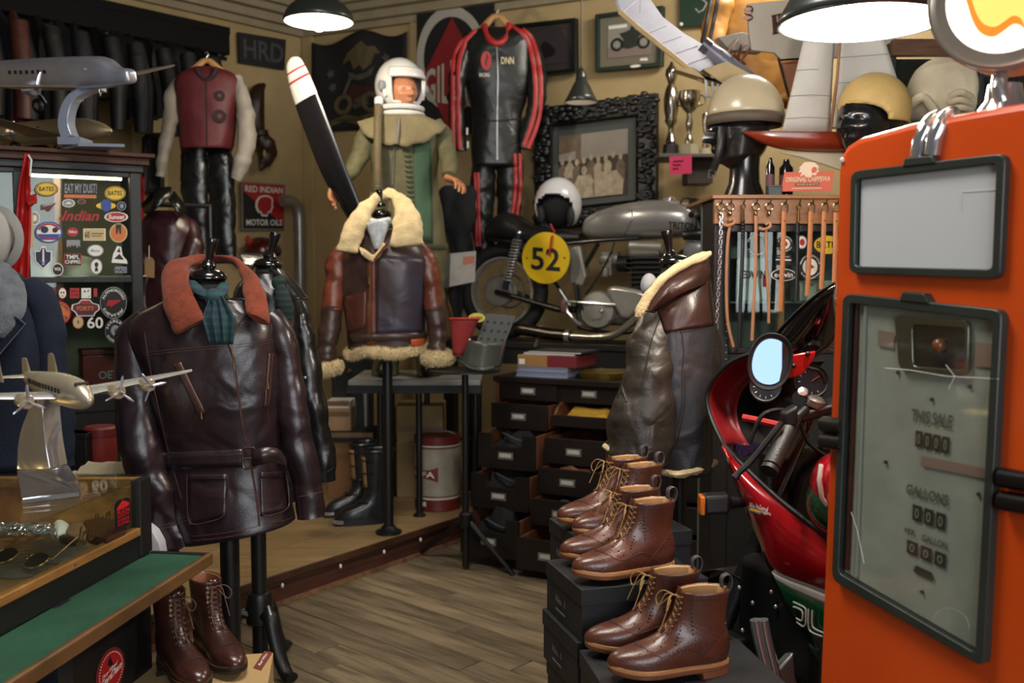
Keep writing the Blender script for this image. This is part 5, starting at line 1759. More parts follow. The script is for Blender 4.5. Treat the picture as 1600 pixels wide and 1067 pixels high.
 # ---- banners on the back wall
fl = thing('banner','black motorcycle banner with faded eagle behind the pilot','banner',bw(560,205,.06))
NX,NY = 20,16
def fpt(a,b,off=.0):
 u = 487 + 149 * a
 vt = 66 - 20 * a + 8 * sin(a*9)
 vb = 206 - 6 * a
 return bw(u,vt+(vb-vt)*(1-b),.06+.02*sin(a*11+b*3)+off)
ob('cloth',MB().grid([[fpt(i/NX,j/NY) for i in range(NX+1)] for j in range(NY+1)]),M('banner_black',(24,25,25),.85,var=.2),fl,solid=.004)
fg = M('banner_gold',(86,76,48),.85)
fr_ = M('banner_red',(64,28,26),.85)
fgr = M('banner_grey',(74,74,66),.85)
def fshape(nm,pts,mt):
 q = [fpt(a,b,.008) for a,b in pts]
 ob(nm,MB().prism(q,WBn*.002),mt,fl,smooth=False)
fshape('eagle',[(.32,.72),(.40,.74),(.44,.62),(.5,.66),(.54,.6),(.62,.66),(.66,.78),(.72,.80),(.66,.86),(.58,.84),(.52,.9),(.46,.86),(.38,.82)],fg)
fshape('scroll',[(.38,.62),(.46,.56),(.58,.58),(.66,.66),(.62,.55),(.5,.50),(.4,.54)],fgr)
for cx in (.33,.62):
 q = [fpt(cx+.075*cos(a),.28+.085*sin(a),.01) for a in [2*pi*i/24 for i in range(24)]]
 ob('wheel',MB().tube(q,.02,6,close=True),fg,fl)
fshape('bike_body',[(.36,.34),(.42,.48),(.46,.46),(.56,.44),(.66,.44),(.70,.38),(.6,.3),(.5,.26),(.4,.28)],fr_)
fshape('engine',[(.42,.3),(.56,.36),(.6,.26),(.44,.22)],fgr)
fshape('handlebar',[(.30,.34),(.38,.54),(.42,.60),(.46,.56),(.41,.52),(.34,.34)],fgr)
fshape('ribbon',[(.2,.12),(.36,.17),(.5,.13),(.64,.18),(.72,.17),(.7,.11),(.5,.05),(.34,.10),(.2,.05)],fg)
for cx,cy in ((.2,.66),(.78,.76),(.22,.5)):
 fshape('star',[(cx+(.05 if i % 2 else .025)*cos(i*pi/5),cy+(.06 if i % 2 else .03)*sin(i*pi/5)) for i in range(10)],fgr)
Q = wq((652,214),(772,206),(772,0),(651,18),bw,.06)
gb = thing('banner','black banner with red diamond and white ring behind the racing suit','banner',Q.q(.5,0))
ob('field',Q.slab(.01),M('banner_black2',(20,20,21),.8),gb,smooth=False)
def qpx(Q,u,v,off):
 p = onp(u,v,Q.c[0]+Q.n*off,Q.n)
 return p
ob('white_ring',MB().grid([[qpx(Q,706+r*cos(a),92+r*1.5*sin(a),.004) for a in [2*pi*i/40 for i in range(41)]] for r in (55,44)]),M('ring_white',(170,166,156),.8),gb,smooth=False)
ob('red_diamond',MB().prism([qpx(Q,u,v,.006) for u,v in ((706,27),(750,108),(706,214),(662,118))],Q.n*.002),M('diamond_red',(126,22,26),.8),gb,smooth=False)
Q2 = Quad(qpx(Q,663,158,.010),qpx(Q,752,170,.010),qpx(Q,752,72,.010),qpx(Q,663,112,.010))
ob('lettering',Q2.text('GILERA',0,0,1,1,.001),MATS['ring_white'],gb,smooth=False)
# ---- black and red leather racing suit on a hanger
Ys = 6.75
hanger('beech hanger holding the black and red racing suit',776,26,30,28,Ys)
rsu = thing('racing_suit','black leather racing suit with red sleeve stripes on hanger','racing suit',P(778,395,Ys))
tor = body_px([(44,752,806,.05,0),(54,730,826,.09,0),(70,722,832,.11,0),(110,725,830,.115,0),(150,732,824,.11,0),(186,738,814,.105,0),(230,737,816,.11,0),(262,738,816,.11,0)],Ys,amp=.016,seed=81)
sbk = M('suit_black',(24,27,26),.34,var=.3,vs=7,bump=.15,bs=150,wr=.5,ws=8)
sto = ob('torso',tor,sbk,rsu,solid=-.006)
sls = []
for k,q in enumerate((((735,60,12,0),(722,90,14,-.03),(714,130,14,-.05),(713,180,12,-.06),(718,236,10,-.06)),((822,62,13,0),(834,92,15,-.03),(839,130,15,-.05),(834,180,13,-.06),(820,232,11,-.06)))):
 m = sleeve_px(q,Ys,amp=.014,seed=82+k)
 ob('sleeve',m,sbk,rsu)
 sls.append(m.bvh())
for k,q in enumerate((((757,250,20,0),(754,300,19,0),(754,350,17,0),(758,400,15,0)),((797,250,20,0),(796,300,19,0),(793,350,17,0),(792,400,15,0)))):
 m = sleeve_px(q,Ys,amp=.016,seed=84+k)
 ob('leg',m,sbk,rsu)
 sls.append(m.bvh())
TT = sls + [tor.bvh()]
rdl = M('suit_red',(170,44,44),.45,var=.15,vs=8,wr=.3,ws=8)
def stripe(pth,r,off=.004):
 pts = [hit(u,v,TT,off) for u,v in cr_smooth(pth,30)]
 pts = [p for p in pts if p is not None]
 if len(pts) > 3:
  ob('stripe',MB().tube(pts,r,8,up=(0,-1,.02),flat=.3),rdl,rsu)
for o_ in (0,8):
 stripe([(752-8-o_*.9,48+o_),(728-o_,66+o_*.3),(717-o_,100),(711+6-o_-1,150),(710+6-o_,190),(717+2-o_,238)],.0145)
 stripe([(800+o_*1.2,42+o_*.1),(822+o_,60+0),(833+o_,96),(839+o_-2,140),(833+o_,185),(817+o_,232)],.0145)
for o_ in (0,7):
 stripe([(804+o_,240),(806+o_-1,290),(800+o_-1,345)],.013)
 stripe([(743+o_*.6,270),(744+o_*.6,320),(746+o_*.6,385)],.010)
ob('collar',MB().tube([P(u,v,Ys-d) for u,v,d in cr_smooth([(757,40,.03),(762,58,.09),(776,68,.12),(790,60,.09),(796,38,.03)],18)],.022,10),rdl,rsu)
c = hit(760,95,TT,.004)
em = ob('emblem_patch',MB().loft([[c+V((.035*cos(a),-.003*k,.06*sin(a))) for a in [2*pi*i/20 for i in range(20)]] for k in (0,1)]),rdl,rsu)
ob('emblem_mark',MB().prism([c+V((x_,-.006,z_)) for x_,z_ in ((.004,.05),(.012,.02),(.0,-.01),(.006,-.045),(-.008,-.01),(.002,.015))],(0,-.002,0)),blackp,em)
for txt,u0,v0,u1,v1,mt in (('DNN',783,100,803,89,cream),('RACING',749,120,765,114,white)):
 y_ = hit((u0+u1)/2,(v0+v1)/2,TT,.006).y - .012
 Q = Quad(P(u0,v0,y_),P(u1,v0,y_),P(u1,v1,y_),P(u0,v1,y_))
 ob('lettering',Q.text(txt,0,0,1,1,0),mt,rsu,smooth=False)
ob('waist_seam',seam(((738,186),(776,189),(812,186)),TT,.006),thread,rsu)
ob('front_zip',seam(((776,70),(778,120),(777,180),(777,250)),TT,.005),steel,rsu)
for u,v in ((730,205),(731,226)):
 p = hit(u,v,TT,.004) or P(u,v,Ys-.1)
 ob('cuff_zip',MB().box(p,(.012,.006,.045)),white,rsu)
 # ---- framed pictures
gfr = M('dark_green_frame',(28,44,36),.4)
def picture(label,bl,br,tr,tl,fw,fm,matm,inner,name='framed_picture'):
 Q = wq(bl,br,tr,tl,bw,.05)
 t = thing(name,label,'picture',Q.q(.5,0))
 ob('backing',Q.slab(.02),blackp,t,smooth=False)
 ob('mat_board',Q.pl([(.02,.02),(.98,.02),(.98,.98),(.02,.98)],.004),matm,t,smooth=False)
 for (a0,b0,a1,b1) in ((0,0,1,fw*1.1),(0,1-fw*1.1,1,1),(0,fw,fw,1-fw),(1-fw,fw,1,1-fw)):
  ob('frame_rail',MB().prism([Q.q(a,b,.002) for a,b in ((a0,b0),(a1,b0),(a1,b1),(a0,b1))],Q.n*.03),fm,t,smooth=False,bevel=.004)
 a0,b0,a1,b1 = inner
 pq = Q.sub(a0,b0,a1,b1,.006)
 pq.n = Q.n
 return t,Q,pq
t,Q,pq = picture('dark framed picture half hidden behind the racing suit',(800,124),(903,113),(902,29),(800,40),.06,M('near_black_frame',(18,20,20),.35),M('mat_dark',(50,44,40),.7),(.2,.2,.85,.82))
ph = ob('photograph',pq.slab(.002,False),M('photo_dim',(56,50,54),.5),t,smooth=False)
ob('figure',pq.pl([(.35,.3),(.5,.2),(.68,.25),(.75,.4),(.6,.62),(.48,.72),(.38,.55)],.004),blackp,ph,smooth=False)
t,Q,pq = picture('green framed picture of a vintage motorcycle',(932,113),(1036,104),(1038,10),(932,24),.06,gfr,M('mat_taupe',(112,106,90),.7),(.18,.22,.82,.80))
ph = ob('photograph',pq.slab(.002,False),M('photo_grey',(140,136,124),.5),t,smooth=False)
ob('photo_ground',pq.pl([(0,0),(1,0),(1,.25),(0,.3)],.004),M('photo_pink',(128,112,104),.6),ph,smooth=False)
for cx in (.22,.84):
 ob('photo_wheel',pq.ringm(cx,.38,.15,.2,.62,.006,24),blackp,ph,smooth=False)
 ob('photo_hub',pq.disc(cx,.38,.05,.07,.006),greyp,ph,smooth=False)
ob('photo_machine',pq.pl([(.3,.35),(.38,.5),(.28,.7),(.42,.74),(.52,.78),(.58,.98),(.64,.76),(.9,.7),(.84,.62),(.72,.55),(.74,.3),(.5,.22),(.36,.26)],.006),M('photo_dark',(36,40,38),.5),ph,smooth=False)
ob('photo_stripe',pq.pl([(.02,.86),(.45,.86),(.45,.96),(.02,.96)],.006),white,ph,smooth=False)
ob('name_plate',Q.disc(.62,.03,.08,.025,.036),white,t,smooth=False)
ob('caption',Q.pl([(.66,.13),(.78,.12),(.77,.17),(.67,.17)],.006),white,t,smooth=False)
# large ornate frame with an old group photograph
orn = M('ornate_black',(15,15,15),.38,bump=.5,bs=50)
t,Q,pq = picture('large ornate black frame holding a sepia group photograph',(838,362),(1027,342),(1028,146),(838,170),.14,orn,M('mat_slate',(72,78,76),.5),(.20,.22,.77,.75))
cv = MB()
rg = random.Random(2)
for i in range(420):
 side = i % 4
 s = rg.random()
 w_ = rg.uniform(.015,.125)
 a,b = ((s,w_),(s,1-w_),(w_,s),(1-w_,s))[side]
 cv.ell(Q.q(a,b,.034),(.030,.018,.022),7,5)
ob('carving',cv,orn,t,kind='stuff')
ob('inner_fillet',MB().tube([Q.q(a,b,.034) for a,b in ((.15,.16),(.85,.16),(.85,.84),(.15,.84))],.012,6,close=True),M('gloss_black',(14,14,14),.12,coat=.6),t)
ph = ob('photograph',pq.slab(.002,False),M('sepia_dark',(62,52,44),.6,var=.4,vs=14),t,smooth=False)
sep = M('sepia_light',(176,160,136),.6,var=.25,vs=20)
se2 = M('sepia_mid',(112,94,76),.6,var=.25,vs=20)
sky_ = M('sepia_sky',(150,142,132),.6,var=.1)
ob('photo_sky',pq.pl([(0,.62),(1,.62),(1,1),(0,1)],.004),sky_,ph,smooth=False)
ob('photo_pillar',pq.pl([(.25,.55),(.33,.55),(.33,1),(.25,1)],.005),se2,ph,smooth=False)
ob('photo_roof',pq.pl([(0,.72),(.25,.75),(.25,1),(0,1)],.005),se2,ph,smooth=False)
for i in range(9):
 cx = .06 + .105 * i
 cy = .60 + .03 * sin(i*2)
 mt = (se2,sep,se2,MATS['sepia_dark'])[i % 4]
 ob('photo_figure',pq.pl([(cx-.06,.2),(cx+.06,.2),(cx+.065,cy-.12),(cx+.03,cy-.05),(cx-.03,cy-.05),(cx-.065,cy-.12)],.006+.0004*i),mt,ph,smooth=False)
 ob('photo_face',pq.disc(cx,cy,.028,.05,.010),sep,ph,smooth=False)
for cx,cy,s in ((.72,.34,1.25),(.38,.32,.9),(.12,.3,.8)):
 mt = sep if cx != .12 else se2
 ob('photo_figure',pq.pl([(cx-.17*s,.02),(cx+.17*s,.02),(cx+.18*s,cy-.1),(cx+.1*s,cy+.05),(cx-.1*s,cy+.05),(cx-.18*s,cy-.12)],.0112),mt,ph,smooth=False)
 ob('photo_face',pq.disc(cx,cy+.12,.045*s,.075*s,.012),sep,ph,smooth=False)
gs = wq((1062,42),(1112,38),(1112,-30),(1062,-22),bw,.05)
t = thing('wall_sign','dark green board at the top beside the framed motorcycle picture','sign',gs.q(.5,0))
ob('board',gs.slab(.015),M('sign_green',(22,48,34),.5),t,smooth=False)
ob('screw',MB().ell(gs.q(.06,.06,.004),(.012,.006,.012),8,6),white,t)
ob('flourish',MB().tube([gs.q(a,b,.004) for a,b in ((.5,.4),(.6,.3),(.75,.35),(.85,.5),(.7,.6))],.006,6),greyp,t)
# ---- lamps
lampg = M('lamp_outside',(40,44,42),.35,coat=.3)
lampi = M('lamp_inside_white',(235,232,222),.5)
def pendant(label,u,v,rpx,Y,prof,cord_to,bulb_r,bulb_dz,glow,power,col,inner_mat=None,soft=.05):
 c = P(u,v,Y)
 R = rpx * Y / F
 t = thing('pendant_lamp',label,'lamp',c)
 rings = [[c+V((R*r*cos(2*pi*j/40),R*r*sin(2*pi*j/40),R*h)) for j in range(40)] for r,h in prof]
 ob('shade',MB().loft(rings,True,False),lampg,t,solid=.004)
 rin = [[c+V((R*r*.97*cos(2*pi*j/40),R*r*.97*sin(2*pi*j/40),R*(h-.02)+.002)) for j in range(40)] for r,h in prof]
 ob('lining',MB().loft(rin,True,False),inner_mat or lampi,t)
 ob('rim',MB().tube([c+V((R*cos(2*pi*j/48),R*sin(2*pi*j/48),0)) for j in range(48)],R*.014+.001,6,close=True),lampg,t)
 top = prof[-1]
 tc = c + V((0,0,R*top[1]))
 ob('socket',MB().lathe([(R*top[0]*1.1,-.01),(R*top[0]*1.05,.03),(R*top[0]*.5,.05),(.006,.06)],tc,n=20),lampg,t)
 ob('cord',MB().tube([tc+V((0,0,.05)),V((tc.x,tc.y,CEIL))],.0045,6),black,t)
 if bulb_r:
  ob('bulb',MB().ell(c+V((0,0,bulb_dz)),(bulb_r,bulb_r,bulb_r*1.2),16,12),M('bulb_%d' % int(u),(255,236,200),.5,emit=glow),t)
 if power:
  l = light('lamp_light_%d' % int(u),'POINT',c+V((0,0,bulb_dz-bulb_r*1.2-soft-.01)),power,col,soft)
 return t
dome = [(1,0),(.98,.10),(.92,.24),(.80,.40),(.62,.54),(.42,.64),(.26,.70),(.22,.9)]
pendant('lit dome pendant lamp above the propeller tip',498,34,53,4.9,dome,0,.035,-.005,30,30,(1,.86,.66))
pendant('small dark cone lamp hanging before the ornate frame',908,160,25,6.0,[(1,0),(.8,.38),(.6,.78),(.38,1.2),(.32,1.26),(.3,1.5)],0,.02,.05,3,0,(1,.9,.7))
# ---- trophies on a small wall shelf
Yt = 6.35
sh_ = thing('wall_shelf','narrow grey wall shelf holding the trophies','shelf',P(1072,243,Yt))
a,b = P(1028,241,Yt),P(1130,238,Yt)
zsh = a.z
ob('board',MB().box(((a.x+b.x)/2,Yt+.12,zsh-.012),(b.x-a.x,.34,.022)),M('shelf_grey',(86,84,76),.5),sh_,smooth=False,bevel=.003)
ob('bracket',MB().box((b.x-.14,Yt+.12,zsh-.10),(.16,.2,.16)),M('bracket_dark',(56,46,38),.6),sh_,smooth=False)
silv = M('tarnished_silver',(168,162,148),.22,1.0,var=.2,vs=12)
s = Yt / F
def trophy(label,u,prof,base,Y=Yt,handles=None,mat=silv):
 x_ = P(u,238,Y).x
 p = V((x_,Y+.1,zsh))
 t = thing('trophy',label,'trophy',p)
 ob('plinth',MB().lathe([(base[0]*s,0),(base[0]*s,base[1]*s*.3),(base[0]*.9*s,base[1]*s)],p,n=(4 if base[2] else 24)),base[3],t,smooth=not base[2])
 ob('cup',MB().lathe([(r*s,h*s) for r,h in prof],p,n=28),mat,t)
 if handles:
  h0,h1,rr_ = handles
  for d in (-1,1):
   q = cr_smooth([(p.x+d*rr_*.7*s,p.y,p.z+h0*s),(p.x+d*rr_*1.5*s,p.y,p.z+(h0+(h1-h0)*.3)*s),(p.x+d*rr_*1.55*s,p.y,p.z+(h0+(h1-h0)*.75)*s),(p.x+d*rr_*s,p.y,p.z+h1*s)],12)
   ob('handle',MB().tube(q,1.2*s,6),mat,t)
 return t
trophy('tall tapered silver trophy with lid on the wall shelf',1052,[(7,18),(9,22),(6,30),(4,38),(5,46),(9,52),(10,54),(9,60),(11,70),(12,90),(9,104),(5,112),(10,126),(9,134),(4,140),(2,146)],(13,18,False,black))
trophy('two-handled silver cup trophy on a square plinth',1081,[(6,18),(7,24),(4,30),(3,36),(5,44),(6,52),(4,60),(4,66),(10,72),(15,80),(17,90),(16,98),(17,100)],(15,18,True,M('plinth_cream',(170,160,136),.5)),handles=(76,96,15))
trophy('slim silver trophy at the end of the wall shelf',1107,[(5,12),(6,16),(3,22),(3,34),(5,48),(6,62),(5,66)],(9,12,False,M('plinth_cream',(170,160,136),.5)))
nt_ = thing('pink_note','pink handwritten card hanging from the trophy shelf','note',P(1064,273,Yt-.06))
Q = pxquad((1047,273),(1081,271),(1081,242),(1046,245),Y=Yt-.06)
ob('card',Q.slab(.002),M('pink_card',(198,48,92),.7),nt_,smooth=False)
for i in range(3):
 ob('handwriting',MB().tube([Q.q(.14+.06*k,.72-.2*i+.04*((k*7+i) % 3-1),.002) for k in range(9-2*i)],.003,4),blackp,nt_)
 # ================================================================== cafe racer on a plinth behind the drawers
bH = V((cos(math.radians(25)),-sin(math.radians(25)),0))
bS = V((-bH.y*-1,-bH.x,0))
bS = V((-sin(math.radians(25)),-cos(math.radians(25)),0))
bO = P(787,455,6.5)
Z3 = V((0,0,1))
def bx(u,v,y=0.0):
 """point of the machine under this picture point, y metres towards us from its middle plane"""
 return onp(u,v,bO+bS*y,bS)
RW = .312
zpl = bO.z - RW
pln = thing('bike_plinth','black plank stand carrying the cafe racer','stand',bO+bH*.7-V((0,0,bO.z)))
cc = bO + bH * .68
ob('top',MB().box(V((cc.x,cc.y,zpl-.02)),(2.15,.46,.04),bH,bS),blackw,pln,smooth=False,bevel=.004)
ob('fascia',MB().box(V((cc.x,cc.y,zpl-.09))+bS*.2,(2.1,.03,.1),bH,bS),blackw,pln,smooth=False)
for a in (-.98,0,.98):
 for s in (-.17,.17):
  q = cc + bH * a + bS * s
  ob('leg',MB().box(V((q.x,q.y,(zpl-.04)/2)),(.07,.07,zpl-.04),bH,bS),blackw,pln,smooth=False)
rub = M('tyre_rubber',(24,24,25),.7,var=.2,bump=.3,bs=80)
alloy = M('polished_alloy',(192,190,182),.28,.6,var=.15,vs=8)
dalloy = M('dull_alloy',(140,138,130),.45,.55,var=.2,vs=10)
bk1 = thing('cafe_racer','vintage cafe racer with silver tank and yellow number plate 52','motorcycle',V((cc.x,cc.y,zpl)))
def wheel(par,c,ax,fw,R,tr,rimr,spokes=20,disc=None):
 """c hub centre, ax axle direction, fw forward"""
 up = ax.cross(fw).normalized()
 cir = lambda r,n=40,o=0.0: [c+ax*o+fw*(r*cos(2*pi*i/n))+up*(r*sin(2*pi*i/n)) for i in range(n)]
 t = ob('tyre',MB().tube(cir(R-tr),tr,14,close=True),rub,par)
 for o in (-tr*.35,0,tr*.35):
  ob('tread_groove',MB().tube(cir(R-.0015-abs(o)*.2,40,o),.0025,4,close=True),blackp,t)
 r = ob('rim',MB().grid([cir(rimr,40,-tr*.75),cir(rimr-.012,40,-tr*.5),cir(rimr-.016,40,0),cir(rimr-.012,40,tr*.5),cir(rimr,40,tr*.75)],wrap=True),alloy,par,solid=.004)
 for o in (-tr*.8,tr*.8):
  ob('rim_flange',MB().tube(cir(rimr-.006,40,o),.008,8,close=True),alloy,r)
 ob('hub',MB().lathe([(.035,-.06),(.075,-.055),(.08,-.03),(.03,-.02),(.03,.02),(.08,.03),(.075,.055),(.035,.06)],c,ax,n=24),alloy,par)
 for i in range(spokes):
  a = 2 * pi * i / spokes
  b = a + (.32 if i % 2 else-.32)
  o = .035 * (1 if i % 4<2 else-1)
  p = c + ax * o + fw * (.07*cos(b)) + up * (.07*sin(b))
  q = c + fw * ((rimr-.012)*cos(a)) + up * ((rimr-.012)*sin(a))
  ob('spoke',MB().tube([p,q],.0018,4),steel,r)
wheel(bk1,bO,bS,bH,RW,.044,.222)
fax = bO + bH * 1.36
wheel(bk1,fax,bS,bH,RW,.040,.230)
ob('rear_sprocket',MB().tube([bO+bS*-.08+bH*(.11*cos(a))+Z3*(.11*sin(a)) for a in [2*pi*i/30 for i in range(30)]],.008,6,close=True),steel,bk1)
ob('brake_drum',MB().lathe([(.098,0),(.10,.02),(.09,.032),(.03,.036)],bO+bS*.06,bS,n=28),dalloy,bk1)
# swing arm, frame
fb = M('frame_black',(17,17,18),.3,coat=.4)
for y in (-.12,.12):
 ob('swing_arm',MB().tube([bO+bS*y,bx(870,483,y),bx(900,484,y)],[.016,.02,.022],10),fb,bk1)
 ob('seat_rail',MB().tube([bx(764,374,y),bx(800,378,y),bx(860,383,y),bx(930,376,y),bx(1000,372,y)],.013,10),fb,bk1)
 ob('rear_stay',MB().tube([bx(808,380,y),bx(860,430,y),bx(895,484,y)],.012,8),fb,bk1)
 ob('down_tube',MB().tube([bx(1085,372,y*.4),bx(1062,440,y*.7),bx(1035,510,y),bx(960,522,y),bx(905,512,y),bx(900,440,y),bx(935,380,y)],.014,10),fb,bk1)
 # shocks with chrome springs
for y in (.17,-.17):
 a,b = bx(811,364,y),bx(789,452,y)
 d = b - a
 L = d.length
 d.normalize()
 x,yy = frame(d)
 s_ = ob('shock',MB().lathe([(.012,0),(.024,.01),(.024,L*.2),(.012,L*.22),(.012,L*.8),(.022,L*.82),(.02,L)],a,d,n=14),M('shock_blue_black',(26,32,48),.3),bk1)
 ob('spring',MB().tube([a+d*(L*(.1+.74*i/120))+x*(.029*cos(i*.72))+yy*(.029*sin(i*.72)) for i in range(121)],.0055,6),chrome,s_)
 ob('bolt',MB().ell(a,(.018,.018,.018),10,8),chrome,s_)
 # seat
seatm = M('seat_vinyl',(26,26,25),.42,wr=.15,ws=8,bump=.2,bs=120)
rs = []
for u,vt,vb,wd in cr_smooth([(763,366,372,.06),(768,350,374,.10),(780,338,374,.13),(796,332,375,.14),(815,340,378,.14),(830,352,382,.14),(860,358,384,.14),(890,360,382,.12),(912,364,378,.09)],30):
 t_,b_ = bx(u,vt),bx(u,vb)
 c = (t_+b_) / 2
 hh_ = (t_-b_).length / 2
 rs.append([c+bS*(wd*abs(cos(a)) ** .75*(1 if cos(a)>0 else-1))+Z3*(hh_*abs(sin(a)) ** .75*(1 if sin(a)>0 else-1)) for a in [2*pi*i/22 for i in range(22)]])
so = ob('seat',MB().loft(rs),seatm,bk1)
ob('seat_seam',MB().tube([p for p in [r[4]+(r[4]-(r[0]+r[11])/2).normalized()*.002 for r in rs[10:]]],.003,5),blackp,so)
# alloy tank
tk = M('tank_alloy',(174,174,172),.27,.6,var=.14,vs=4)
rs = []
for u,vt,vb,wd in cr_smooth([(914,354,364,.05),(920,341,370,.09),(940,330,373,.125),(970,321,374,.15),(1010,314,374,.165),(1050,313,373,.165),(1080,317,371,.15),(1095,326,368,.11),(1100,336,362,.06)],40):
 t_,b_ = bx(u,vt),bx(u,vb)
 c = (t_+b_) / 2
 hh_ = (t_-b_).length / 2
 knee = math.exp(-((u-950)/26.0) ** 2) * .035
 ring = []
 for a in [2*pi*i/36 for i in range(36)]:
  ca,sa = cos(a),sin(a)
  w_ = wd * abs(ca) ** .7 - knee * max(0,abs(ca)-.3)
  ring.append(c+bS*(w_*(1 if ca>0 else-1))+Z3*(hh_*abs(sa) ** .8*(1 if sa>0 else-1)))
 rs.append(ring)
tm = MB().loft(rs)
to = ob('fuel_tank',tm,tk,bk1)
T = [tm.bvh()]
lt = MB()
vs_,fs_ = text2d('TRITON',0)
ok = True
for x_,y_ in vs_:
 p = hit(1044+44*x_,357-11*y_+2*x_,T,.003)
 lt.v.append(p if p is not None else bx(1044+44*x_,357-11*y_,.17))
lt.f = list(fs_)
ob('lettering',lt,blackp,to,smooth=False)
ob('filler_cap',MB().lathe([(.04,-.01),(.04,.014),(.03,.022),(.01,.024)],bx(1046,313),n=18),chrome,to)
ob('knee_seam',seam(((985,326),(988,340),(980,358),(972,372)),T,.004),steel,to)
# number plate
c = bx(853,403,.23)
x,y = bH,Z3
nb = ob('number_plate',MB().lathe([(.158,0),(.158,.004)],c,bS,n=40),M('plate_yellow',(216,180,22),.4,var=.06),bk1,label='round yellow number plate 52')
Q = Quad(c-bH*.1-Z3*.07+bS*.006,c+bH*.1-Z3*.085+bS*.006,c+bH*.1+Z3*.055+bS*.006,c-bH*.1+Z3*.07+bS*.006)
ob('lettering',Q.text('52',.02,0,.98,1,.001),blackp,nb,smooth=False)
ob('rivet',MB().ell(c+bH*.125+bS*.005,(.006,.006,.006),8,6),blackp,nb)
ob('rivet',MB().ell(c-bH*.125+bS*.005,(.006,.006,.006),8,6),blackp,nb)
ob('strap',MB().tube([bx(866,362,.2),bx(862,372,.25),bx(858,400,.25)],.007,6),redp,nb)
ob('plate_stay',MB().tube([bx(838,383,.12),c-bS*.002],.008,6),fb,nb)
# oil tank, carburettors, engine
ob('oil_tank',MB().prism([bx(u,v,.06) for u,v in ((892,388),(914,384),(924,432),(918,447),(898,444))],bS*.09),dalloy,bk1,bevel=.012,seg=3)
ob('carburettor',MB().lathe([(.03,0),(.045,.02),(.045,.06),(.035,.08),(.045,.09),(.045,.12)],bx(938,405,.1),bH,n=18).box(bx(951,412,.1),(.06,.07,.14),bH,bS),dalloy,bk1)
ob('float_bowl',MB().lathe([(.03,0),(.034,.01),(.034,.05),(.02,.06)],bx(945,432,.13),n=14),dalloy,bk1)
for i in range(4):
 ob('intake_rubber',MB().tube([bx(968+4*i,412,.1)+bS*(.038*cos(a))+Z3*(.038*sin(a)) for a in [2*pi*k/20 for k in range(20)]],.012,8,close=True),blackp,bk1)
for i in range(7):
 p = bx(1018,404+7.5*i,0)
 ob('cylinder_fin',MB().box(p,(.24-.006*abs(i-3),.30,.008),bH,bS),M('engine_black',(30,30,30),.5),bk1,smooth=False,bevel=.003)
ob('cylinder',MB().box(bx(1018,428,0),(.19,.24,.22),bH,bS),MATS['engine_black'],bk1,smooth=False,bevel=.02)
ob('cylinder_head',MB().box(bx(1015,392,0),(.2,.25,.08),bH,bS),dalloy,bk1,smooth=False,bevel=.02)
ob('rocker_box',MB().tube([bx(985,384,.1),bx(1035,386,.1)],.035,12),alloy,bk1)
ob('crankcase',MB().box(bx(985,484,0),(.42,.24,.19),bH,bS),dalloy,bk1,bevel=.05,seg=3)
ob('gearbox_cover',MB().lathe([(.115,0),(.118,.03),(.105,.055),(.06,.062),(.055,.075),(.02,.08)],bx(937,484,.12),bS,n=30),alloy,bk1)
ob('timing_cover',MB().prism([bx(u,v,.12) for u,v in ((952,452),(962,446),(1000,452),(1018,458),(1016,470),(988,498),(976,496),(960,468))],bS*.08),alloy,bk1,bevel=.02,seg=3)
ob('cover_bolt',MB().ell(bx(940,486,.2),(.014,.014,.014),10,8),chrome,bk1)
for u,v in ((922,470),(926,500),(952,500),(955,474)):
 ob('cover_bolt',MB().ell(bx(u,v,.185),(.008,.008,.008),8,6),chrome,bk1)
ob('gear_lever',MB().tube([bx(884,471,.19),bx(915,473,.2),bx(962,476,.2)],.009,8),chrome,bk1)
ob('foot_rest',MB().tube([bx(884,471,.18),bx(886,488,.2),bx(897,500,.2),bx(908,508,.2)],.011,8),chrome,bk1)
ob('kick_pedal',MB().ell(bx(880,478,.2),(.02,.03,.05),12,8),M('pink_worn_rubber',(110,80,76),.6),bk1)
# exhaust
ex = cr_smooth([tuple(bx(u,v,.2)) for u,v in ((1028,448),(1024,470),(1004,488),(984,506),(966,520),(950,526),(925,527),(890,525))],40)
ob('exhaust_pipe',MB().tube(ex,.024,14),M('exhaust_chrome',(170,164,150),.22,.8,var=.2),bk1)
mf = cr_smooth([tuple(bx(u,v,.2)) for u,v in ((893,525),(860,522),(830,517),(806,513))],20)
ob('silencer',MB().tube(mf,[.03,.036]+[.037]*16+[.034,.028],16),M('silencer_dark',(90,86,80),.3,1.0),bk1)
ob('pipe_clamp',MB().tube([bx(884,525,.2),bx(891,525.5,.2)],.041,14),chrome,bk1)
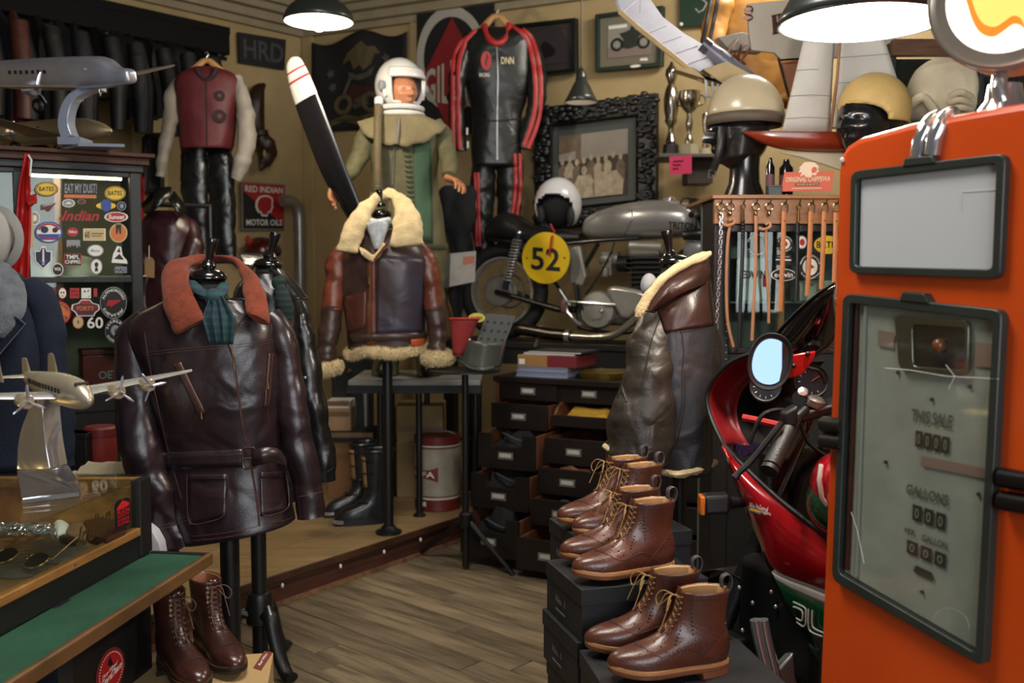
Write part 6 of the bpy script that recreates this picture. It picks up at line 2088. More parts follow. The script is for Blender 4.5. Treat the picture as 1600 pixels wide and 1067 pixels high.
# front end
for y in (-.1,.1):
 ob('fork_leg',MB().tube([bx(1092,316,y),bx(1104,380,y),fax+bS*y],[.022,.022,.028],12),fb,bk1)
 ob('handlebar',MB().tube([bx(1090,338,y),bx(1088,334,y*2.2),bx(1080,336,y*3.4)],[.016,.014,.018],8),fb,bk1)
ob('top_yoke',MB().box(bx(1092,318,0),(.06,.26,.05),bH,bS),fb,bk1,bevel=.012)
hl = bx(1100,392,.04)
ob('headlight',MB().lathe([(.02,-.12),(.07,-.1),(.105,-.05),(.115,0),(.118,.02),(.10,.03)],hl,(bH*.9+Z3*.1),n=30),M('headlight_grey',(150,152,160),.3,coat=.3),bk1)
ob('fly_screen',MB().tube([bx(1068,368,.16),bx(1095,366,.17),bx(1124,370,.14)],[.014,.018,.014],10,flat=2.0),fb,bk1)
ob('brake_cable',MB().tube(cr_smooth([tuple(p) for p in (bx(1062,320,.1),bx(1068,311,.12),bx(1080,311,.12),bx(1092,320,.1))],16),.006,6),fb,bk1)
ob('fuel_line',MB().tube(cr_smooth([tuple(p) for p in (bx(960,378,.15),bx(952,400,.17),bx(930,440,.17),bx(915,460,.15))],16),.007,6),blackp,bk1)
for u0,v0,u1,v1 in ((905,452,920,500),(898,440,916,505)):
 ob('oil_hose',MB().tube(cr_smooth([tuple(bx(u0,v0,.14)),tuple(bx((u0+u1)/2-4,(v0+v1)/2,.18)),tuple(bx(u1,v1,.14))],12),.009,6),blackp,bk1)
ob('side_stand',MB().tube([bx(846,508,.14),bx(838,535,.2),bx(836,540,.25)],.01,6),steel,bk1)
def open_helmet(label,c,R,fw,mat,trim,face=(1.0,-.95,.35),name='helmet',tall=1.12,bottom=.78,lin=None,cat='helmet'):
 f = V(fw).normalized()
 u = V((0,0,1))
 r = f.cross(u).normalized()
 u = r.cross(f)
 t = thing(name,label,cat,V(c)-V((0,0,R*.9)))
 Hp = lambda az,el,k=1.0: V(c) + f * (cos(el)*cos(az)*R*1.06*k) + r * (cos(el)*sin(az)*R*.94*k) + u * (sin(el)*R*tall*k)
 sh = MB()
 NA,NE = 48,30
 idx = {}
 for i in range(NE+1):
  el = pi / 2 - .02 - pi * bottom * i / NE
  for j in range(NA):
   az = 2 * pi * j / NA - pi
   idx[(i,j)] = len(sh.v)
   sh.v.append(Hp(az,el))
 fa,fl_,fh = face
 for i in range(NE):
  el = pi / 2 - pi * bottom * (i+.5) / NE
  for j in range(NA):
   az = 2 * pi * (j+.5) / NA - pi
   lim = fa * math.sqrt(max(0,1-(max(0,el-(fh-.5))/.5) ** 2)) if el > fh - .5 else fa
   if abs(az) < lim and el < fh:
    continue
   k = (j+1) % NA
   sh.f.append((idx[(i,j)],idx[(i,k)],idx[(i+1,k)],idx[(i+1,j)]))
 s = ob('shell',sh,mat,t,solid=.010)
 ln = MB()
 ln.ell(V(c)-f*R*.12,(R*.84,R*.82,R*.98),24,16)
 ob('lining',ln,lin or M('helmet_lining',(16,16,17),.8),t)
 edge = []
 elb = pi / 2 - pi * bottom
 for k in range(8):
  edge.append(Hp(fa,elb+(fh-.5-elb)*k/7,1.01))
 for k in range(1,13):
  a = pi * k / 13
  edge.append(Hp(fa*cos(a),fh-.5+.5*sin(a),1.01))
 for k in range(8):
  edge.append(Hp(-fa,fh-.5+(elb-fh+.5)*k/7,1.01))
 ob('edge_trim',MB().tube(edge,R*.055,8),trim,t)
 return t,Hp
hw = M('helmet_white',(206,206,210),.2,coat=.6)
t,Hp = open_helmet('white open-face helmet with blue stripe resting on the racer seat',bx(872,320,.0),.148,(-.28,-.95,-.06),hw,M('trim_black',(18,18,18),.4),face=(.92,-1,.42),tall=1.1)
ob('stripe',MB().grid([[Hp(a,e,1.022) for a in (-.11,-.05,.05,.11)] for e in [.55+.95*i/12 for i in range(12)]]),bluep,t,solid=.002)
ob('stripe_mark',MB().grid([[Hp(a,e,1.03) for a in (-.06,.06)] for e in (.62,.72,.8)]),white,t,solid=.002)
ob('chin_strap',MB().tube([bx(860,350,.14),bx(866,362,.16),bx(862,374,.2)],.006,6),redp,t)
ob('cheek_pad',MB().ell(bx(846,335,.09),(.025,.05,.06),12,8),M('pad_grey',(44,44,46),.7),t)
ob('cheek_pad',MB().ell(bx(892,338,.09),(.025,.05,.06),12,8),MATS['pad_grey'],t)
# ================================================================== the stepped drawer unit
dN = WBn
dD = WBd
dO = P(827,612,5.42)
dO.z = 0
DW = .335
GAP = .018
dfr = M('drawer_front_dark',(26,19,16),.45,var=.35,vs=5,bump=.2,bs=50)
dsd = M('drawer_side_russet',(104,62,38),.6,var=.3,vs=6,bump=.2,bs=50)
du = thing('drawer_unit','dark stepped shop drawer unit with metal label holders','drawers',dO-dN*.3)
def dpt(s,p,z):
 """s along the front from the middle of the first column, p outwards"""
 q = dO + dD * s + dN * p
 return V((q.x,q.y,z))
def dbox(nm,s0,s1,p0,p1,z0,z1_,mat,par=du,bev=.002):
 c = (dpt(s0,p0,z0)+dpt(s1,p1,z1_)) / 2
 return ob(nm,MB().box(c,(abs(s1-s0),abs(p1-p0),abs(z1_-z0)),dD,dN),mat,par,smooth=False,bevel=bev)
NC = 4
sL0 = -DW / 2 - .02
sR0 = sL0 + NC * (DW+GAP) + .03
ZT = .945
dbox('top',sL0-.02,sR0+.02,-.50,.035,ZT-.03,ZT,dfr)
dbox('side_panel',sL0-.02,sL0,-.48,.0,0,ZT-.03,dsd)
dbox('side_panel',sR0,sR0+.02,-.48,.0,0,ZT-.03,dsd)
dbox('back_panel',sL0,sR0,-.50,-.48,0,ZT-.03,dfr)
dbox('plinth',sL0,sR0,-.48,-.03,0,.04,dfr)
for c_ in range(1,NC):
 s = sL0 + c_ * (DW+GAP) + .006
 dbox('divider',s-.008,s+.006,-.47,-.01,.04,ZT-.03,dfr)
card = M('label_card',(190,188,178),.7)
colL = [(.868,.10,.015,0),(.742,.135,.13,0),(.575,.185,.28,1),(.375,.18,.36,1),(.165,.20,.47,1)]
colR = [(.868,.10,.0,0),(.735,.06,.12,2),(.588,.135,.20,0),(.444,.135,.28,0),(.300,.135,.37,0),(.125,.16,.53,0)]
colT = [(.868,.10,.0,0),(.735,.13,.0,0),(.588,.135,.02,0),(.43,.135,.08,0),(.29,.135,.16,0),(.125,.16,.2,0)]
for ci,col in enumerate((colL,colR,colT,colT)):
 s0 = ci * (DW+GAP) - DW / 2
 s1 = s0 + DW
 for ri,(zc_,h,p,style) in enumerate(col):
  z0,z1_ = zc_ - h / 2,zc_ + h / 2
  zl = zc_ if style != 2 else z0 + h / 2
  poly = [(s0,z0),(s1,z0),(s1,z1_)] + ([(s1-.22*DW,z1_),(s1-.22*DW,z1_-.36*h),(s0+.24*DW,z1_-.36*h),(s0+.24*DW,z1_)] if style==1 else []) + [(s0,z1_)]
  dr = ob('drawer',MB().prism([dpt(s,p,z) for s,z in poly],dN*-.018),dfr,du,smooth=False,bevel=.002)
  zt_ = z1_ if style != 2 else z1_ + .06
  for sx in (s0+.004,s1-.016):
   if style == 2:
    m = MB().prism([dpt(sx,a,b) for a,b in ((p-.018,z0),(p-.018,z0+.05),(p-.06,z0+.09),(p-.14,zt_),(p-.44,zt_),(p-.44,z0))],dD*.012)
    ob('drawer_side',m,dsd,dr,smooth=False)
   else:
    dbox('drawer_side',sx,sx+.012,p-.44,p-.018,z0+.004,zt_-.006,dsd,dr)
  dbox('drawer_bottom',s0+.006,s1-.006,p-.44,p-.018,z0+.004,z0+.012,dsd,dr)
  dbox('drawer_back',s0+.006,s1-.006,p-.44,p-.43,z0+.004,zt_-.01,dsd,dr)
  if style != 2:
   lz = zc_ - (.02 if style==1 else 0)
   sm_ = (s0+s1) / 2
   dbox('label_holder',sm_-.044,sm_+.044,p,p+.006,lz-.020,lz+.020,steel,dr,.002)
   dbox('label_card',sm_-.034,sm_+.034,p+.006,p+.0075,lz-.008,lz+.013,card,dr,0)
   # contents of the open drawers
def pile_cloth(nm,label,cat,s0,s1,p0,p1,z,h,mat,seed):
 rows = []
 for i in range(13):
  row = []
  for j in range(13):
   a,b = i / 12,j / 12
   ed = min(1,6*min(a,1-a),6*min(b,1-b))
   row.append(dpt(s0+(s1-s0)*a,p0+(p1-p0)*b,z+h*(.25+.75*ed)*(.75+.5*noise.noise(V((a*3.2+seed,b*3.2,seed))))))
  rows.append(row)
 m = MB().grid(rows)
 n = len(m.v)
 bot = MB().grid([[V((p.x,p.y,z)) for p in r] for r in rows])
 m.loft([[V((p.x,p.y,z)) for p in rows[0]],rows[0]],False,False)
 for ed in (rows[-1],[r[0] for r in rows],[r[-1] for r in rows]):
  m.loft([[V((p.x,p.y,z)) for p in ed],ed],False,False)
 return ob(nm,m,mat,None,label,cat)
blkc = M('black_cloth',(24,25,28),.8,var=.3,wr=.4,ws=12)
SA = DW + GAP
pile_cloth('folded_shirt','mustard yellow folded shirt in an open drawer','shirt',SA-.15,SA+.15,-.18,.09,.72,.075,M('mustard_cotton',(188,148,44),.85,var=.15,wr=.35,ws=14),1)
pile_cloth('leather_piece','tan leather piece sticking out of a right-hand drawer','leather',SA-.13,SA+.12,.02,.24,.40,.125,M('tan_leather',(122,76,46),.6,var=.2,wr=.3,ws=9),2)
pile_cloth('grey_cloth','grey wool cloth in the drawer behind the boots','cloth',SA-.08,SA+.14,.1,.33,.25,.125,M('grey_wool',(78,78,74),.9,var=.2),3)
for k,(z,p,lb) in enumerate(((.50,.25,'black folded cloth in the third left drawer'),(.30,.33,'black folded cloth in the fourth left drawer'),(.08,.44,'black cloth bulging from the bottom left drawer'))):
 pile_cloth('folded_cloth',lb,'cloth',-.13,.13,p-.24,p-.03,z,.17+.02*k,blkc,4+k)
 q = dpt(-.06,p-.05,z+.17)
 ob('bag_strap',MB().tube(cr_smooth([tuple(dpt(-.10,p-.12,z+.13)),tuple(dpt(-.04,p-.02,z+.165)),tuple(dpt(.04,p-.01,z+.14)),tuple(dpt(.08,p-.06,z+.12))],14),.008,6,flat=.5),M('dark_webbing',(48,52,56),.7),None,('dark webbing strap in the third left drawer','dark webbing strap in the fourth left drawer','dark webbing strap in the bottom left drawer')[k],'strap')
 # books and tins on the drawer unit
def pbox(nm,label,cat,px,z0,h,mat,rot=None,extra=None):
 c = [onz(u,v,z0) for u,v in px]
 m = MB().prism(c,(0,0,h))
 return ob(nm,m,mat,None,label,cat,smooth=False,bevel=.002)
def dstack(nm,label,s0,s1,p0,p1,z0,z1_,cover,pages,cat='book',spine=None):
 t = thing(nm,label,cat,dpt((s0+s1)/2,(p0+p1)/2,z0))
 hh = z1_ - z0
 dbox('pages',s0+.004,s1-.004,p0+.004,p1-.004,z0+hh*.12,z1_-hh*.12,pages,t,0)
 dbox('cover',s0,s1,p0,p1,z0,z0+hh*.12,cover,t,0)
 dbox('cover',s0,s1,p0,p1,z1_-hh*.12,z1_,cover,t,0)
 dbox('spine',s1-.004,s1,p0,p1,z0,z1_,spine or cover,t,0)
 return t
def s_at(u,v,p):
 q = onp(u,v,dO+dN*p,dN)
 return (q-dO).dot(dD)
p_ = -.02
sA_,sB_ = s_at(806,585,p_),s_at(900,585,p_)
bw_ = M('book_bluewhite',(148,158,184),.5,var=.1)
z_ = ZT
for i,(a,b,h,cv_,pg,lb) in enumerate(((0,.0,.032,bw_,M('page_blue',(120,130,160),.6),'thick pale blue catalogue at the bottom of the stack'),(.01,.0,.024,M('book_grey',(150,152,156),.5),M('page_blue',(120,130,160),.6),'pale grey catalogue under the kraft box'))):
 dstack('catalogue',lb,sA_+a,sB_-.05+b,-.30,p_,z_,z_+h,cv_,pg)
 z_ += h + .0005
t = thing('box_file','kraft and crimson box file on the pale catalogues','box',dpt(sA_+.1,-.15,z_))
dbox('box',sA_+.01,sA_+.19,-.30,p_,z_,z_+.062,M('kraft_brown',(150,112,66),.7,var=.1),t)
dbox('crimson_end',sA_+.19,sB_+.0,-.30,p_,z_,z_+.062,M('crimson_cloth',(112,30,38),.7),t)
dbox('label',sA_+.02,sA_+.055,p_,p_+.001,z_+.01,z_+.04,white,t,0)
z_ += .063
for i,(a,b,lb) in enumerate(((.03,-.02,'pale grey magazine lying on the box file'),(.06,.02,'dark topped magazine at the top of the book stack'))):
 dstack('magazine',lb,sA_+a,sB_+b,-.32+.02*i,-.05,z_,z_+.010,(bw_,M('mag_dark',(52,54,54),.4))[i],white,'magazine')
 z_ += .0105
tc = dpt(s_at(944,585,-.14),-.14,ZT)
tn = thing('film_tin','round brass film tin at the right of the books','tin',tc)
tinb = M('brass_tin',(134,112,52),.35,.85,var=.2,vs=8)
ob('can',MB().lathe([(.13,0),(.132,.004),(.132,.022)],tc,n=40),tinb,tn)
ob('lid',MB().lathe([(.136,.016),(.137,.036),(.13,.04),(.12,.036),(.02,.036)],tc,n=40),tinb,tn)
# ================================================================== clutter between the platform and the drawers
Yo = 5.0
tp = thing('tripod_stand','black tripod stand with round top left of the drawers','stand',V((P(727,700,Yo).x,Yo,0)))
q = WL[tp]
ztp = P(727,582,Yo).z
ob('pole',MB().tube([q+V((0,0,.02)),q+V((0,0,ztp))],.017,12),black,tp)
ob('top_plate',MB().lathe([(.12,0),(.18,.006),(.18,.014),(.02,.014)],q+V((0,0,ztp)),n=30),black,tp)
ob('hub',MB().lathe([(.03,0),(.034,.01),(.034,.07),(.02,.08)],q+V((0,0,.22)),n=14),black,tp)
ft_ = onz(656,868,0)
for d in (ft_-V((q.x,q.y,0)),V((.24,-.1,0)),V((.12,.26,0))):
 ob('leg',MB().tube([q+V((0,0,.27)),q+d*.98+V((0,0,.015)),q+d],[.013,.012,.014],8),black,tp)
Yx = Yo - .04
lc = thing('leather_cuff','grey leather cuff standing on the tripod top','leather goods',P(752,575,Yx))
glm = M('slate_leather',(74,76,70),.38,var=.25,vs=7,wr=.2,ws=8)
rows = []
for i in range(10):
 f = i / 9
 rows.append([P(717+(8-8*f)+66*a_+12*f*(1-a_)*0,528+36*f+14*sin(pi*a_)*(.3+.4*f)+8*a_,Yx-.09*sin(pi*a_)) for a_ in [k/14 for k in range(15)]])
ob('wrap',MB().grid(rows),glm,lc,solid=.006)
ob('strap',MB().prism([P(783,536,Yx),P(790,534,Yx),P(776,578,Yx),P(768,574,Yx)],(0,-.02,0)),M('strap_brown',(84,54,40),.5),lc)
for u,v in ((734,531),(718,556)):
 ob('stud',MB().ell(P(u,v,Yx-.03),(.007,.007,.007),10,8),chrome,lc)
ob('rolled_edge',MB().tube([P(u,v,Yx-d) for u,v,d in cr_smooth([(716,562,0),(735,574,.06),(755,577,.09),(770,574,.05)],14)],.01,8),glm,lc)
pv = thing('perforated_panel','grey perforated leather panel leaning behind the cuff','leather goods',P(770,535,Yx+.06))
Q = pxquad((728,578),(772,580),(806,494),(760,490),Y=Yx+.07)
ob('panel',Q.slab(.006),M('panel_grey',(82,84,80),.6,var=.1),pv,bevel=.002,smooth=False)
for j in range(3):
 for i in range(4):
  ob('hole',Q.disc(.14+.24*i,.56+.15*j,.05,.026,.0012,14),blackp,pv,smooth=False)
tcl = thing('tartan_pouch','red tartan pouch beside the yellow oval badge','pouch',P(726,560,Yx))
rows = []
for i in range(9):
 f = i / 8
 rows.append([P(703+8*f*.6+(46-30*f)*a_,498+58*f,Yx-.02-.03*sin(pi*a_)) for a_ in [k/8 for k in range(9)]])
ob('cloth',MB().grid(rows),plaid('red_tartan',(172,44,34),(50,30,50),(96,24,24),32),tcl,solid=.012)
ob('binding',MB().tube(rows[0],.007,6),M('binding_red',(150,40,32),.8),tcl)
Q = pxquad((732,504),(758,504),(758,489),(732,489),Y=Yx+.0)
bd_ = thing('oval_badge','yellow oval badge tucked behind the tartan pouch','badge',Q.q(.5,0))
ob('plate',Q.disc(.5,.5,.5,.5,0,th=.004),M('badge_yellow',(206,190,60),.5),bd_,smooth=False)
ob('lettering',Q.text('BATES',.16,.34,.84,.64,.002),blackp,bd_,smooth=False)
# signs leaning by the wheel
Q = pxquad((702,448),(742,440),(744,392),(704,396),Y=6.15)
pc2 = thing('paper_sign','white paper sign with red print leaning by the rear tyre','sign',Q.q(.5,0))
ob('board',Q.slab(.006),M('paper_dull',(168,162,154),.7,var=.12,vs=14),pc2,smooth=False)
ob('print',Q.pl([(.5,.6),(.95,.62),(.95,.85),(.5,.85)],.002),M('faded_red',(180,110,92),.7),pc2,smooth=False)
Q = pxquad((684,452),(706,448),(708,396),(686,398),Y=6.25)
ob('grey_board',Q.slab(.01),M('board_grey',(96,98,96),.6),None,'grey board behind the white paper sign','board',smooth=False)
for k,(pts,mt,lb) in enumerate(((((676,330),(700,318),(712,360),(700,420),(684,440)),M('tan_hide',(146,112,70),.7,var=.2),'tan hide hanging right of the pilot'),(((690,300),(716,290),(740,330),(742,400),(716,420),(700,380)),blkc,'black fur hide hanging behind the pilot hand'))):
 us = [p[0] for p in pts]
 a_,b_ = min(us),max(us)
 v0_,v1_ = min(p[1] for p in pts),max(p[1] for p in pts) + 100
 ob('hanging_hide',body_px([(v0_,a_+6,b_-6,.02,0),(v0_+14,a_,b_-2,.04,0),(v0_+60,a_+2,b_-4,.05,0),(v0_+100,a_+8,b_-2,.05,0),(v1_-60,a_+10,b_-12,.04,0),(v1_,(a_+b_)/2-2,(a_+b_)/2+6,.02,0)],6.75-.14*k,n=24,k=30,amp=.06,seed=95+k,caps=True,fr=9),mt,None,lb,'hide')
 # oil can
Yc_ = 5.74
oc = thing('oil_can','white and red oil can standing on the platform','can',V((P(684,790,Yc_).x,Yc_,PH)))
q = WL[oc]
rc_ = 36 * Yc_ / F
hc_ = P(684,684,Yc_-rc_).z - PH
canw = M('can_white',(158,150,132),.45,var=.2,vs=7,coat=.1)
canr = M('can_red',(104,36,30),.45,var=.3,vs=9)
ob('body',MB().lathe([(rc_,hc_*.16),(rc_,hc_*.86)],q,n=48,caps=False),canw,oc)
ob('bottom_band',MB().lathe([(rc_*.98,0),(rc_*1.01,.006),(rc_,.012),(rc_*1.001,hc_*.16)],q,n=48),canr,oc)
ob('top_band',MB().lathe([(rc_*1.001,hc_*.87),(rc_*1.0,hc_*.98),(rc_*1.02,hc_*.985),(rc_*1.02,hc_),(rc_*.9,hc_),(rc_*.88,hc_*.98),(.01,hc_*.98)],q,n=48),canr,oc)
for f in (.165,.195,.84,.87):
 ob('stripe',MB().lathe([(rc_*1.003,hc_*f),(rc_*1.003,hc_*f+.006)],q,n=48,caps=False),(canr if f in (.195,.84) else white),oc)
def cyl(a,z,k=1.006):
 return q + V((sin(a)*rc_*k,-cos(a)*rc_*k,z))
ob('badge',MB().grid([[cyl(-1.25+1.35*i/14,hc_*(.50+.055*(1+.9*((i-7)/7) ** 2)*s)) for i in range(15)] for s in (-1,1)]),canr,oc)
lt = MB()
vs_,fs_ = text2d('GIFA',0)
for x_,y_ in vs_:
 a = -1.2 + 1.15 * x_
 lt.v.append(cyl(a,hc_*(.5+.085*(y_-.5)*(.8+.5*abs(x_-.5))),1.012))
lt.f = list(fs_)
ob('lettering',lt,white,oc,smooth=False)
ob('paper_label',MB().grid([[cyl(-.9+.45*i/5,hc_*z,1.006) for i in range(6)] for z in (.07,.13)]),white,oc)
ob('bail_handle',MB().tube([q+V((-rc_*.8,0,hc_)),q+V((-rc_*.5,-.03,hc_+.02)),q+V((rc_*.5,-.03,hc_+.02)),q+V((rc_*.8,0,hc_))],.004,6),steel,oc)
# boxes behind the motocross boots
def crate(nm,label,u0,u1,v0,v1,Y,dep,mat,z0,cat='box',yaw=0.0,flaps=False):
 a,b = P(u0,v1,Y),P(u1,v1,Y)
 h = P(u0,v0,Y).z - z0
 c = (a+b) / 2
 X = V((cos(yaw),sin(yaw),0))
 Yv_ = V((-sin(yaw),cos(yaw),0))
 t = thing(nm,label,cat,V((c.x,c.y,z0)))
 w_ = (b-a).length
 ob('body',MB().box(V((c.x,c.y,z0+h/2))+Yv_*(dep/2),(w_,dep,h),X,Yv_),mat,t,smooth=False,bevel=.003)
 if flaps:
  ob('lid',MB().box(V((c.x,c.y,z0+h+.005))+Yv_*(dep/2),(w_+.008,dep+.008,.01),X,Yv_),mat,t,smooth=False)
 ob('tape',MB().box(V((c.x,c.y,z0+h*.75))-Yv_*.001,(w_*.96,.001,.03),X,Yv_),M('tape_tan',(120,92,60),.5),t,smooth=False)
 return t
kraft = M('kraft_card_box',(134,98,62),.8,var=.15,vs=5)
crate('cardboard_box','brown cardboard box behind the black motocross boots',512,590,690,790,5.95,.35,kraft,PH)
crate('cardboard_box','small kraft box under the bench right of the pole',620,692,634,720,6.0,.3,M('kraft_pale',(146,122,80),.8,var=.12),PH)
crate('cardboard_box','slim tan box standing under the left end of the bench',598,622,596,700,6.2,.2,M('kraft_tan',(150,118,70),.8,var=.12),PH)
bz = P(512,690,5.95).z
crate('wooden_tray','dark cloth-lined tray on top of the brown cardboard box',514,584,676,690,5.93,.3,M('navy_tray',(24,26,40),.8),bz,'tray')
dstack_z = P(512,676,5.93).z
Q0 = P(508,656,6.0)
for k,(u0,u1,v0,v1,mt,lb) in enumerate(((508,548,638,662,M('book_tan',(160,130,96),.7),'thick tan book on the dark tray'),(508,546,628,638,white,'white paper stack on the tan book'))):
 crate('paper_stack',lb,u0,u1,v0,v1,6.0,.22,mt,(dstack_z if k==0 else P(508,638,6.0).z),'book')
rd_ = thing('enlarger','dark metal apparatus with round knobs behind the shearling cuff','apparatus',V((P(560,650,6.3).x,6.3,PH)))
q = WL[rd_]
gm = M('machine_green_black',(24,32,30),.45)
zz0,zz1 = P(560,690,6.3).z,P(560,560,6.3).z
ob('cabinet',MB().box(V((q.x-.04,6.35,(PH+zz1)/2)),(.24,.2,zz1-PH)),gm,rd_,smooth=False,bevel=.01)
for u,v in ((545,580),(545,612),(563,600)):
 ob('knob',MB().lathe([(.018,0),(.02,.01),(.012,.02)],P(u,v,6.25),(0,-1,0),n=14),brass,rd_)
ob('column',MB().tube([V((q.x+.06,6.2,PH)),V((q.x+.06,6.2,zz1-.1))],.015,10),steel,rd_)
# ================================================================== boots and boot boxes
def boot_mesh(L=.298,H=.172,wid=.047,toe=1.0,nz=44,na=44,low=False):
 """upper of a laced ankle boot: x heel->toe, y across, z up from the welt"""
 heel = cr_smooth([(0,.004),(.03,-.003),(.06,.0),(.09,.008),(.13,.006),(H,.002)],60)
 front = cr_smooth([(0,L-.010),(.010,L-.003),(.022,L-.004),(.034,L-.016),(.043,L-.040),(.051,L-.072),(.061,L-.102),(.075,L-.128),(.094,L-.148),(.118,L-.163),(.145,L-.171),(H,L-.175)],120)
 width = cr_smooth([(0,wid),(.025,wid*1.04),(.05,wid*.93),(.08,wid*.80),(.11,wid*.78),(H,wid*.95)],60)
 def ev(tab,z):
  for i in range(len(tab)-1):
   if tab[i+1][0] >= z:
    a,b = tab[i],tab[i+1]
    f = (z-a[0]) / max(1e-9,b[0]-a[0])
    return a[1] + (b[1]-a[1]) * max(0,min(1,f))
  return tab[-1][1]
 def contour(z,grow=0.0):
  x0,x1,w_ = ev(heel,z) - grow,ev(front,z) + grow,ev(width,z) + grow
  lowf = max(0,1-z/.075)
  out = []
  for j in range(na):
   a = 2 * pi * j / na
   t = .5 - .5 * cos(a)
   g = .86 + .14 * t if z > .09 else 1
   shape = cr_smooth([(0,.80),(.15,.80),(.4,.72),(.7,1.04),(.85,1.02),(1,.9)],24)
   sv = ev(shape,t)
   k = lowf * sv + (1-lowf) * (.88+.12*(1-t))
   s = abs(sin(a)) ** .78 * (1 if sin(a)>0 else-1)
   out.append(V((x0+(x1-x0)*t,w_*k*s+.006*lowf*sin(pi*t),z)))
  return out
 zs_ = [H*(i/nz) ** 1.15 for i in range(nz+1)]
 return contour,zs_,ev,front,heel
def make_boot(label,toe_px,heel_px,z,leather,solec,weltc,lacec,linec,group,side=1,H=.172,brogue=True,hook=None,tab=True,L=.298,name='brogue_boot',toecap=False,solidsole=True,lace_rows=7,toe_w=None):
 tp_,hp2 = (V(toe_w[0]),V(toe_w[1])) if toe_w else (onz(toe_px[0],toe_px[1],z),onz(heel_px[0],heel_px[1],z))
 f = (tp_-hp2)
 f.z = 0
 f.normalize()
 s = V((-f.y,f.x,0)) * side
 o = tp_ - f * L
 o.z = z
 SH = .030
 W = lambda p,dz=0.0: o + f * p.x + s * p.y + V((0,0,p.z+SH+dz))
 t = thing(name,label,'boot',o+f*(L/2),group)
 contour,zs_,ev,front,heel = boot_mesh(L,H)
 rs = []
 for z_ in zs_:
  rs.append([W(p) for p in contour(z_)])
 up = MB().loft(rs,True,False)
 uo = ob('upper',up,leather,t,solid=-.003)
 ob('insole',MB().poly([W(V((p.x*.96+.004,p.y*.9,.01))) for p in contour(.012)]),blackp,uo)
 # collar lining
 top = contour(H,-.001)
 ob('lining',MB().grid([[W(p) for p in top],[W(V((p.x,p.y*.92,p.z-.004))) for p in contour(H,-.0045)],[W(V((p.x,p.y*.95,H-.05))) for p in contour(H-.05,-.005)]],wrap=True),linec,t)
 c0 = contour(0,.0055)
 spr = lambda p: .010 * max(0,(p.x/L-.72)/.28) ** 2
 rr_ = [[W(V((p.x,p.y,h+spr(p)))) for p in contour(0,g)] for h,g in ((.004,.002),(.003,.0058),(-.004,.0064),(-.005,.0052))]
 w_ = ob('welt',MB().loft(rr_),weltc,t)
 rr_ = [[W(V((p.x,p.y,h+spr(p)))) for p in contour(0,g)] for h,g in ((-.005,.0045),(-.006,.0062),(-.013,.006),(-.015,.004))]
 ob('outsole',MB().loft(rr_),solec,t)
 hx = .082
 hc_ = [p for p in contour(0,.005)]
 hp3 = []
 for p in hc_:
  hp3.append(V((min(p.x,hx),p.y,0)))
 ob('heel',MB().loft([[W(V((p.x,p.y,h))) for p in hp3] for h in (-.0145,-.022,-.0295)]),solec,t)
 if side:
  st = [W(V((p.x,p.y,.0042+spr(p)))) for p in contour(0,.0042)]
  ob('welt_stitch',MB().tube(st,.0009,4,close=True),linec,w_)
 tree = up.bvh()
 def side_pt(x,z_,sg,off=.0006):
  a = W(V((x,.2*sg,z_)))
  d = (W(V((x,0,z_)))-a).normalized()
  h = tree.ray_cast(a,d)
  return (h[0]-d*off) if h[0] is not None else None
 def top_pt(x,y,off=.0006):
  a = W(V((x,y,.4)))
  h = tree.ray_cast(a,V((0,0,-1)))
  return h[0] + V((0,0,off)) if h[0] is not None else None
 fx = lambda z_: ev(front,z_)
 if brogue:
  holes = MB()
  for sg in (-1,1):
   curves = [[(.012+.01*i,H-.014) for i in range(12)],
[(fx(H-.02)-.020-.004*i*.1,H-.018-.0095*i) for i in range(9)],
[(fx(.085)-.028+.004*i,.086-.007*i) for i in range(5)],
[(.075+.0095*i,.034+.022*abs(sin(i*.36))*(i/9.0)) for i in range(15)],
[(.004+.0085*i,.092-.0068*i) for i in range(10)]]
   for cv_ in curves:
    for x_,z_ in cv_:
     p = side_pt(x_,z_,sg)
     if p is None:
      continue
     q = s * sg
     holes.lathe([(.0023,-.0006),(.0023,.0006)],p,q,n=6)
  for i in range(15):
   y_ = -.032 + .064 * i / 14
   p = top_pt(L-.086+.018*(1-abs(y_)/.032)-.0,y_)
   if p is not None:
    holes.lathe([(.0021,-.0006),(.0021,.0006)],p,(.2*f+V((0,0,1))),n=6)
  ob('broguing',holes,thread,uo,kind='stuff')
  for sg in (-1,1):
   pts = [side_pt(x_,z_,sg,.001) for x_,z_ in cr_smooth([(.06,.012),(.085,.030),(.115,.046),(.145,.040),(.175,.034),(.20,.042),(.218,.056)],26)]
   pts = [p for p in pts if p is not None]
   if len(pts) > 4:
    ob('wing_seam',MB().tube(pts,.0009,5),thread if not brogue else M('seam_brown',(74,38,26),.5),uo)
   pts = [side_pt(x_,z_,sg,.001) for x_,z_ in cr_smooth([(.10,.014),(.06,.052),(.03,.080),(.004,.098)],18)]
   pts = [p for p in pts if p is not None]
   if len(pts) > 4:
    ob('counter_seam',MB().tube(pts,.0009,5),MATS['seam_brown'],uo)
 if toecap:
  pts = [top_pt(L-.082+.012*(1-abs(y_)/.044),y_,.001) for y_ in [-.043+.086*i/20 for i in range(21)]]
  pts = [p for p in pts if p is not None]
  ob('toe_cap_seam',MB().tube(pts,.0014,5),thread,uo)
  # facing, tongue, eyelets, laces
 fac = [.080+(H-.012-.080)*i/(lace_rows-1) for i in range(lace_rows)]
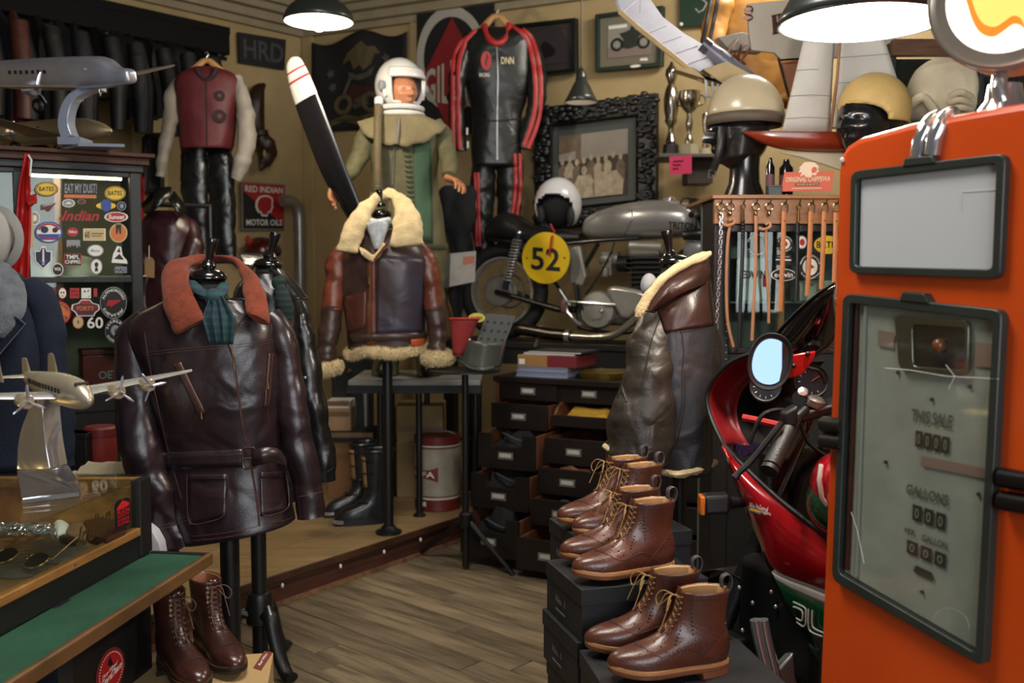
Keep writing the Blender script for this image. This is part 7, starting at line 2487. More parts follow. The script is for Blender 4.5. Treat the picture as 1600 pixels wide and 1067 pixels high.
 def face_pt(z_,y_,off):
  a = W(V((fx(z_)+.12,y_,z_+.02)))
  d = (W(V((fx(z_)-.03,y_,z_-.005)))-a).normalized()
  h = tree.ray_cast(a,d)
  return (h[0]-d*off) if h[0] is not None else W(V((fx(z_)+off,y_,z_)))
 for sg in (-1,1):
  ob('facing',MB().tube([face_pt(z_,sg*.0125,.001) for z_ in [.074+(H-.076)*i/14 for i in range(15)]],.0022,6),leather,uo)
 laces = []
 for i,z_ in enumerate(fac):
  l,r = face_pt(z_,-.017,.0015),face_pt(z_,.017,.0015)
  for p,sg in ((l,-1),(r,1)):
   nx = (p-W(V((fx(z_)-.06,0,z_-.01)))).normalized()
   if hook and i >= lace_rows - hook:
    ob('lace_hook',MB().lathe([(.0022,0),(.0022,.003),(.0042,.0035),(.0042,.005)],p-nx*.001,nx,n=8),brass,t)
   else:
    ob('eyelet',MB().tube([p+(f*-nx.z+V((0,0,1))*nx.dot(f))*(.003*cos(a))+s*(.003*sin(a)) for a in [2*pi*k/10 for k in range(10)]],.0011,5,close=True),brass,t)
  laces.append((l,r))
 lm = MB()
 for i in range(lace_rows-1):
  (l0,r0),(l1,r1) = laces[i],laces[i+1]
  up_ = (f*.6+V((0,0,.6))) * .006
  lm.tube([l0,(l0+r1)/2+up_,r1],.0015,5)
  lm.tube([r0,(r0+l1)/2+up_*1.2,l1],.0015,5)
 lm.tube([laces[0][0],(laces[0][0]+laces[0][1])/2+f*.002,laces[0][1]],.0015,5)
 k_ = (laces[-1][0]+laces[-1][1]) / 2 + f * .012 + V((0,0,.002))
 lm.tube([laces[-1][0],k_,laces[-1][1]],.0015,5)
 for sg,dn in ((-1,.03),(1,.04)):
  lp_ = cr_smooth([tuple(k_),tuple(k_+s*(.022*sg)+f*.02+V((0,0,.006))),tuple(k_+s*(.036*sg)+f*.032+V((0,0,-.012))),tuple(k_+s*(.026*sg)+f*.03+V((0,0,-.03))),tuple(k_+s*(.008*sg)+f*.012+V((0,0,-.008)))],20)
  lm.tube(lp_,.0014,5)
  lp_ = cr_smooth([tuple(k_),tuple(k_+s*(.014*sg)+f*.016+V((0,0,.0))),tuple(k_+s*(.02*sg)+f*.03+V((0,0,-dn))),tuple(k_+s*(.024*sg)+f*.045+V((0,0,-dn-.035)))],14)
  lm.tube(lp_,.0013,5)
 ob('laces',lm,lacec,t,kind='stuff')
 ob('tongue',MB().grid([[face_pt(z_,y_,-.002)+V((0,0,0)) for y_ in (-.012,-.006,0,.006,.012)] for z_ in [.075+(H-.08)*i/8 for i in range(9)]]+[[face_pt(H-.004,y_,-.002)+V((0,0,.012)) for y_ in (-.012,-.006,0,.006,.012)]]),leather,t,solid=.002)
 if tab:
  b_ = W(V((ev(heel,H)+.002,0,H-.012)))
  lp_ = cr_smooth([tuple(b_-f*.001),tuple(b_-f*.010+V((0,0,.024))),tuple(b_-f*.004+V((0,0,.042))),tuple(b_+f*.012+V((0,0,.036))),tuple(b_+f*.012+V((0,0,.012)))],18)
  ob('pull_tab',MB().grid([[V(p)+s*y_ for p in lp_] for y_ in (-.009,.009)]),M('grey_webbing',(70,62,64),.8),t,solid=.0018)
 return t
brl = M('chestnut_grain',(92,50,34),.30,var=.3,vs=12,bump=.25,bs=220,coat=.25,col2=(66,36,28))
sol = M('sole_tan',(122,72,44),.5,var=.2,vs=20)
wel = M('welt_tan',(172,118,74),.55,var=.15,vs=30)
lac_ = M('waxed_lace',(150,116,66),.7)
lin = M('tan_lining',(164,122,74),.6)
G = 'chestnut brogue boots on the shoe boxes'
Z1,Z2,Zt3 = .565,.700,.748
make_boot('chestnut brogue boot nearest the camera on the lowest box',(948,1064),(1140,1047),Z1,brl,sol,wel,lac_,lin,G)
make_boot('chestnut brogue boot behind its partner on the lowest box',(912,1025),(1100,1010),Z1,brl,sol,wel,lac_,lin,G)
make_boot('front chestnut brogue boot with trailing lace on the middle stack',(893,912),(1056,893),Z2,brl,sol,wel,lac_,lin,G)
make_boot('rear chestnut brogue boot of the pair on the middle stack',(874,884),(1035,868),Z2,brl,sol,wel,lac_,lin,G)
make_boot('front chestnut brogue boot of the pair on the back stack',(894,846),(1030,828),Zt3,brl,sol,wel,lac_,lin,G,lace_rows=6)
make_boot('rearmost chestnut brogue boot with bow standing on the back stack',(870,828),(1010,813),Zt3,brl,sol,wel,lac_,lin,G,lace_rows=6)
# trailing lace of the middle boot
# black shoe boxes in three stacks
bxm = M('black_card',(24,26,29),.55,var=.15,vs=10,rnd=.12)
prn = M('silver_print',(104,108,112),.5)
def stack(fl_,e1,e2,w_,d_,z0,z1_,n,names):
 h = (z1_-z0) / n
 rg = random.Random(int(z1_*1000))
 for i in range(n):
  ja,jb = rg.uniform(-.008,.008),rg.uniform(-.008,.008)
  if i == n - 1:
   ja = jb = 0
  o = V((fl_[0],fl_[1],z0+i*h)) + e1 * ja + e2 * jb
  c = o + e1 * (w_/2) + e2 * (d_/2)
  t = thing('shoe_box',names[i],'box',c,'black shoe boxes')
  ob('base',MB().box(c+V((0,0,(h-.012)/2)),(w_-.006,d_-.006,h-.012),e1,e2),bxm,t,smooth=False,bevel=.001)
  ob('lid',MB().box(c+V((0,0,h-.022)),(w_,d_,.044),e1,e2),bxm,t,smooth=False,bevel=.0015)
  q = o + e2 * (d_*.35) - e1 * .0042
  Q = Quad(q+e2*.09+V((0,0,h*.2)),q+V((0,0,h*.2)),q+V((0,0,h*.55)),q+e2*.09+V((0,0,h*.55)))
  Q.n = -e1
  ob('lettering',Q.text('Grenson' if False else 'No. 1',.1,.55,.9,.95,.001),prn,t,smooth=False)
  ob('print',Q.pl([(.1,.1),(.9,.1),(.9,.2),(.1,.2)],.001),prn,t,smooth=False)
e1 = V((.957,.29,0)).normalized()
e2 = V((-.29,.957,0)).normalized()
stack((.176,2.49),e1,e2,.36,.28,0,Z2,5,['black shoe box at the bottom of the middle stack','black shoe box second from the floor in the middle stack','black shoe box third from the floor in the middle stack','black shoe box under the top one of the middle stack','black shoe box topping the middle stack under the second pair'])
stack((.19,2.80),e1,e2,.36,.26,0,Zt3,5,['black shoe box at the bottom of the rear stack','black shoe box second from the floor in the rear stack','black shoe box third from the floor in the rear stack','black shoe box under the top one of the rear stack','black shoe box topping the rear stack under the third pair'])
f1 = V((.985,.17,0)).normalized()
f2 = V((-.17,.985,0)).normalized()
q = V((.165,2.455,0)) - f2 * .30
stack((q.x,q.y),f1,f2,.42,.28,0,Z1,4,['black shoe box at the bottom of the front stack','black shoe box second from the floor in the front stack','black shoe box under the top one of the front stack','black shoe box topping the front stack under the nearest pair'])
# brown lace-up boots on a kraft box at the lower left
kz = .41
dbr = M('dark_brown_leather',(56,30,24),.28,var=.35,vs=10,bump=.15,bs=180,coat=.3,wr=.12,ws=14)
dsl = M('dark_sole',(34,24,20),.6)
G2 = 'dark brown lace-up boots on the kraft box'
make_boot('dark brown lace-up boot beside the stand pole on the kraft box',(374,1066),(296,1002),kz,dbr,dsl,dsl,M('brown_lace',(92,66,56),.7),M('lining_brown',(120,72,44),.6),G2,brogue=False,toecap=True,hook=4,tab=False,H=.20,lace_rows=9,name='lace_up_boot')
make_boot('dark brown lace-up boot nearest the counter on the kraft box',(318,1092),(236,1022),kz,dbr,dsl,dsl,MATS['brown_lace'],MATS['lining_brown'],G2,brogue=False,toecap=True,hook=4,tab=False,H=.20,lace_rows=9,name='lace_up_boot')
kb = thing('kraft_box','kraft box with red corner label under the brown boots','box',V((-.86,2.72,0)))
fr = onz(427,1019,kz)
w1 = V((-.985,-.17,0))
w2 = V((.17,-.985,0))
crn = [fr,fr+w1*.36,fr+w1*.36+w2*.42,fr+w2*.42]
ob('body',MB().prism([V((p.x,p.y,0)) for p in crn],(0,0,kz)),M('kraft_fresh',(172,142,96),.75,var=.08),kb,smooth=False,bevel=.003)
Q = Quad(onz(396,1044,kz),onz(408,1048,kz),onz(426,1020,kz),onz(413,1018,kz))
Q.n = V((0,0,1))
lb = ob('corner_label',Q.pl([(0,0),(1,0),(1,1),(0,1)],.002),M('label_red',(120,52,44),.6),kb,smooth=False)
Q2 = Quad(Q.q(.75,.15,.003),Q.q(.75,.85,.003),Q.q(.3,.85,.003),Q.q(.3,.15,.003))
ob('lettering',Q2.text('Red Wing',0,0,1,1,.001,shear=.3),white,lb,smooth=False)
wp = thing('paper_bag','white paper bag corner behind the counter end','bag',P(240,856,3.0))
ob('bag',MB().prism([P(u,v,3.0) for u,v in ((226,870),(226,822),(240,832),(250,850),(252,870))],(0,.06,0)),M('white_paper',(184,184,190),.8),wp,bevel=.004)
# black motocross boots on the platform
mbl = M('moto_black',(26,28,30),.34,var=.3,vs=8,wr=.25,ws=12,coat=.2)
def moto_boot(label,toe,heel,top,Y,grp):
 z = PH
 tp_,hp2 = onz(toe[0],toe[1],z),onz(heel[0],heel[1],z)
 f = tp_ - hp2
 L = .30
 f.z = 0
 f.normalize()
 s = V((-f.y,f.x,0))
 o = tp_ - f * L
 W = lambda x,y,zz: o + f * x + s * y + V((0,0,zz))
 t = thing('motocross_boot',label,'boot',o+f*.15,grp)
 rs = []
 Hh = .40
 for zz,x0,x1,w_ in cr_smooth([(.03,-.005,.292,.05),(.05,-.008,.290,.052),(.08,-.006,.262,.050),(.105,-.004,.20,.048),(.13,.0,.155,.046),(.17,.004,.135,.046),(.25,-.012,.135,.055),(.33,-.024,.140,.064),(Hh,-.028,.142,.068)],40):
  c_ = (x0+x1) / 2
  rs.append([W(c_+(x1-x0)/2*cos(a),w_*abs(sin(a)) ** .8*(1 if sin(a)>0 else-1),zz) for a in [2*pi*i/32 for i in range(32)]])
 up = MB().loft(rs,True,False)
 uo = ob('upper',up,mbl,t,solid=-.006)
 ob('shaft_rim',MB().tube(rs[-1],.009,8,close=True),mbl,t)
 base = [W(.142+.158*cos(a),.054*abs(sin(a)) ** .8*(1 if sin(a)>0 else-1),0) for a in [2*pi*i/32 for i in range(32)]]
 ob('sole',MB().loft([base,[p+V((0,0,.034)) for p in base]]),blackp,t)
 ob('toe_plate',MB().tube([W(.142+.162*cos(a),.057*abs(sin(a)) ** .8*(1 if sin(a)>0 else-1),.022) for a in [-.8+1.6*i/12 for i in range(13)]],.011,8),chrome,t)
 tree = up.bvh()
 rows = []
 for i in range(8):
  row = []
  for a in (-.5,-.25,0,.25,.5):
   zz = .2 + .17 * i / 7
   c_ = W(.06,0,zz)
   d = (f*cos(a)+s*sin(a))
   h = tree.ray_cast(c_+d*.4,-d)
   row.append((h[0] if h[0] is not None else c_+d*.08)+d*.004)
  rows.append(row)
 ob('shin_panel',MB().grid(rows),M('suede_tan',(132,102,64),.85,var=.2),t,solid=.003,label='tan shin panel')
 for i,zz in enumerate((.12,.2,.28,.35)):
  pts = []
  for k in range(13):
   a = -2.4 + 3.4 * k / 12
   c_ = W(.06+(.03 if i==0 else 0),0,zz)
   d = f * cos(a) + s * sin(a)
   h = tree.ray_cast(c_+d*.4,-d)
   if h[0] is not None:
    pts.append(h[0]+d*.004)
  so_ = ob('strap',MB().tube(pts,.009,8,flat=.5),mbl,t)
  ob('buckle',MB().box(pts[1],(.022,.022,.026),f,s),chrome,so_,bevel=.003)
 return t
GM = 'black motocross boots on the platform'
moto_boot('black motocross boot in front with tan shin panel',(522,821),(612,814),None,5.3,GM)
moto_boot('black motocross boot half hidden behind its partner',(506,808),(585,799),None,5.5,GM)
# ================================================================== leash rack over the right-hand glass cabinet
Yc = 3.95
oak = M('rack_oak',(146,96,52),.45,var=.3,vs=4,bump=.25,bs=40,stretch=(1,8,8),coat=.15)
rk = thing('display_cabinet','black glass cabinet with oak leash board under the mannequin heads','cabinet',V((P(1250,500,Yc).x,Yc+.2,0)))
xl,xr_ = P(1116,330,Yc).x,P(1440,330,Yc).x
zb0,zb1 = P(1200,350,Yc).z,P(1200,306,Yc).z
def rbox(nm,x0,x1,y0,y1,z0,z1_,mat,par=rk,bev=.003):
 return ob(nm,MB().box(((x0+x1)/2,(y0+y1)/2,(z0+z1_)/2),(x1-x0,y1-y0,z1_-z0)),mat,par,smooth=False,bevel=bev)
rbox('leash_board',xl,xr_,Yc,Yc+.03,zb0,zb1-.012,oak)
rbox('top_board',xl-.01,xr_,Yc-.012,Yc+.60,zb1-.012,zb1+.004,oak)
xs = P(1141,400,Yc+.02).x
rbox('stile',xl+.005,xs,Yc+.02,Yc+.06,0,zb0,blackw)
rbox('rail',xs,xr_,Yc+.02,Yc+.05,zb0-.03,zb0,blackw)
zr2 = P(1200,545,Yc).z
rbox('rail',xs,xr_,Yc+.02,Yc+.05,zr2-.02,zr2,blackw)
rbox('side_panel',xl+.005,xl+.025,Yc+.06,Yc+.28,0,zb1-.012,blackw)
rbox('back_panel',xl,xr_,Yc+.26,Yc+.28,0,zb1-.012,M('cab_back_grey',(86,92,90),.6,var=.3,vs=3))
rbox('base_panel',xs,xr_,Yc+.03,Yc+.05,0,zr2-.02,blackw)
xm = P(1217,450,Yc+.1).x
rbox('divider',xm-.014,xm+.014,Yc+.06,Yc+.10,zr2,zb0,oak)
rbox('inner_shelf',xs,xr_,Yc+.06,Yc+.26,P(1200,470,Yc+.1).z-.01,P(1200,470,Yc+.1).z,M('glass_shelf',(120,130,128),.1,trans=.6))
rp = rbox('glass_pane',xs,xr_,Yc+.03,Yc+.034,zr2,zb0-.03,gl,rk,0)
for i in range(26):
 ob('rivet',MB().ell((xs-.012,Yc+.018,zr2-.1+.028*i),(.004,.003,.004),6,4),steel,rk)
RP = (V((0,Yc+.03,0)),V((0,-1,0)))
kw = dict(parent=rk,plane=RP)
s_,Q = stk(1214,368,1239,394,'o',white,blackp,(),((ellp(.5,.5,.16,.16),redp),),k=.62,**kw)
arcs(s_,Q,'ROCKER','SPEED',white,.47,.16)
stk(1212,398,1236,414,'r',blackp,None,(),(([(0,.46),(1,.40),(1,.55),(0,.6)],white),([(.1,.75),(.9,.75),(.9,.85),(.1,.85)],greyp)),**kw)
stk(1160,422,1196,436,[(0,.5),(.01,.5),(.01,.51),(0,.51)],blackp,None,(('EDWIN',0,.05,1,.95,blackp),),**kw)
stk(1204,420,1244,439,'o',blackp,white,(('edwin',.14,.3,.86,.74,white),),k=.9,**kw)
s_,Q = stk(1248,397,1283,437,'o',white,blackp,(),(([(.3,.5),(.45,.6),(.55,.6),(.7,.5),(.55,.42),(.45,.42)],redp),),k=.66,**kw)
arcs(s_,Q,'MOTORCYCLE','COMPANY',white,.48,.15)
s_,Q = stk(1270,367,1316,398,'o',yellow,blackp,(('BATES',.12,.34,.88,.68,blackp),),k=.92,**kw)
stk(1245,368,1261,389,'o',white,greyp,(),((ellp(.5,.5,.25,.25),redp),),**kw)
s_,Q = stk(1166,364,1198,400,[(.49,.49),(.51,.49),(.51,.51),(.49,.51)],white,None,(),(),**kw)
arcs(s_,Q,'CUSTOM','LEATHER',white,.47,.14)
stk(1192,432,1199,448,'r',redp,None,(),**kw)
# pale things inside
for k,(u0,u1,v0,v1,mt,lb) in enumerate(((1144,1190,405,470,M('pale_carton',(150,156,158),.7),'pale carton behind the left glass of the leash cabinet'),(1240,1300,440,470,M('white_carton',(180,176,168),.7),'white carton behind the right glass of the leash cabinet'))):
 a,b = P(u0,v1,Yc+.2),P(u1,v0,Yc+.2)
 zs2 = P(1200,470,Yc+.1).z
 rb = thing('carton',lb,'box',V(((a.x+b.x)/2,Yc+.18,zs2)))
 ob('body',MB().box(((a.x+b.x)/2,Yc+.18,zs2+(b.z-a.z)/2),(b.x-a.x,.14,b.z-a.z)),mt,rb,smooth=False,bevel=.003)
 ob('lid',MB().box(((a.x+b.x)/2,Yc+.18,zs2+(b.z-a.z)*.9),(b.x-a.x+.006,.146,.02)),mt,rb,smooth=False)
 # leashes
tanl = M('tan_leash',(182,128,92),.5,var=.15,vs=12)
dtan = M('orange_leash',(186,116,66),.5,var=.15,vs=12)
blkb = M('black_braid',(22,22,24),.45)
nick = M('nickel_warm',(176,160,130),.25,1.0)
Yl = Yc - .028
px = Yl / F
specs = [(1126,'chain',[(1127,334),(1125,400),(1121,480),(1118,560),(1116,610)],'steel chain leash at the left end of the oak board'),
(1141,'round',[(1141,350),(1137,380),(1135,440),(1137,500),(1146,542)],'round tan leash next to the steel chain'),
(1161,'black',[(1161,346),(1160,400),(1157,470),(1155,540)],'black braided leash with brass clip left of a tan one'),
(1181,'tan',[(1181,336),(1181,400),(1178,470),(1175,532)],'tan leash on a round ring hanging over the lettered glass'),
(1202,'round',[(1197,356),(1198,420),(1201,470),(1201,505)],'pale tan leash with looped end over a swivel hook'),
(1226,'strap',[(1225,330),(1223,400),(1219,486)],'wide tan strap leash beside the oak divider'),
(1248,'black',[(1246,350),(1246,400),(1244,470)],'black flat leash right of the wide tan strap'),
(1268,'strap',[(1267,330),(1265,390),(1261,462)],'wide tan strap leash over the round white sticker'),
(1289,'strap',[(1288,330),(1286,390),(1283,452)],'wide tan strap leash over the yellow oval sticker'),
(1307,'strap',[(1306,332),(1305,390),(1303,450)],'wide tan strap leash at the edge of the orange pump')]
for u,kind,pth,lb in specs:
 t = thing('leash',lb,'leash',P(pth[-1][0],pth[-1][1],Yl),'leashes on the oak board')
 hk = P(u,318,Yc-.008)
 ob('hook',MB().tube([hk+V((0,.012,0)),hk+V((0,-.012,0)),hk+V((0,-.026,.008)),hk+V((0,-.028,.016))],.003,6),brass,t)
 c = P(u,325,Yl)
 if kind == 'strap':
  ob('ring',MB().tube([c+V((x_,0,z_)) for x_,z_ in ((-.012,-.014),(-.012,.012),(-.006,.020),(.006,.020),(.012,.012),(.012,-.014))],.0028,6,close=True),nick,t)
 elif kind == 'black':
  ob('clip',MB().tube([c+V((.008*sin(a),0,.006+.012*cos(a))) for a in [2*pi*i/14 for i in range(14)]],.003,6,close=True).tube([c-V((0,0,.006)),c-V((0,0,.05))],[.005,.007],8),brass,t)
 else:
  ob('ring',MB().tube([c+V((.015*sin(a),0,.004+.015*cos(a))) for a in [2*pi*i/18 for i in range(18)]],.0026,6,close=True),nick,t)
  ob('swivel',MB().lathe([(.004,0),(.007,.004),(.007,.016),(.004,.02)],c-V((0,0,.032)),n=10),nick,t)
 pts = [P(a,b,Yl-.002) for a,b in cr_smooth(pth,40)]
 if kind == 'chain':
  for i in range(0,40):
   p = pts[i]
   d = (pts[min(i+1,39)]-pts[max(i-1,0)]).normalized()
   sx = V((1,0,0)) if i % 2 else V((.3,-.95,0))
   ob('link',MB().tube([p+d*(.0115*cos(a))+sx*(.006*sin(a)) for a in [2*pi*k/10 for k in range(10)]],.0018,5,close=True),chrome,t)
 elif kind == 'round':
  ob('cord',MB().tube(pts,.0062,8),tanl,t)
  e = pts[0]
  ob('loop',MB().tube(cr_smooth([tuple(e+V((-.03,-.004,.0))),tuple(e+V((-.01,-.008,-.006))),tuple(e+V((.014,-.006,.004))),tuple(e+V((.012,-.004,.020))),tuple(e+V((-.004,0,.014)))],18),.0062,8),tanl,t)
 elif kind == 'black':
  ob('strap',MB().tube(pts[5:],.0075,8,up=(0,-1,.02),flat=.4),blkb,t)
  for i in range(6):
   ob('plait',MB().ell(pts[0].lerp(pts[7],i/5),(.009,.006,.008),8,6),blkb,t)
 elif kind == 'tan':
  ob('strap',MB().tube(pts,.0065,8,up=(0,-1,.02),flat=.5),tanl,t)
 else:
  ob('strap',MB().tube(pts,.0095,8,up=(0,-1,.02),flat=.3),dtan,t)
  ob('rivet',MB().ell(P(u,345,Yl-.006),(.003,.003,.003),8,6),brass,t)
  # things on top of the cabinet
ztop = zb1 + .004
card_r = M('coral_card',(206,98,76),.6)
Q = pxquad((1220,299),(1299,298),(1303,267),(1226,269),Y=Yc+.03)
sg = thing('counter_sign','coral boot maker sign with a head emblem on the oak cabinet','sign',Q.q(.5,0))
ob('card',Q.slab(.006),card_r,sg,smooth=False)
ob('lettering',Q.text('ORIGINAL CHIPPEWA',.05,.48,.95,.74,.002),cream,sg,smooth=False)
ob('lettering',Q.text('SHOES & BOOTS',.28,.30,.72,.38,.003),cream,sg,smooth=False)
ob('print_band',Q.pl([(.26,.27),(.74,.27),(.74,.41),(.26,.41)],.0015),M('print_brown',(70,54,48),.6),sg,smooth=False)
ob('print_line',Q.pl([(.2,.12),(.8,.12),(.8,.16),(.2,.16)],.0015),cream,sg,smooth=False)
hdq = pxquad((1247,278),(1280,278),(1280,253),(1247,253),Y=Yc+.028)
hd2 = [(.12,.62),(.0,.56),(.16,.78),(.3,.98),(.55,1),(.8,.96),(.98,.72),(.94,.56),(1,.4),(.9,.36),(.84,.16),(.66,.2),(.62,.02),(.36,.06),(.3,.2),(.08,.1),(.2,.34),(.02,.34)]
e_ = ob('emblem',MB().prism([hdq.q(a,b) for a,b in hd2],(0,.004,0)),M('emblem_cream',(236,206,178),.6),sg,smooth=False)
ob('emblem_face',hdq.pl([(.66,.3),(.8,.34),(.9,.5),(.86,.66),(.72,.7),(.62,.5)],.002),card_r,e_,smooth=False)
for u,h,r,lb in ((1203,48,7,'slim dark bottle with paper label beside the coral sign'),(1228,46,11,'dark square bottle behind the coral sign')):
 p = V((P(u,299,Yc+.12).x,Yc+.12,ztop))
 t = thing('bottle',lb,'bottle',p)
 k_ = Yc / F
 ob('body',MB().lathe([(r*k_,0),(r*k_,h*k_),(r*.5*k_,h*1.15*k_),(r*.4*k_,h*1.3*k_)],p,n=18),M('dark_glass',(14,14,16),.12,coat=.6),t)
 ob('label',MB().lathe([(r*1.02*k_,h*.2*k_),(r*1.02*k_,h*.75*k_)],p,n=18,caps=False),M('label_dark',(96,60,64),.6),t)
p = V((P(1209,299,Yc+.05).x,Yc+.05,ztop))
t = thing('tin_box','small dark green tin at the left of the coral sign','tin',p)
ob('tin',MB().box(p+V((0,0,.018)),(.055,.05,.036)),M('tin_green',(46,56,54),.4,var=.3,vs=30),t,smooth=False,bevel=.003)
ob('tin_lid',MB().box(p+V((0,0,.037)),(.057,.052,.006)),M('tin_green2',(70,80,76),.4),t,smooth=False,bevel=.002)
# mannequin heads
hblk = M('head_black',(22,22,23),.26,var=.2,vs=20,coat=.3)
def bust(label,c,h,fwd,Yh,loc):
 t = thing('mannequin_head',label,'mannequin head',loc)
 ob('face',headmesh(c,h,fwd),hblk,t)
 f = V(fwd).normalized()
 n0 = V(c) - V((0,0,h*.25)) - f * (h*.08)
 rs = []
 for g,k in ((0,.22),(.3,.21),(.6,.22),(.85,.29),(1,.31)):
  cc_ = n0.lerp(V((n0.x,n0.y,loc[2])),g)
  rs.append([cc_+V((h*k*cos(2*pi*j/24),h*k*sin(2*pi*j/24),0)) for j in range(24)])
 ob('neck',MB().loft(rs),hblk,t)
 return t
Yh = 4.36
s = Yh / F
c1 = P(1156,212,Yh)
f1_ = V((-.97,-.2,0)).normalized()
p1_ = P(1158,300,Yh)
bust('black mannequin head wearing the cream half helmet and leather flaps',c1,108*s,f1_,Yh,V((p1_.x,Yh,ztop)))
cc1 = P(1165,182,Yh)
chs = M('helmet_cream',(198,184,152),.28,var=.1,vs=6,coat=.3)
t = thing('half_helmet','cream half helmet with leather ear flaps on the left head','helmet',P(1165,200,Yh))
rx,rzz = 57 * s,62 * s
rs = []
for i in range(16):
 a = pi / 2 * i / 15
 rs.append([cc1+V((rx*sin(a+.001)*cos(2*pi*j/40),rx*.86*sin(a+.001)*sin(2*pi*j/40),rzz*cos(a))) for j in range(40)])
dm = MB().loft(list(reversed(rs)),True,False)
ob('shell',dm,chs,t,solid=.006)
ob('band',MB().lathe([(rx*1.01,-.042),(rx*1.02,-.02),(rx*1.01,.002)],cc1,n=40,caps=False),M('band_taupe',(96,84,72),.6,var=.15),t,solid=.005)
T = [dm.bvh()]
em = hit(1137,160,T,.002)
ob('badge',MB().prism([hit(u,v,T,.002) for u,v in ((1128,163),(1131,157),(1137,153),(1141,158),(1147,164),(1145,167),(1134,168))],(0,-.002,0)),M('badge_brown',(96,52,30),.6),t,smooth=False)
ob('badge',MB().prism([hit(u,v,T,.003) for u,v in ((1128,164),(1129,158),(1132,158),(1132,167))],(0,-.002,0)),orange,t,smooth=False)
flp = M('ear_leather',(34,32,31),.42,var=.25,wr=.25,ws=12)
rows = []
for i in range(12):
 g = i / 11
 rows.append([P(1126+6*g+(80-26*g)*a_,196+54*g-10*g*a_*1.2,Yh-.135*sin(pi*(.12+.76*a_))+.02*g) for a_ in [k/14 for k in range(15)]])
ob('ear_flap',MB().grid(rows),flp,t,solid=.005)
ob('chin_strap',MB().tube([P(1128,198,Yh-.12),P(1126,225,Yh-.14),P(1121,248,Yh-.12),P(1112,272,Yh-.09)],.016,8,up=(0,-1,.02),flat=.3),flp,t)
ob('strap_buckle',MB().tube([P(u,v,Yh-.1) for u,v in ((1108,266),(1118,264),(1117,276),(1107,278))],.003,6,close=True),steel,t)
Yh = 3.97
s = Yh / F
c2 = P(1352,194,Yh+.02)
f2_ = V((-.78,-.62,0)).normalized()
p2_ = P(1362,300,Yh)
bust('black mannequin head in a yellow skull cap looking left',c2,114*s,f2_,Yh,V((p2_.x,Yh+.02,ztop)))
ycap = M('cap_yellow',(198,166,104),.6,var=.12,vs=7,bump=.2,bs=90)
cy = P(1366,172,Yh+.035)
t,Hp = open_helmet('pale yellow skull cap helmet on the right mannequin head',cy,53*s,f2_,ycap,ycap,face=(1.1,-1,.12),name='skull_cap_helmet',tall=1.0,bottom=.62,lin=hblk)
ob('crown_seam',MB().tube([Hp(a_,.15+1.2*(1-abs(a_)/1.5),1.03) for a_ in [-1.4+2.8*i/12 for i in range(13)]],.002,5),M('cap_seam',(150,120,70),.7),t)
# ---- model sailing boat
Yb = 4.17
hullm = M('hull_mahogany',(136,50,26),.25,var=.25,vs=5,coat=.4,stretch=(1,6,6))
bo = thing('model_sailboat','model sailboat with red mahogany hull and tall white sails','model boat',P(1270,262,Yb))
rs = []
for u,vt,vb,wd in cr_smooth([(1161,205,207,.003),(1172,206,214,.016),(1195,207,226,.034),(1230,208,235,.046),(1280,209,238,.050),(1330,209,238,.048),(1380,208,232,.036),(1405,207,222,.02)],34):
 a,b = P(u,vt,Yb),P(u,vb,Yb)
 h = a.z - b.z
 rs.append([V((a.x,Yb+wd*y_,a.z-h*z_)) for y_,z_ in ((-1,0),(-1.02,.3),(-.9,.6),(-.6,.85),(0,1),(.6,.85),(.9,.6),(1.02,.3),(1,0),(.5,-.02),(0,-.03),(-.5,-.02))])
ho = ob('hull',MB().loft(rs),hullm,bo)
ob('gunwale',MB().tube([r[0] for r in rs],.0022,5),M('hull_dark',(86,28,16),.3),ho)
ob('keel_fin',MB().prism([P(u,v,Yb-.004) for u,v in ((1218,238),(1320,238),(1400,240),(1360,275),(1318,268),(1290,258),(1250,246))],(0,.016,0)),M('keel_cream',(188,176,150),.5,var=.08),bo,bevel=.006)
ob('stand',MB().prism([P(1335,262,Yb),P(1350,262,Yb),V((P(1356,262,Yb).x,Yb,ztop)),V((P(1330,262,Yb).x,Yb,ztop))],(0,.05,0)),oak,bo,smooth=False)
mw = M('mast_wood',(140,92,52),.4,var=.2)
ob('mast',MB().tube([P(1297,208,Yb),P(1308,120,Yb),P(1318,0,Yb+.01),P(1322,-60,Yb+.02)],[.006,.006,.005,.004],8),mw,bo)
ob('boom',MB().tube([P(1299,200,Yb),P(1420,196,Yb+.06)],.004,8),mw,bo)
sail = M('sail_white',(200,196,188),.8,var=.08,vs=5,sheen=.1)
def sailm(fA,fB,belly,n=14):
 rows = []
 for i in range(n+1):
  g = i / n
  a,b = fA(g),fB(g)
  rows.append([a.lerp(b,k/10)+V((0,belly*sin(pi*k/10)*(.4+.6*sin(pi*min(1,g*1.2))),0)) for k in range(11)])
 return MB().grid(rows)
so_ = ob('jib_sail',sailm(lambda g: P(1222+62*g,204-262*g,Yb-.03),lambda g: P(1296+14*g,206-260*g,Yb-.01),-.03),sail,bo,solid=.0015)
for v in (110,150,185):
 g = (204-v) / 262
 ob('sail_seam',MB().tube([P(1222+62*g,v,Yb-.035),P(1259+40*g,v-2,Yb-.058),P(1296+14*g,v,Yb-.016)],.0012,4),greyp,so_)
so_ = ob('main_sail',sailm(lambda g: P(1301+22*g,198-255*g,Yb+.002),lambda g: P(1424-80*g,193-250*g,Yb+.06),.02),sail,bo,solid=.0015)
for v in (90,130,165):
 g = (198-v) / 255
 ob('batten',MB().tube([P(1301+22*g,v,Yb-.004),P(1424-80*g,v-6,Yb+.055)],.0012,4),greyp,so_)
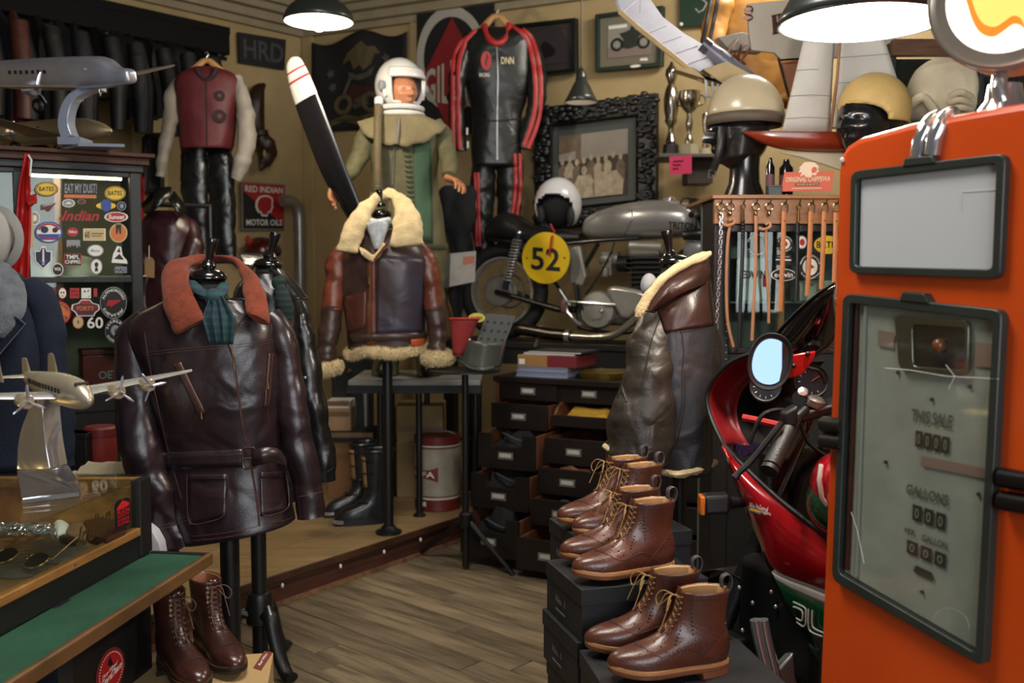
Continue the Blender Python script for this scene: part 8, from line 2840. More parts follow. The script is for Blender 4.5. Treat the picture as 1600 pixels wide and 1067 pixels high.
for a,b in (((1220,204),(1284,-40)),):
 ob('rigging',MB().tube([P(*a,Yb-.02),P(*b,Yb)],.0011,4),M('rigging_tan',(150,112,76),.7),bo)
 # ---- model biplane hung from the ceiling
Yw = 4.7
wsk = M('wing_skin',(176,176,190),.6,var=.06,vs=20)
wtn = M('wing_balsa',(186,162,120),.65,var=.12,vs=9)
mb_ = thing('model_biplane','white ribbed model biplane hanging in front of the picture wall','model airplane',P(1100,130,Yw))
Wq = [(962,-2),(1008,-14),(1036,26),(1070,52),(1108,74),(1152,98),(1142,118),(1112,132),(1092,122),(1060,92),(1000,46),(970,20)]
wq0 = Quad(P(1090,130,Yw-.05),P(1150,100,Yw+.1),P(1010,-12,Yw+.35),P(964,4,Yw+.12))
pts = [onp(u,v,wq0.c[0],wq0.n) for u,v in Wq]
nn = wq0.n if wq0.n.y < 0 else -wq0.n
wo = ob('wing',MB().prism(pts,-nn*.018),wsk,mb_,bevel=.006)
for i in range(7):
 g = i / 6
 a = onp(974+116*g,18+100*g,wq0.c[0],wq0.n)
 b = onp(*cr_smooth([(1002,-6),(1030,31),(1064,57),(1102,79),(1136,97)],7)[i],wq0.c[0],wq0.n)
 ob('rib',MB().tube([a+nn*.001,b+nn*.001],.003,5),M('rib_pale',(206,206,212),.6),wo)
ob('leading_edge',MB().tube([onp(u,v,wq0.c[0],wq0.n) for u,v in ((968,18),(1000,46),(1060,94),(1094,124),(1112,132))],.012,8),wtn,wo)
ob('fuselage',MB().tube([P(1106,74,Yw),P(1125,90,Yw-.02),P(1150,110,Yw-.04),P(1180,128,Yw-.05)],[.03,.04,.038,.03],12),M('fuselage_grey',(120,122,136),.4,.3),mb_)
ob('cowling',MB().tube([P(1098,68,Yw),P(1108,76,Yw)],.036,14),M('cowl_grey',(84,86,96),.35,.5),mb_)
for q in (((1098,108),(1136,96),(1186,122),(1134,134)),((1054,108),(1082,105),(1104,124),(1132,132))):
 ob('lower_wing',MB().prism([P(u,v,Yw-.10) for u,v in q],(0,.10,.006)),wtn,mb_,bevel=.003)
ob('upper_wing',MB().prism([P(u,v,Yw+.1) for u,v in ((1122,58),(1160,50),(1198,62),(1190,82),(1140,78))],(0,.10,.01)),M('wing_grey',(158,154,144),.6),mb_,bevel=.003)
stw = M('strut_wood',(128,78,54),.6)
for a,b in (((1130,92),(1152,62)),((1140,98),(1166,68)),((1150,104),(1176,72)),((1128,80),(1120,92)),((1145,84),(1164,100)),((1158,70),(1150,104))):
 ob('strut',MB().tube([P(*a,Yw-.06),P(*b,Yw+.08)],.006,6),stw,mb_)
for u in (1102,1112,1120):
 ob('undercarriage',MB().tube([P(u,118,Yw-.08),P(u+3,150,Yw-.08)],.007,6),M('gear_white',(198,198,200),.5),mb_)
ob('axle',MB().tube([P(1100,150,Yw-.08),P(1126,152,Yw-.08)],.007,6),MATS['gear_white'],mb_)
for u,v in ((1000,20),(1140,90)):
 p = onp(u,v,wq0.c[0],wq0.n)
 ob('thread',MB().tube([p,V((p.x,p.y,CEIL))],.001,4),greyp,mb_)
 # ---- yellow leather jacket and cut-out signs high on the right
Yy = 5.4
yl = M('mustard_leather',(168,118,52),.45,var=.3,vs=7,wr=.4,ws=9)
yj = thing('leather_jacket','mustard leather jacket with black stripes hanging high up','jacket',P(1190,165,Yy))
tor = body_px([(-60,1130,1240,.09,0),(-20,1124,1250,.12,0),(40,1120,1252,.13,0),(100,1130,1250,.13,0),(166,1150,1246,.13,0)],Yy,amp=.018,seed=91)
ob('torso',tor,yl,yj,solid=-.006)
sv = sleeve_px([(1140,-40,16,-.05),(1128,0,19,-.1),(1118,40,20,-.12),(1110,84,17,-.14)],Yy,amp=.016,seed=92)
so_ = ob('sleeve',sv,yl,yj)
T = [sv.bvh()]
for o_ in (-8,2):
 ob('stripe',seam(((1128+o_,-30),(1118+o_,10),(1110+o_,50),(1104+o_,78)),T,.011,.002),blackp,so_)
ob('hook',MB().tube([P(1186,-62,Yy),P(1186,-90,Yy),V((P(1186,-90,Yy).x,Yy,CEIL))],.004,6),steel,yj)
Q = None
Yg = 4.75
cs = thing('cutout_sign','white cut-out sign with maroon capitals and a cartoon hand','sign',P(1250,80,Yg))
ob('board',MB().prism([P(u,v,Yg) for u,v in ((1168,6),(1226,0),(1300,-22),(1400,-30),(1400,92),(1300,90),(1222,94),(1210,82),(1174,78),(1170,46))],(0,.02,0)),M('sign_white',(196,188,174),.6,var=.05),cs,smooth=False)
Q = pxquad((1208,54),(1262,44),(1260,12),(1206,24),Y=Yg-.004)
smr = M('sign_maroon',(74,30,30),.6)
for pls in (((0,0,.13,1),(.17,0,.30,1),(.1,.4,.2,.58),(-.02,0,.15,.07),(-.02,.93,.15,1),(.15,0,.32,.07),(.15,.93,.32,1)),):
 for a0,b0,a1,b1 in pls:
  ob('lettering',Q.pl([(a0,b0),(a1,b0),(a1,b1),(a0,b1)],.001),smr,cs,smooth=False)
ob('lettering',Q.pl([[(.35,0),(.43,0),(.52,.72),(.61,0),(.69,0),(.57,1),(.47,1)],[(.42,.22),(.62,.22),(.60,.36),(.44,.36)]],.001),smr,cs,smooth=False)
ob('lettering',Q.text('R',.73,0,1,1,.001),smr,cs,smooth=False)
ob('hand',MB().tube([P(u,v,Yg-.006) for u,v in cr_smooth([(1166,12),(1172,10),(1176,15),(1172,20),(1164,21),(1174,25),(1175,29),(1169,32)],24)],.004,6),blackp,cs)
for v in (14,20,28):
 ob('finger',MB().ell(P(1169,v,Yg-.004),(.022,.008,.010),10,6),M('sign_pink',(206,166,150),.6),cs)
ob('leg',MB().prism([P(u,v,Yg+.025) for u,v in ((1222,98),(1300,84),(1300,160),(1262,190),(1236,150))],(0,.015,0)),M('sign_flesh',(178,120,92),.6),cs,smooth=False)
ob('outline',MB().tube([P(1220,94,Yg-.002),P(1246,92,Yg-.002),P(1276,84,Yg-.002)],.005,6),blackp,cs)
ob('outline',MB().tube([P(1216,90,Yg+.02),P(1232,150,Yg+.02),P(1240,170,Yg+.02)],.006,6),blackp,cs)
p = P(1290,-20,Yg+.02)
ob('hanging_wire',MB().tube([p,V((p.x,p.y,CEIL))],.002,4),steel,cs)
p = P(1390,-20,Yg+.02)
ob('hanging_wire',MB().tube([p,V((p.x,p.y,CEIL))],.002,4),steel,cs)
# ---- shelf bay at the upper right with knitwear
Yk2 = 4.35
sb_ = thing('shelf_bay','dark shelf bay with timber header above the orange pump','shelf',V((P(1500,200,Yk2).x,Yk2+.15,0)))
xa,xb = P(1412,200,Yk2).x,P(1700,200,Yk2).x
zk = P(1470,190,Yk2).z
def sbx(nm,x0,x1,y0,y1,z0,z1_,mat,bev=.003):
 return ob(nm,MB().box(((x0+x1)/2,(y0+y1)/2,(z0+z1_)/2),(x1-x0,y1-y0,z1_-z0)),mat,sb_,smooth=False,bevel=bev)
dgr = M('bay_green_black',(18,30,26),.5)
sbx('header',xa-.06,xb,Yk2-.02,Yk2+.02,P(1440,88,Yk2).z,P(1440,62,Yk2).z,M('header_timber',(92,60,38),.6,var=.4,vs=8,stretch=(1,6,6)))
sbx('back',xa-.05,xb,Yk2+.38,Yk2+.40,0,P(1440,62,Yk2).z,dgr)
sbx('shelf',xa-.05,xb,Yk2,Yk2+.38,zk-.02,zk,dgr)
sbx('upright',P(1529,150,Yk2).x,P(1537,150,Yk2).x,Yk2-.01,Yk2+.02,0,P(1440,70,Yk2).z,dgr)
sbx('side',xa-.05,xa-.03,Yk2+.02,Yk2+.40,0,P(1440,62,Yk2).z,dgr)
knit = M('cream_knit',(202,190,162),.9,var=.1,vs=9,bump=.5,bs=90,wr=.3,ws=12)
kn_ = thing('folded_sweater','cream knitted sweater bundled on the upper right shelf','sweater',P(1470,190,Yk2+.12))
rs = []
for u,vt,vb,wd in cr_smooth([(1418,150,188,.05),(1430,112,190,.10),(1452,94,191,.12),(1480,86,191,.13),(1502,88,191,.13),(1514,110,191,.11),(1522,150,191,.06)],26):
 a,b = P(u,vt,Yk2+.12),P(u,vb,Yk2+.12)
 c = (a+b) / 2
 h = (a.z-b.z) / 2
 rs.append([c+V((0,wd*cos(q),h*sin(q)))+V((0,0,0))+V((0,1,0))*wrk(c+V((0,cos(q),sin(q))),.012,8,u) for q in [2*pi*i/24 for i in range(24)]])
ob('bundle',MB().loft(rs),knit,kn_)
for k,(a,b,c,r) in enumerate((((1424,165),(1442,152),(1462,176),.028),((1486,150),(1500,144),(1516,152),.022),((1484,160),(1500,156),(1516,162),.020),((1486,172),(1500,168),(1516,172),.020))):
 ob('fold',MB().tube(cr_smooth([tuple(P(*a,Yk2+.01)),tuple(P(*b,Yk2-.02)),tuple(P(*c,Yk2+.01))],12),r,10,flat=.7),knit,kn_)
bk_ = thing('folded_cloth','black folded cloth behind the pump globe stem','cloth',P(1560,170,Yk2+.1))
for k in range(3):
 ob('fold',MB().tube([P(1540,150-12*k,Yk2+.04),P(1560,146-12*k,Yk2+.0),P(1585,150-12*k,Yk2+.04)],.022,10),blkc,bk_)
 # ---- big lit pendant over the right side
pendant('large green-black pendant lamp glowing white at the top right',1346,36,124,2.5,[(1,0),(.97,.10),(.86,.30),(.72,.48),(.55,.62),(.36,.72),(.22,.78),(.2,.95)],0,.06,.03,14,34,(1,.93,.82),M('lamp_glow_lining',(255,250,240),.5,emit=2.2),soft=.06)
# ---- small table between counter and glass cabinet with cloths, black box and round tin
tz = .80
tb = thing('side_table','low dark table behind the counter end','table',V((P(150,735,3.45).x,3.45,0)))
q = WL[tb]
ob('top',MB().box(q+V((0,0,tz-.015)),(.46,.42,.03)),blackw,tb,smooth=False,bevel=.004)
for a in (-1,1):
 for b in (-1,1):
  ob('leg',MB().box(q+V((a*.2,b*.18,(tz-.03)/2)),(.035,.035,tz-.03)),blackw,tb,smooth=False)
lin_c = M('linen_cream',(176,164,138),.9,var=.15,wr=.4,ws=10)
for k,(u,dz,lb) in enumerate(((150,0,'cream folded linen on the low table behind the counter'),(176,.03,'upper cream folded linen leaning toward the burgundy sleeve'))):
 c = V((P(u,735,3.36).x,3.36+.02*k,tz+dz))
 rows = []
 for i in range(9):
  rows.append([c+V((.20*(j/10-.5),.16*(i/8-.5),.030*min(1,4*min(i/8,1-i/8)+.3)*(.8+.5*noise.noise(V((i*.5,j*.4,k*7)))))) for j in range(11)])
 m = MB().grid(rows)
 for ed in (rows[0],rows[-1],[r[0] for r in rows],[r[-1] for r in rows]):
  m.loft([[V((p.x,p.y,tz+dz)) for p in ed],ed],False,False)
 ob('folded_linen',m,lin_c,None,lb,'cloth')
p = V((P(126,735,3.52).x,3.52,tz))
bx_ = thing('black_box','plain black box beside the navy coat hem','box',p)
hgt_ = P(126,676,3.5).z - tz
ob('case',MB().box(p+V((0,0,hgt_/2)),(.085,.09,hgt_)),black,bx_,smooth=False,bevel=.003)
ob('lid',MB().box(p+V((0,0,hgt_-.01)),(.088,.093,.02)),black,bx_,smooth=False,bevel=.002)
p = V((P(158,720,3.58).x,3.58,tz))
rt = thing('round_tin','dark red round tin behind the cream linen','tin',p)
hgt_ = P(158,664,3.6).z - tz
ob('can',MB().lathe([(.055,0),(.056,.004),(.056,hgt_*.8)],p,n=28),MATS['tin_red'],rt)
ob('lid',MB().lathe([(.058,hgt_*.78),(.058,hgt_*.95),(.05,hgt_),(.004,hgt_)],p,n=28),MATS['tin_red2'],rt)
ob('rim',MB().lathe([(.0585,.012),(.0585,.018)],p,n=28,caps=False),cream,rt)
# ================================================================== red fairinged motorcycle
rN = V((-.42,.907,0)).normalized() # towards the nose
rS = V((-.907,-.42,0)).normalized() # its left side, facing us
rO = P(1290,800,2.52)
def rx(u,v,y=0.0):
 """point on the machine's left-side plane moved y towards us"""
 return onp(u,v,rO+rS*y,rS)
redf = M('fairing_red',(150,14,24),.14,coat=.8,var=.06)
grnf = M('fairing_green',(10,52,30),.16,coat=.7)
whf = M('fairing_white',(196,194,188),.25,coat=.5)
trim = M('rubber_trim',(18,18,19),.5)
rb = thing('sport_motorcycle','red and green fairinged sport motorcycle behind the orange pump','motorcycle',V((rO.x+.05,rO.y+.2,0)))
def surf(A,B,y0,y1,bulge=0.0,n=30,m=10):
 a,b = cr_smooth(A,n),cr_smooth(B,n)
 rows = []
 for j in range(m+1):
  f = j / m
  rows.append([rx(p[0]+(q[0]-p[0])*f,p[1]+(q[1]-p[1])*f,y0+(y1-y0)*f+bulge*sin(pi*f)) for p,q in zip(a,b)])
 return MB().grid(rows)
TOP = [(1129,694),(1150,716),(1180,746),(1215,778),(1252,808),(1292,838),(1330,866)]
MID = [(1131,706),(1148,756),(1166,800),(1186,846),(1205,893),(1246,914),(1292,930)]
side = surf(TOP,[(1131,706),(1148,756),(1166,800),(1186,846),(1205,893),(1262,918),(1330,944)],.02,.02,.03)
sd_o = ob('side_fairing',side,redf,rb,solid=-.006,label='glossy red side fairing')
wst = surf([(1205,893),(1230,906),(1262,918),(1330,944)],[(1211,906),(1234,920),(1264,934),(1330,962)],.021,.018,.001,20,3)
ob('white_stripe',wst,whf,rb,solid=-.006)
grs = surf([(1211,906),(1234,920),(1264,934),(1330,962)],[(1250,985),(1262,1015),(1280,1048),(1330,1100)],.018,-.02,.02,24,8)
ob('lower_fairing',grs,grnf,rb,solid=-.006,label='dark green lower fairing')
TG = [grs.bvh()]
TSd = [side.bvh()]
lg = MB()
for pth in ([(1244,940),(1262,949),(1264,958),(1264,972)],[(1244,947),(1257,953),(1259,962),(1257,968),(1249,964)],[(1264,972),(1260,977),(1250,970)],[(1268,951),(1268,976),(1273,986),(1290,993)],[(1274,953),(1274,975),(1279,982),(1292,988)]):
 seam(pth,TG,.0024,.010,16,lg)
ob('logo',lg,whf,rb,label='white double-line lettering')
lt = MB()
for txt,q in (('Mike Hailwood',((1176,792),(1203,801),(1203,794),(1176,783))),('replica',((1194,803),(1208,808),(1208,801),(1194,797)))):
 vs_,fs_ = text2d(txt,0)
 m = MB()
 for x_,y_ in vs_:
  u = (q[0][0]*(1-x_)+q[1][0]*x_) * (1-y_) + (q[3][0]*(1-x_)+q[2][0]*x_) * y_
  v = (q[0][1]*(1-x_)+q[1][1]*x_) * (1-y_) + (q[3][1]*(1-x_)+q[2][1]*x_) * y_
  m.v.append(hit(u,v,TSd,.010) or rx(u,v,.06))
 m.f = list(fs_)
 ob('lettering',m,whf,sd_o,smooth=False)
for k,mt in enumerate((yellow,greyp,navyp)):
 ob('tricolour',seam(((1177,794+2*k),(1186,797+2*k),(1193,800+2*k)),TSd,.0016,.010),mt,sd_o)
 # nose bowl seen from inside
RIM = [(1262,536),(1220,540),(1180,550),(1140,567),(1114,594),(1105,622),(1112,655),(1130,694)]
INN = [(1262,566),(1232,566),(1204,575),(1178,592),(1160,612),(1152,640),(1158,672),(1176,700)]
ry = [-.16,-.12,-.07,-.03,-.005,.0,.005,.02]
a,b = cr_smooth([(u,v,y) for (u,v),y in zip(RIM,ry)],30),cr_smooth(INN,30)
rows = []
for j in range(9):
 f = j / 8
 rows.append([rx(p[0]+(q[0]-p[0])*f,p[1]+(q[1]-p[1])*f,p[2]-.10*sin(f*pi/2)-.02) for p,q in zip(a,b)])
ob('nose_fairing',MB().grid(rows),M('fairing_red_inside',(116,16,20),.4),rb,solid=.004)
ob('nose_back',MB().grid([rows[-1],[p-rS*.05+V((.02,.02,0)) for p in rows[-1]],[rx(1215+3*i,640,-.22) for i in range(30)]]),trim,rb)
outer = [[rx(p[0],p[1],p[2]-.02) for p in a],[rx(p[0]+14,p[1]+4,p[2]-.10) for p in a],[rx(p[0]+40,p[1]+10,p[2]-.20) for p in a]]
ob('nose_outer',MB().grid(outer),redf,rb,solid=-.004)
ob('rim_trim',MB().tube(rows[0]+[rx(u,v,.022) for u,v in cr_smooth(TOP[1:],24)],.007,8),trim,rb)
ob('purple_reflection',MB().prism([rx(u,v,-.06) for u,v in ((1146,690),(1160,696),(1186,694),(1178,706),(1160,714),(1146,704))],-rS*.01),M('purple_reflection_paint',(84,60,104),.3,.5,var=.6,vs=160),rb)  # purple patch painted in to stand for a reflection inside the nose
# screen
wA = [(1186,556,-.06),(1212,522,-.06),(1244,488,-.06),(1276,460,-.06),(1304,442,-.07)]
wB = [(1262,562,-.14),(1282,552,-.14),(1300,536,-.15),(1312,505,-.15),(1303,466,-.12)]
a,b = cr_smooth(wA,24),cr_smooth(wB,24)
rows = []
for j in range(9):
 f = j / 8
 rows.append([rx(p[0]+(q[0]-p[0])*f,p[1]+(q[1]-p[1])*f,p[2]+(q[2]-p[2])*f+.03*sin(pi*f)) for p,q in zip(a,b)])
ob('windscreen',MB().grid(rows),M('smoked_screen',(10,10,11),.08,coat=1.0),rb,solid=.004)
ob('screen_edge',MB().tube(list(reversed([rx(*p) for p in b])),.0035,6),steel,rb)
ob('screen_edge',MB().tube([rx(*p) for p in a],.0035,6),trim,rb)
# mirror
Ym_ = 2.60
mc = P(1203,565,Ym_)
mn = ((CAM-mc).normalized()+(V((0.55,-2.6,1.75))-mc).normalized()).normalized()
mx = V((0,0,1)).cross(mn).normalized() * -1
my = mn.cross(mx) * -1
if my.z < 0:
 my = -my
if mx.x < 0:
 mx = -mx
tilt = -.20
ux,uy = mx * cos(tilt) + my * sin(tilt),my * cos(tilt) - mx * sin(tilt)
k = Ym_ / F
loop = [(30*abs(cos(q)) ** .9*(1 if cos(q)>0 else-1),40*abs(sin(q)) ** .9*(1 if sin(q)>0 else-1)) for q in [2*pi*i/40 for i in range(40)]]
mk = lambda sc_,off: [mc+ux*(x_*k*sc_)+uy*(y_*k*sc_)+mn*off for x_,y_ in loop]
mo = ob('mirror_housing',MB().loft([mk(.55,-.045),mk(.85,-.03),mk(1.08,-.012),mk(1.14,.004),mk(1.10,.009),mk(.98,.006),mk(.96,.0)]),trim,rb)
cut = [(x_,y_) for x_,y_ in loop]
ob('mirror_glass',MB().poly([mc+ux*(min(x_,22+.25*y_*0)*k*.9)+uy*(y_*k*.9)+mn*.0045 for x_,y_ in loop]),M('mirror_silver',(84,100,128),.03,1.0),mo,smooth=False)
ob('mirror_bracket',MB().prism([P(u,v,Ym_+.03) for u,v in ((1230,556),(1276,548),(1272,562),(1254,586),(1232,592))],(0,.02,0)),redf,mo,bevel=.004)
for u,v in ((1262,553),(1240,572)):
 ob('bracket_bolt',MB().ell(P(u,v,Ym_+.025),(.007,.005,.007),10,6),trim,mo)
 # cockpit
for (u,v,r,Yg_) in ((1268,596,27,2.75),(1196,604,25,2.84)):
 c = P(u,v,Yg_)
 ax = (CAM-c+V((0,0,.5))).normalized()
 R_ = r * Yg_ / F
 g = ob('gauge',MB().lathe([(R_*.7,-.05),(R_*.95,-.03),(R_,.0),(R_*.95,.008),(R_*.86,.006),(R_*.84,.0)],c,ax,n=28),trim,rb)
 ob('dial',MB().lathe([(R_*.84,0),(R_*.84,.001)],c,ax,n=28),M('dial_face',(40,44,52),.2,coat=.6),g)
 x,y = frame(ax)
 ob('needle',MB().tube([c+ax*.003,c+ax*.003+(x*.7+y*.5)*R_],.0015,4),redp,g)
 for i in range(10):
  a_ = .6 + i * .52
  ob('dial_mark',MB().tube([c+ax*.002+(x*cos(a_)+y*sin(a_))*(R_*.62),c+ax*.002+(x*cos(a_)+y*sin(a_))*(R_*.76)],.0011,4),whf,g)
ob('clip_on',MB().tube([P(1258,640,2.66),P(1236,660,2.62),P(1224,676,2.60)],.014,10),trim,rb)
gp = ob('handle_grip',MB().tube([P(1240,652,2.62),P(1228,680,2.58),P(1205,728,2.52)],[.020,.024,.023],16),M('grip_rubber',(26,26,28),.5,bump=.4,bs=160),rb)
ob('bar_end',MB().lathe([(.024,0),(.024,.012),(.012,.014)],P(1204,731,2.515),(P(1205,728,2.52)-P(1228,680,2.58)),n=16),trim,gp)
ob('clutch_lever',MB().tube(cr_smooth([tuple(P(u,v,2.56)) for u,v in ((1222,660),(1198,690),(1174,720),(1155,738),(1148,747))],20),[.009]*16+[.010,.011,.012,.010],8),trim,rb)
ob('switch_block',MB().box(P(1232,652,2.60),(.045,.05,.05),(.8,-.2,.5)),trim,rb,bevel=.008)
for y0,(ua,va,ub,vb) in ((0,(1268,645,1222,745)),):
 fk = ob('fork_tube',MB().tube([P(ua,va,2.72),P(ub,vb,2.80),P(1190,830,2.92)],.021,14),M('fork_steel',(140,132,128),.18,1.0),rb)
 ob('fork_cap',MB().lathe([(.024,0),(.026,.004),(.026,.02),(.018,.026)],P(1272,634,2.71),(.25,-.3,1),n=6),alloy,fk)
ob('top_yoke',MB().box(P(1278,640,2.74),(.14,.1,.03),(.95,.1,.25)),trim,rb,bevel=.008)
ob('key_switch',MB().lathe([(.014,0),(.014,.01),(.004,.012)],P(1254,614,2.72),(-.1,-.8,.6),n=16),steel,rb)
ob('brace_tube',MB().tube([P(1160,652,2.78),P(1190,658,2.76),P(1216,664,2.74)],.010,8),redp,rb)
for q in (((1290,600),(1280,580),(1262,574),(1252,560)),((1240,645),(1216,640),(1190,650),(1172,690)),((1246,650),(1262,690),(1290,712))):
 ob('cable',MB().tube(cr_smooth([tuple(P(u,v,2.68)) for u,v in q],16),.006,6),trim,rb)
 # tank, frame and dark innards behind the fairing edge
ob('fuel_tank',MB().ell(P(1325,768,2.45),(.085,.16,.10),24,16),redf,rb)
ob('tank_stripe',MB().tube([P(1283,726,2.40),P(1280,750,2.38),P(1284,778,2.38),P(1300,800,2.38)],.006,8),whf,rb)
ob('tank_green',MB().ell(P(1310,790,2.46),(.075,.14,.075),20,12),grnf,rb)
inn = M('engine_dark',(20,20,21),.45,var=.3)
ob('frame_tube',MB().tube([P(1290,700,2.75),P(1250,740,2.82),P(1230,820,2.86),P(1240,900,2.8)],.018,8),inn,rb)
ob('engine',MB().box(P(1262,960,2.75),(.24,.34,.3),rS,rN),inn,rb,bevel=.03)
ob('radiator',MB().box(P(1230,760,2.86),(.18,.05,.22),rS,rN),inn,rb,bevel=.01)
# indicator
ic = P(1118,786,2.72)
io = ob('indicator',MB().box(ic,(.075,.055,.055),(.96,.0,.05)),trim,rb,bevel=.010,seg=3)
ob('amber_lens',MB().box(P(1096,788,2.715),(.014,.05,.052),(.96,.0,.05)),M('amber',(206,110,30),.25,coat=.4),io,bevel=.004)
ob('indicator_stem',MB().tube([P(1138,786,2.74),P(1165,784,2.78)],[.018,.014],10),trim,io)
# front wheel, discs, fork lower, exhaust
wc = P(1168,940,2.93)
wc.z = .30
wt = ob('front_tyre',MB().tube([wc+rN*(.25*cos(a))+Z3*(.25*sin(a)) for a in [2*pi*i/44 for i in range(44)]],.052,14,close=True),rub,rb)
cir = lambda r,o,n=40: [wc+rS*o+rN*(r*cos(2*pi*i/n))+Z3*(r*sin(2*pi*i/n)) for i in range(n)]
ob('front_rim',MB().grid([cir(.212,.042),cir(.204,.04),cir(.198,.0),cir(.204,-.04),cir(.212,-.042)],wrap=True),alloy,rb,solid=.005)
for i in range(5):
 a = 2 * pi * i / 5 + .4
 ob('wheel_spoke',MB().tube([wc,wc+rN*(.2*cos(a))+Z3*(.2*sin(a))],[.03,.018],8,up=rS,flat=.6),inn,rb)
for o in (.075,):
 dk_ = ob('brake_disc',MB().grid([cir(.14,o),cir(.14,o+.006),cir(.085,o+.006),cir(.085,o)],wrap=True),M('disc_steel',(96,96,98),.35,1.0),rb)
 for i in range(18):
  a = 2 * pi * i / 18
  ob('disc_hole',MB().lathe([(.007,0),(.007,.001)],wc+rS*(o+.006)+rN*(.115*cos(a))+Z3*(.115*sin(a)),rS,n=10),blackp,dk_)
ob('fork_lower',MB().tube([P(1190,830,2.90),wc+rS*.10+Z3*.14,wc+rS*.10],[.026,.03,.03],12),inn,rb)
ob('brake_caliper',MB().box(wc+rS*.10+Z3*.13-rN*.06,(.05,.10,.06),rS,rN),inn,rb,bevel=.012)
for u,v in ((1155,918),(1176,942),(1205,925),(1212,948),(1160,985)):
 ob('bolt_head',MB().ell(P(u,v,2.68),(.006,.005,.007),8,6),steel,rb)
ob('mudguard',MB().grid([[wc+rS*o+rN*(.318*cos(a))+Z3*(.318*sin(a)) for a in [.2+2.5*i/20 for i in range(21)]] for o in (-.065,0,.065)]),inn,rb,solid=.004)
for du_ in (0,12):
 ob('exhaust_header',MB().tube(cr_smooth([tuple(P(u+du_,v,2.60)) for u,v in ((1180,968),(1186,1000),(1196,1040),(1204,1080))],14),.015,10),chrome,rb)
ob('belly_pan',MB().prism([P(u,v,2.62) for u,v in ((1160,1044),(1200,1062),(1240,1020),(1250,1100),(1160,1100))],(0,.04,0)),steel,rb,bevel=.006)
ob('side_stand',MB().tube([P(1290,1020,2.5),V((P(1270,1100,2.4).x,2.4,.0))],.014,8),trim,rb)
rD = V((.64,-.77,0)).normalized()
rw_c = wc + rD * 1.46 + V((.06,.05,0))
ob('seat',MB().tube([V((1.02,2.52,.80)),V((1.26,2.30,.80)),V((1.5,2.06,.84)),V((1.66,1.90,.90))],[.07,.10,.10,.06],14,flat=.6),redf,rb)
ob('swing_arm',MB().tube([V((1.1,2.5,.38)),rw_c+V((.07,.06,0))],.03,10),inn,rb)
ob('rear_subframe',MB().tube([V((.98,2.56,.45)),V((1.1,2.46,.74)),V((1.5,2.06,.78))],.018,8),inn,rb)
ob('rear_tyre',MB().tube([rw_c+rD*(.24*cos(a))+Z3*(.24*sin(a)) for a in [2*pi*i/40 for i in range(40)]],.062,12,close=True),rub,rb)
# ================================================================== orange petrol pump
pA_,pB_ = V((.725,2.10,0)),V((.879,1.77,0))
pD = (pB_-pA_).normalized()
pN = V((pD.y,-pD.x,0))
if pN.x > 0:
 pN = -pN
def pp_(u,v,off=0.0):
 return onp(u,v,pA_+pN*off,pN)
def inset(poly,d):
 """shrink a plane polygon by d metres towards its centre"""
 c = sum((V(p) for p in poly),V()) / len(poly)
 return [V(p)+(c-V(p)).normalized()*d for p in poly]
porg = M('pump_orange',(206,74,18),.32,var=.05,vs=3,coat=.35)
pfrm = M('pump_frame_grey',(62,68,64),.38,var=.15,metal=.5)
pump = thing('petrol_pump','orange vintage petrol pump with globe at the right edge','petrol pump',V((pB_.x+.1,pB_.y+.15,0)))
out = [(1276,1180),(1281,1067),(1290,800),(1300,500),(1309,262),(1313,240),(1322,226),(1340,214),(1420,191),(1520,172),(1640,152),(1900,130)]
face = [pp_(u,v) for u,v in out]
face = [V((face[0].x,face[0].y,0.0))] + face[1:]
e0 = face[-1]
far = pA_ + pD * .80
face[-1] = V((far.x,far.y,face[-2].z+.004))
face.append(V((far.x,far.y,0)))
bz_ = MB()
dep = -pN * .42
ins = inset(face,.016)
back = [p+dep for p in face]
bz_.loft([[p+pN*0 for p in ins],[f_-pN*.005-(f_-i_)*.3 for f_,i_ in zip(face,ins)],[p-pN*.018 for p in face],[p+dep for p in face]],True,False)
bz_.f.append(tuple(range(len(ins))))
n_ = len(ins)
bz_.f.append(tuple(reversed(range(3*n_,4*n_))))
ob('body',bz_,porg,pump,label='orange enamelled body',ang=1.0)
def rpoly(px,off,r=6):
 """picture polygon with rounded corners on the pump face"""
 res = []
 n = len(px)
 for i in range(n):
  a,b,c = px[i-1],px[i],px[(i+1) % n]
  da = math.hypot(a[0]-b[0],a[1]-b[1])
  dc = math.hypot(c[0]-b[0],c[1]-b[1])
  k = min(r,da*.45,dc*.45)
  p0 = (b[0]+(a[0]-b[0])/da*k,b[1]+(a[1]-b[1])/da*k)
  p1 = (b[0]+(c[0]-b[0])/dc*k,b[1]+(c[1]-b[1])/dc*k)
  for t in (0,.33,.67,1):
   u = (1-t) ** 2 * p0[0] + 2 * t * (1-t) * b[0] + t * t * p1[0]
   v = (1-t) ** 2 * p0[1] + 2 * t * (1-t) * b[1] + t * t * p1[1]
   res.append(pp_(u,v,off))
 return res
def ring_frame(nm,outer,inner,o0,o1,mat,par=pump):
 m = MB()
 a,b = rpoly(outer,0,14),rpoly(inner,0,8)
 m.grid([[p+pN*o0 for p in a],[p+pN*o1 for p in a],[p+pN*o1 for p in b],[p+pN*o0 for p in b]],wrap=True)
 return ob(nm,m,mat,par,bevel=.002,ang=.6)
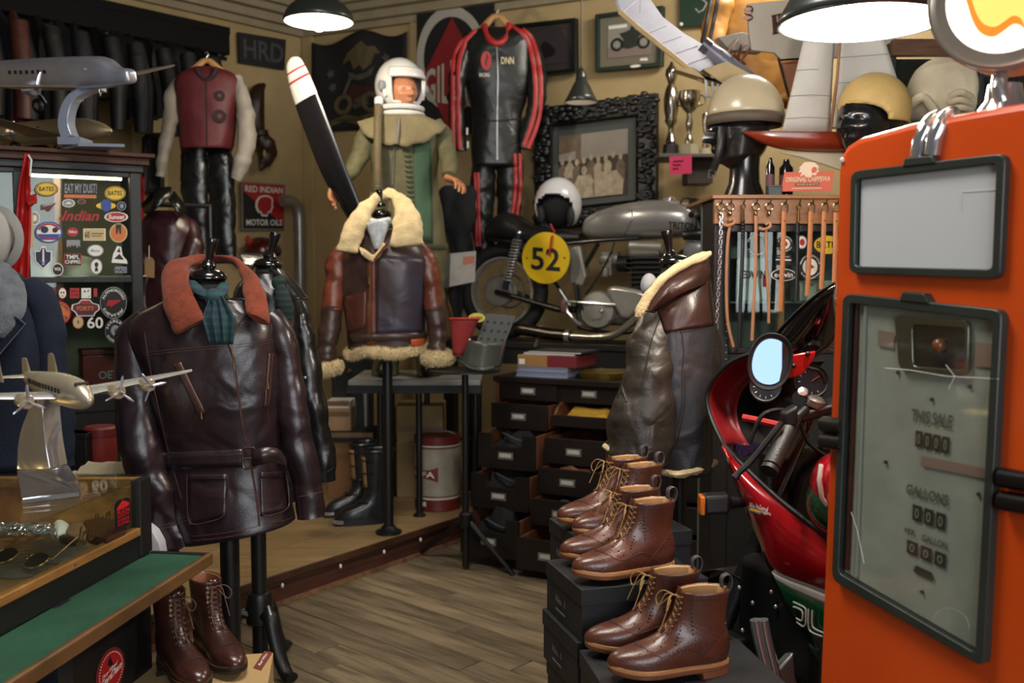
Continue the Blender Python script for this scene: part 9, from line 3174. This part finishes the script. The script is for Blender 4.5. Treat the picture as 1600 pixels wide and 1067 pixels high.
 # upper panel
o_ = [(1338,268),(1580,240),(1571,436),(1335,427)]
i_ = [(1346,281),(1566,256),(1559,421),(1343,416)]
uf = ring_frame('upper_frame',o_,i_,.001,.016,pfrm)
ob('upper_glass',MB().prism([pp_(u,v,.004) for u,v in i_],-pN*.003),M('panel_glass_grey',(194,197,199),.12,coat=.8,var=.03,vs=2),pump,smooth=False,label='pale grey glass panel')
ob('frame_tab',MB().prism([pp_(u,v,.001) for u,v in ((1419,262),(1423,247),(1466,243),(1473,256))],pN*.018),pfrm,uf,bevel=.003,smooth=False)
ob('crack',MB().tube([pp_(1502,330,.0048),pp_(1504,300,.0048),pp_(1564,296,.0048)],.0006,4),white,uf)
for i in range(2):
 ob('chrome_rib',MB().tube([pp_(1434+22*i,244-3*i,.004),pp_(1437+22*i,222-3*i,.006),pp_(1446+22*i,202-4*i,.002),pp_(1456+22*i,188-5*i,-.02),pp_(1466+22*i,182-5*i,-.08)],.015,12),chrome,pump)
ob('corner_screw',MB().ell(pp_(1316,250,.002),(.005,.005,.006),10,8),white,pump)
# lower panel, recessed face behind glass
o_ = [(1328,458),(1577,484),(1548,1040),(1310,904)]
i_ = [(1337,473),(1563,500),(1535,1018),(1320,893)]
lf = ring_frame('lower_frame',o_,i_,.001,.020,pfrm)
ob('frame_tab',MB().prism([pp_(u,v,.001) for u,v in ((1417,470),(1422,455),(1456,458),(1465,475))],pN*.022),pfrm,lf,bevel=.003,smooth=False)
ob('face_plate',MB().prism([pp_(u,v,.003) for u,v in i_],-pN*.002),M('face_grey',(166,168,158),.5,var=.12,vs=9),pump,smooth=False)
ob('inner_edge',MB().tube([pp_(u,v,.006) for u,v in ((1352,478),(1345,700),(1338,900))],.004,6),M('edge_pale',(160,160,152),.4),pump)
ob('inner_edge',MB().tube([pp_(u,v,.006) for u,v in ((1340,476),(1332,700),(1324,890))],.005,6),M('edge_rust',(70,30,26),.5),pump)
bzl = ring_frame('window_bezel',[(1404,490),(1522,500),(1520,588),(1412,578)],[(1432,506),(1516,512),(1514,578),(1434,572)],.004,.014,M('bezel_metal',(132,130,118),.28,.9),pump)
ob('sight_window',MB().prism(rpoly([(1430,504),(1518,510),(1516,582),(1432,574)],.005,12),pN*.002),M('sight_dark',(26,26,24),.08,coat=1.0),pump,smooth=False)
ob('sight_bulb',MB().ell(pp_(1467,540,.012),(.012,.012,.014),14,10),M('bulb_rust',(110,60,30),.3),pump)
def ptext(txt,q,mt,off=.006):
 Q = Quad(*[pp_(u,v,off) for u,v in q])
 ob('lettering',Q.text(txt,0,0,1,1,0),mt,pump,smooth=False)
pdk = M('pump_print',(92,92,82),.6)
ptext('THIS SALE',((1424,658),(1487,670),(1489,649),(1425,638)),pdk)
ptext('GALLONS',((1416,771),(1481,792),(1483,774),(1417,755)),pdk)
ptext('PER',((1414,832),(1430,838),(1431,829),(1414,824)),pdk)
ptext('GALLON',((1440,844),(1480,860),(1481,848),(1441,834)),pdk)
dgt = M('digit_dark',(62,60,54),.5)
for (q,n) in ((((1429,697),(1484,710),(1486,684),(1430,672)),4),(((1424,811),(1479,831),(1481,805),(1425,787)),3),(((1415,862),(1480,890),(1482,868),(1416,842)),3)):
 Q = Quad(*[pp_(u,v,.006) for u,v in q])
 for i in range(n):
  w0 = ob('digit_window',Q.pl([((i+.08)/n,0),((i+.86)/n,0),((i+.86)/n,1),((i+.08)/n,1)],0),dgt,pump,smooth=False)
  ob('digit',Q.text('0',(i+.28)/n,.18,(i+.66)/n,.82,.0012),M('digit_cream',(140,134,116),.6),w0,smooth=False)
Q = Quad(*[pp_(u,v,.006) for u,v in ((1427,894),(1460,910),(1461,897),(1428,882))])
ob('serial_window',Q.pl([(0,.2),(.2,0),(.9,0),(1,.3),(.85,1),(.1,1)],0),dgt,pump,smooth=False)
for u,v in ((1404,582),(1516,604),(1457,624),(1385,722),(1530,772),(1442,925)):
 ob('screw',MB().lathe([(.004,0),(.004,.003)],pp_(u,v,.004),pN,n=10),dgt,pump)
for q in (((1440,712),(1560,736),(1560,752),(1440,728)),((1372,515),(1398,520),(1396,545),(1372,540)),((1524,534),(1556,538),(1556,575),(1522,572))):
 ob('faded_print',MB().poly([pp_(u,v,.0062) for u,v in q]),M('faded_pink',(150,122,112),.7),pump,smooth=False)
Q = Quad(*[pp_(u,v,.0195) for u,v in ((1454,990),(1516,1006),(1520,950),(1456,940))])
ob('round_decal',Q.ringm(.5,.4,.46,.5,.95,0,24,0,pi),M('decal_pale',(150,152,146),.6),pump,smooth=False)
pg = glass('pump_glass',(246,248,246),.05,.08)
ob('lower_glass',MB().prism([pp_(u,v,.016) for u,v in i_],pN*.003),pg,pump,smooth=False)
for q in (((1382,575),(1420,578),(1480,588),(1560,592)),((1478,570),(1492,588),(1482,608)),((1330,800),(1340,830),(1350,880))):
 ob('glass_crack',MB().tube([pp_(u,v,.0195) for u,v in q],.0006,4),white,pump)
 # hinges and hose arm
for v in (662,688):
 ob('hinge',MB().tube([pp_(1287,v,.010),pp_(1318,v+4,.012)],.017,12),M('hinge_dark',(54,52,48),.35,.7),pump)
ob('hinge_plate',MB().prism([pp_(u,v,.0) for u,v in ((1290,650),(1318,655),(1317,702),(1289,698))],pN*.008),MATS['hinge_dark'],pump,smooth=False)
for v in (746,782):
 ob('latch_arm',MB().tube([pp_(1566,v,.012),pp_(1600,v+6,.014),pp_(1660,v+14,.014)],.018,12),M('latch_dark',(46,46,46),.3,.8),pump)
 # globe
gc_ = P(1573,-8,1.86)
ga = V((-.62,-.78,0)).normalized()
Rg = 112 * 1.86 / F
gm = M('globe_metal',(150,140,128),.28,.6,var=.15)
go = ob('globe_body',MB().lathe([(Rg*.5,-.16),(Rg*.92,-.13),(Rg*1.0,-.09),(Rg*1.0,-.03),(Rg*1.03,-.02),(Rg*1.03,.0),(Rg*.96,.008),(Rg*.90,.004)],gc_,ga,n=56),gm,pump)
ob('globe_ring',MB().tube([gc_+frame(ga)[0]*(Rg*.985*cos(a))+frame(ga)[1]*(Rg*.985*sin(a))+ga*.006 for a in [2*pi*i/56 for i in range(56)]],.006,8,close=True),gm,go)
gx,gy = frame(ga)
if gx.x < 0:
 gx,gy = -gx,-gy
if gy.z < 0:
 gy = -gy
ob('globe_lens',MB().lathe([(Rg*.91,0),(Rg*.6,.010),(Rg*.3,.014),(.002,.015)],gc_,ga,n=48),M('globe_white',(255,244,226),.4,emit=1.0),pump)
fl_ = [(-.9,.8),(-.62,.1),(-.5,-.22),(-.36,-.42),(-.16,-.50),(.0,-.44),(.16,-.36),(.30,-.42),(.40,-.58),(.50,-.40),(.66,-.2),(.8,.1),(.9,.8)]
fp = [(x_,y_) for x_,y_ in cr_smooth(fl_,40) if x_*x_+y_*y_<3]
ob('flame_edge',MB().prism([gc_+gx*(x_*Rg*.8)+gy*(y_*Rg*.95-.012)+ga*.0165 for x_,y_ in fp],-ga*.001),M('flame_orange',(232,120,32),.5,emit=.8),pump,smooth=False)
ob('flame',MB().prism([gc_+gx*(x_*Rg*.8*.88)+gy*(y_*Rg*.95*.86-.004)+ga*.018 for x_,y_ in fp],-ga*.001),M('flame_amber',(255,190,96),.5,emit=.9),pump,smooth=False)
nb_ = pp_(1590,160,-.10)
ob('globe_neck',MB().lathe([(.06,-.03),(.05,.0),(.035,.02),(.03,.05)],V((gc_.x,gc_.y+.02,nb_.z-.01))-ga*.05,n=24),chrome,pump)
ob('globe_clip',MB().tube([P(1562,120,1.88),P(1560,140,1.86),P(1566,158,1.86)],.014,10),chrome,pump)
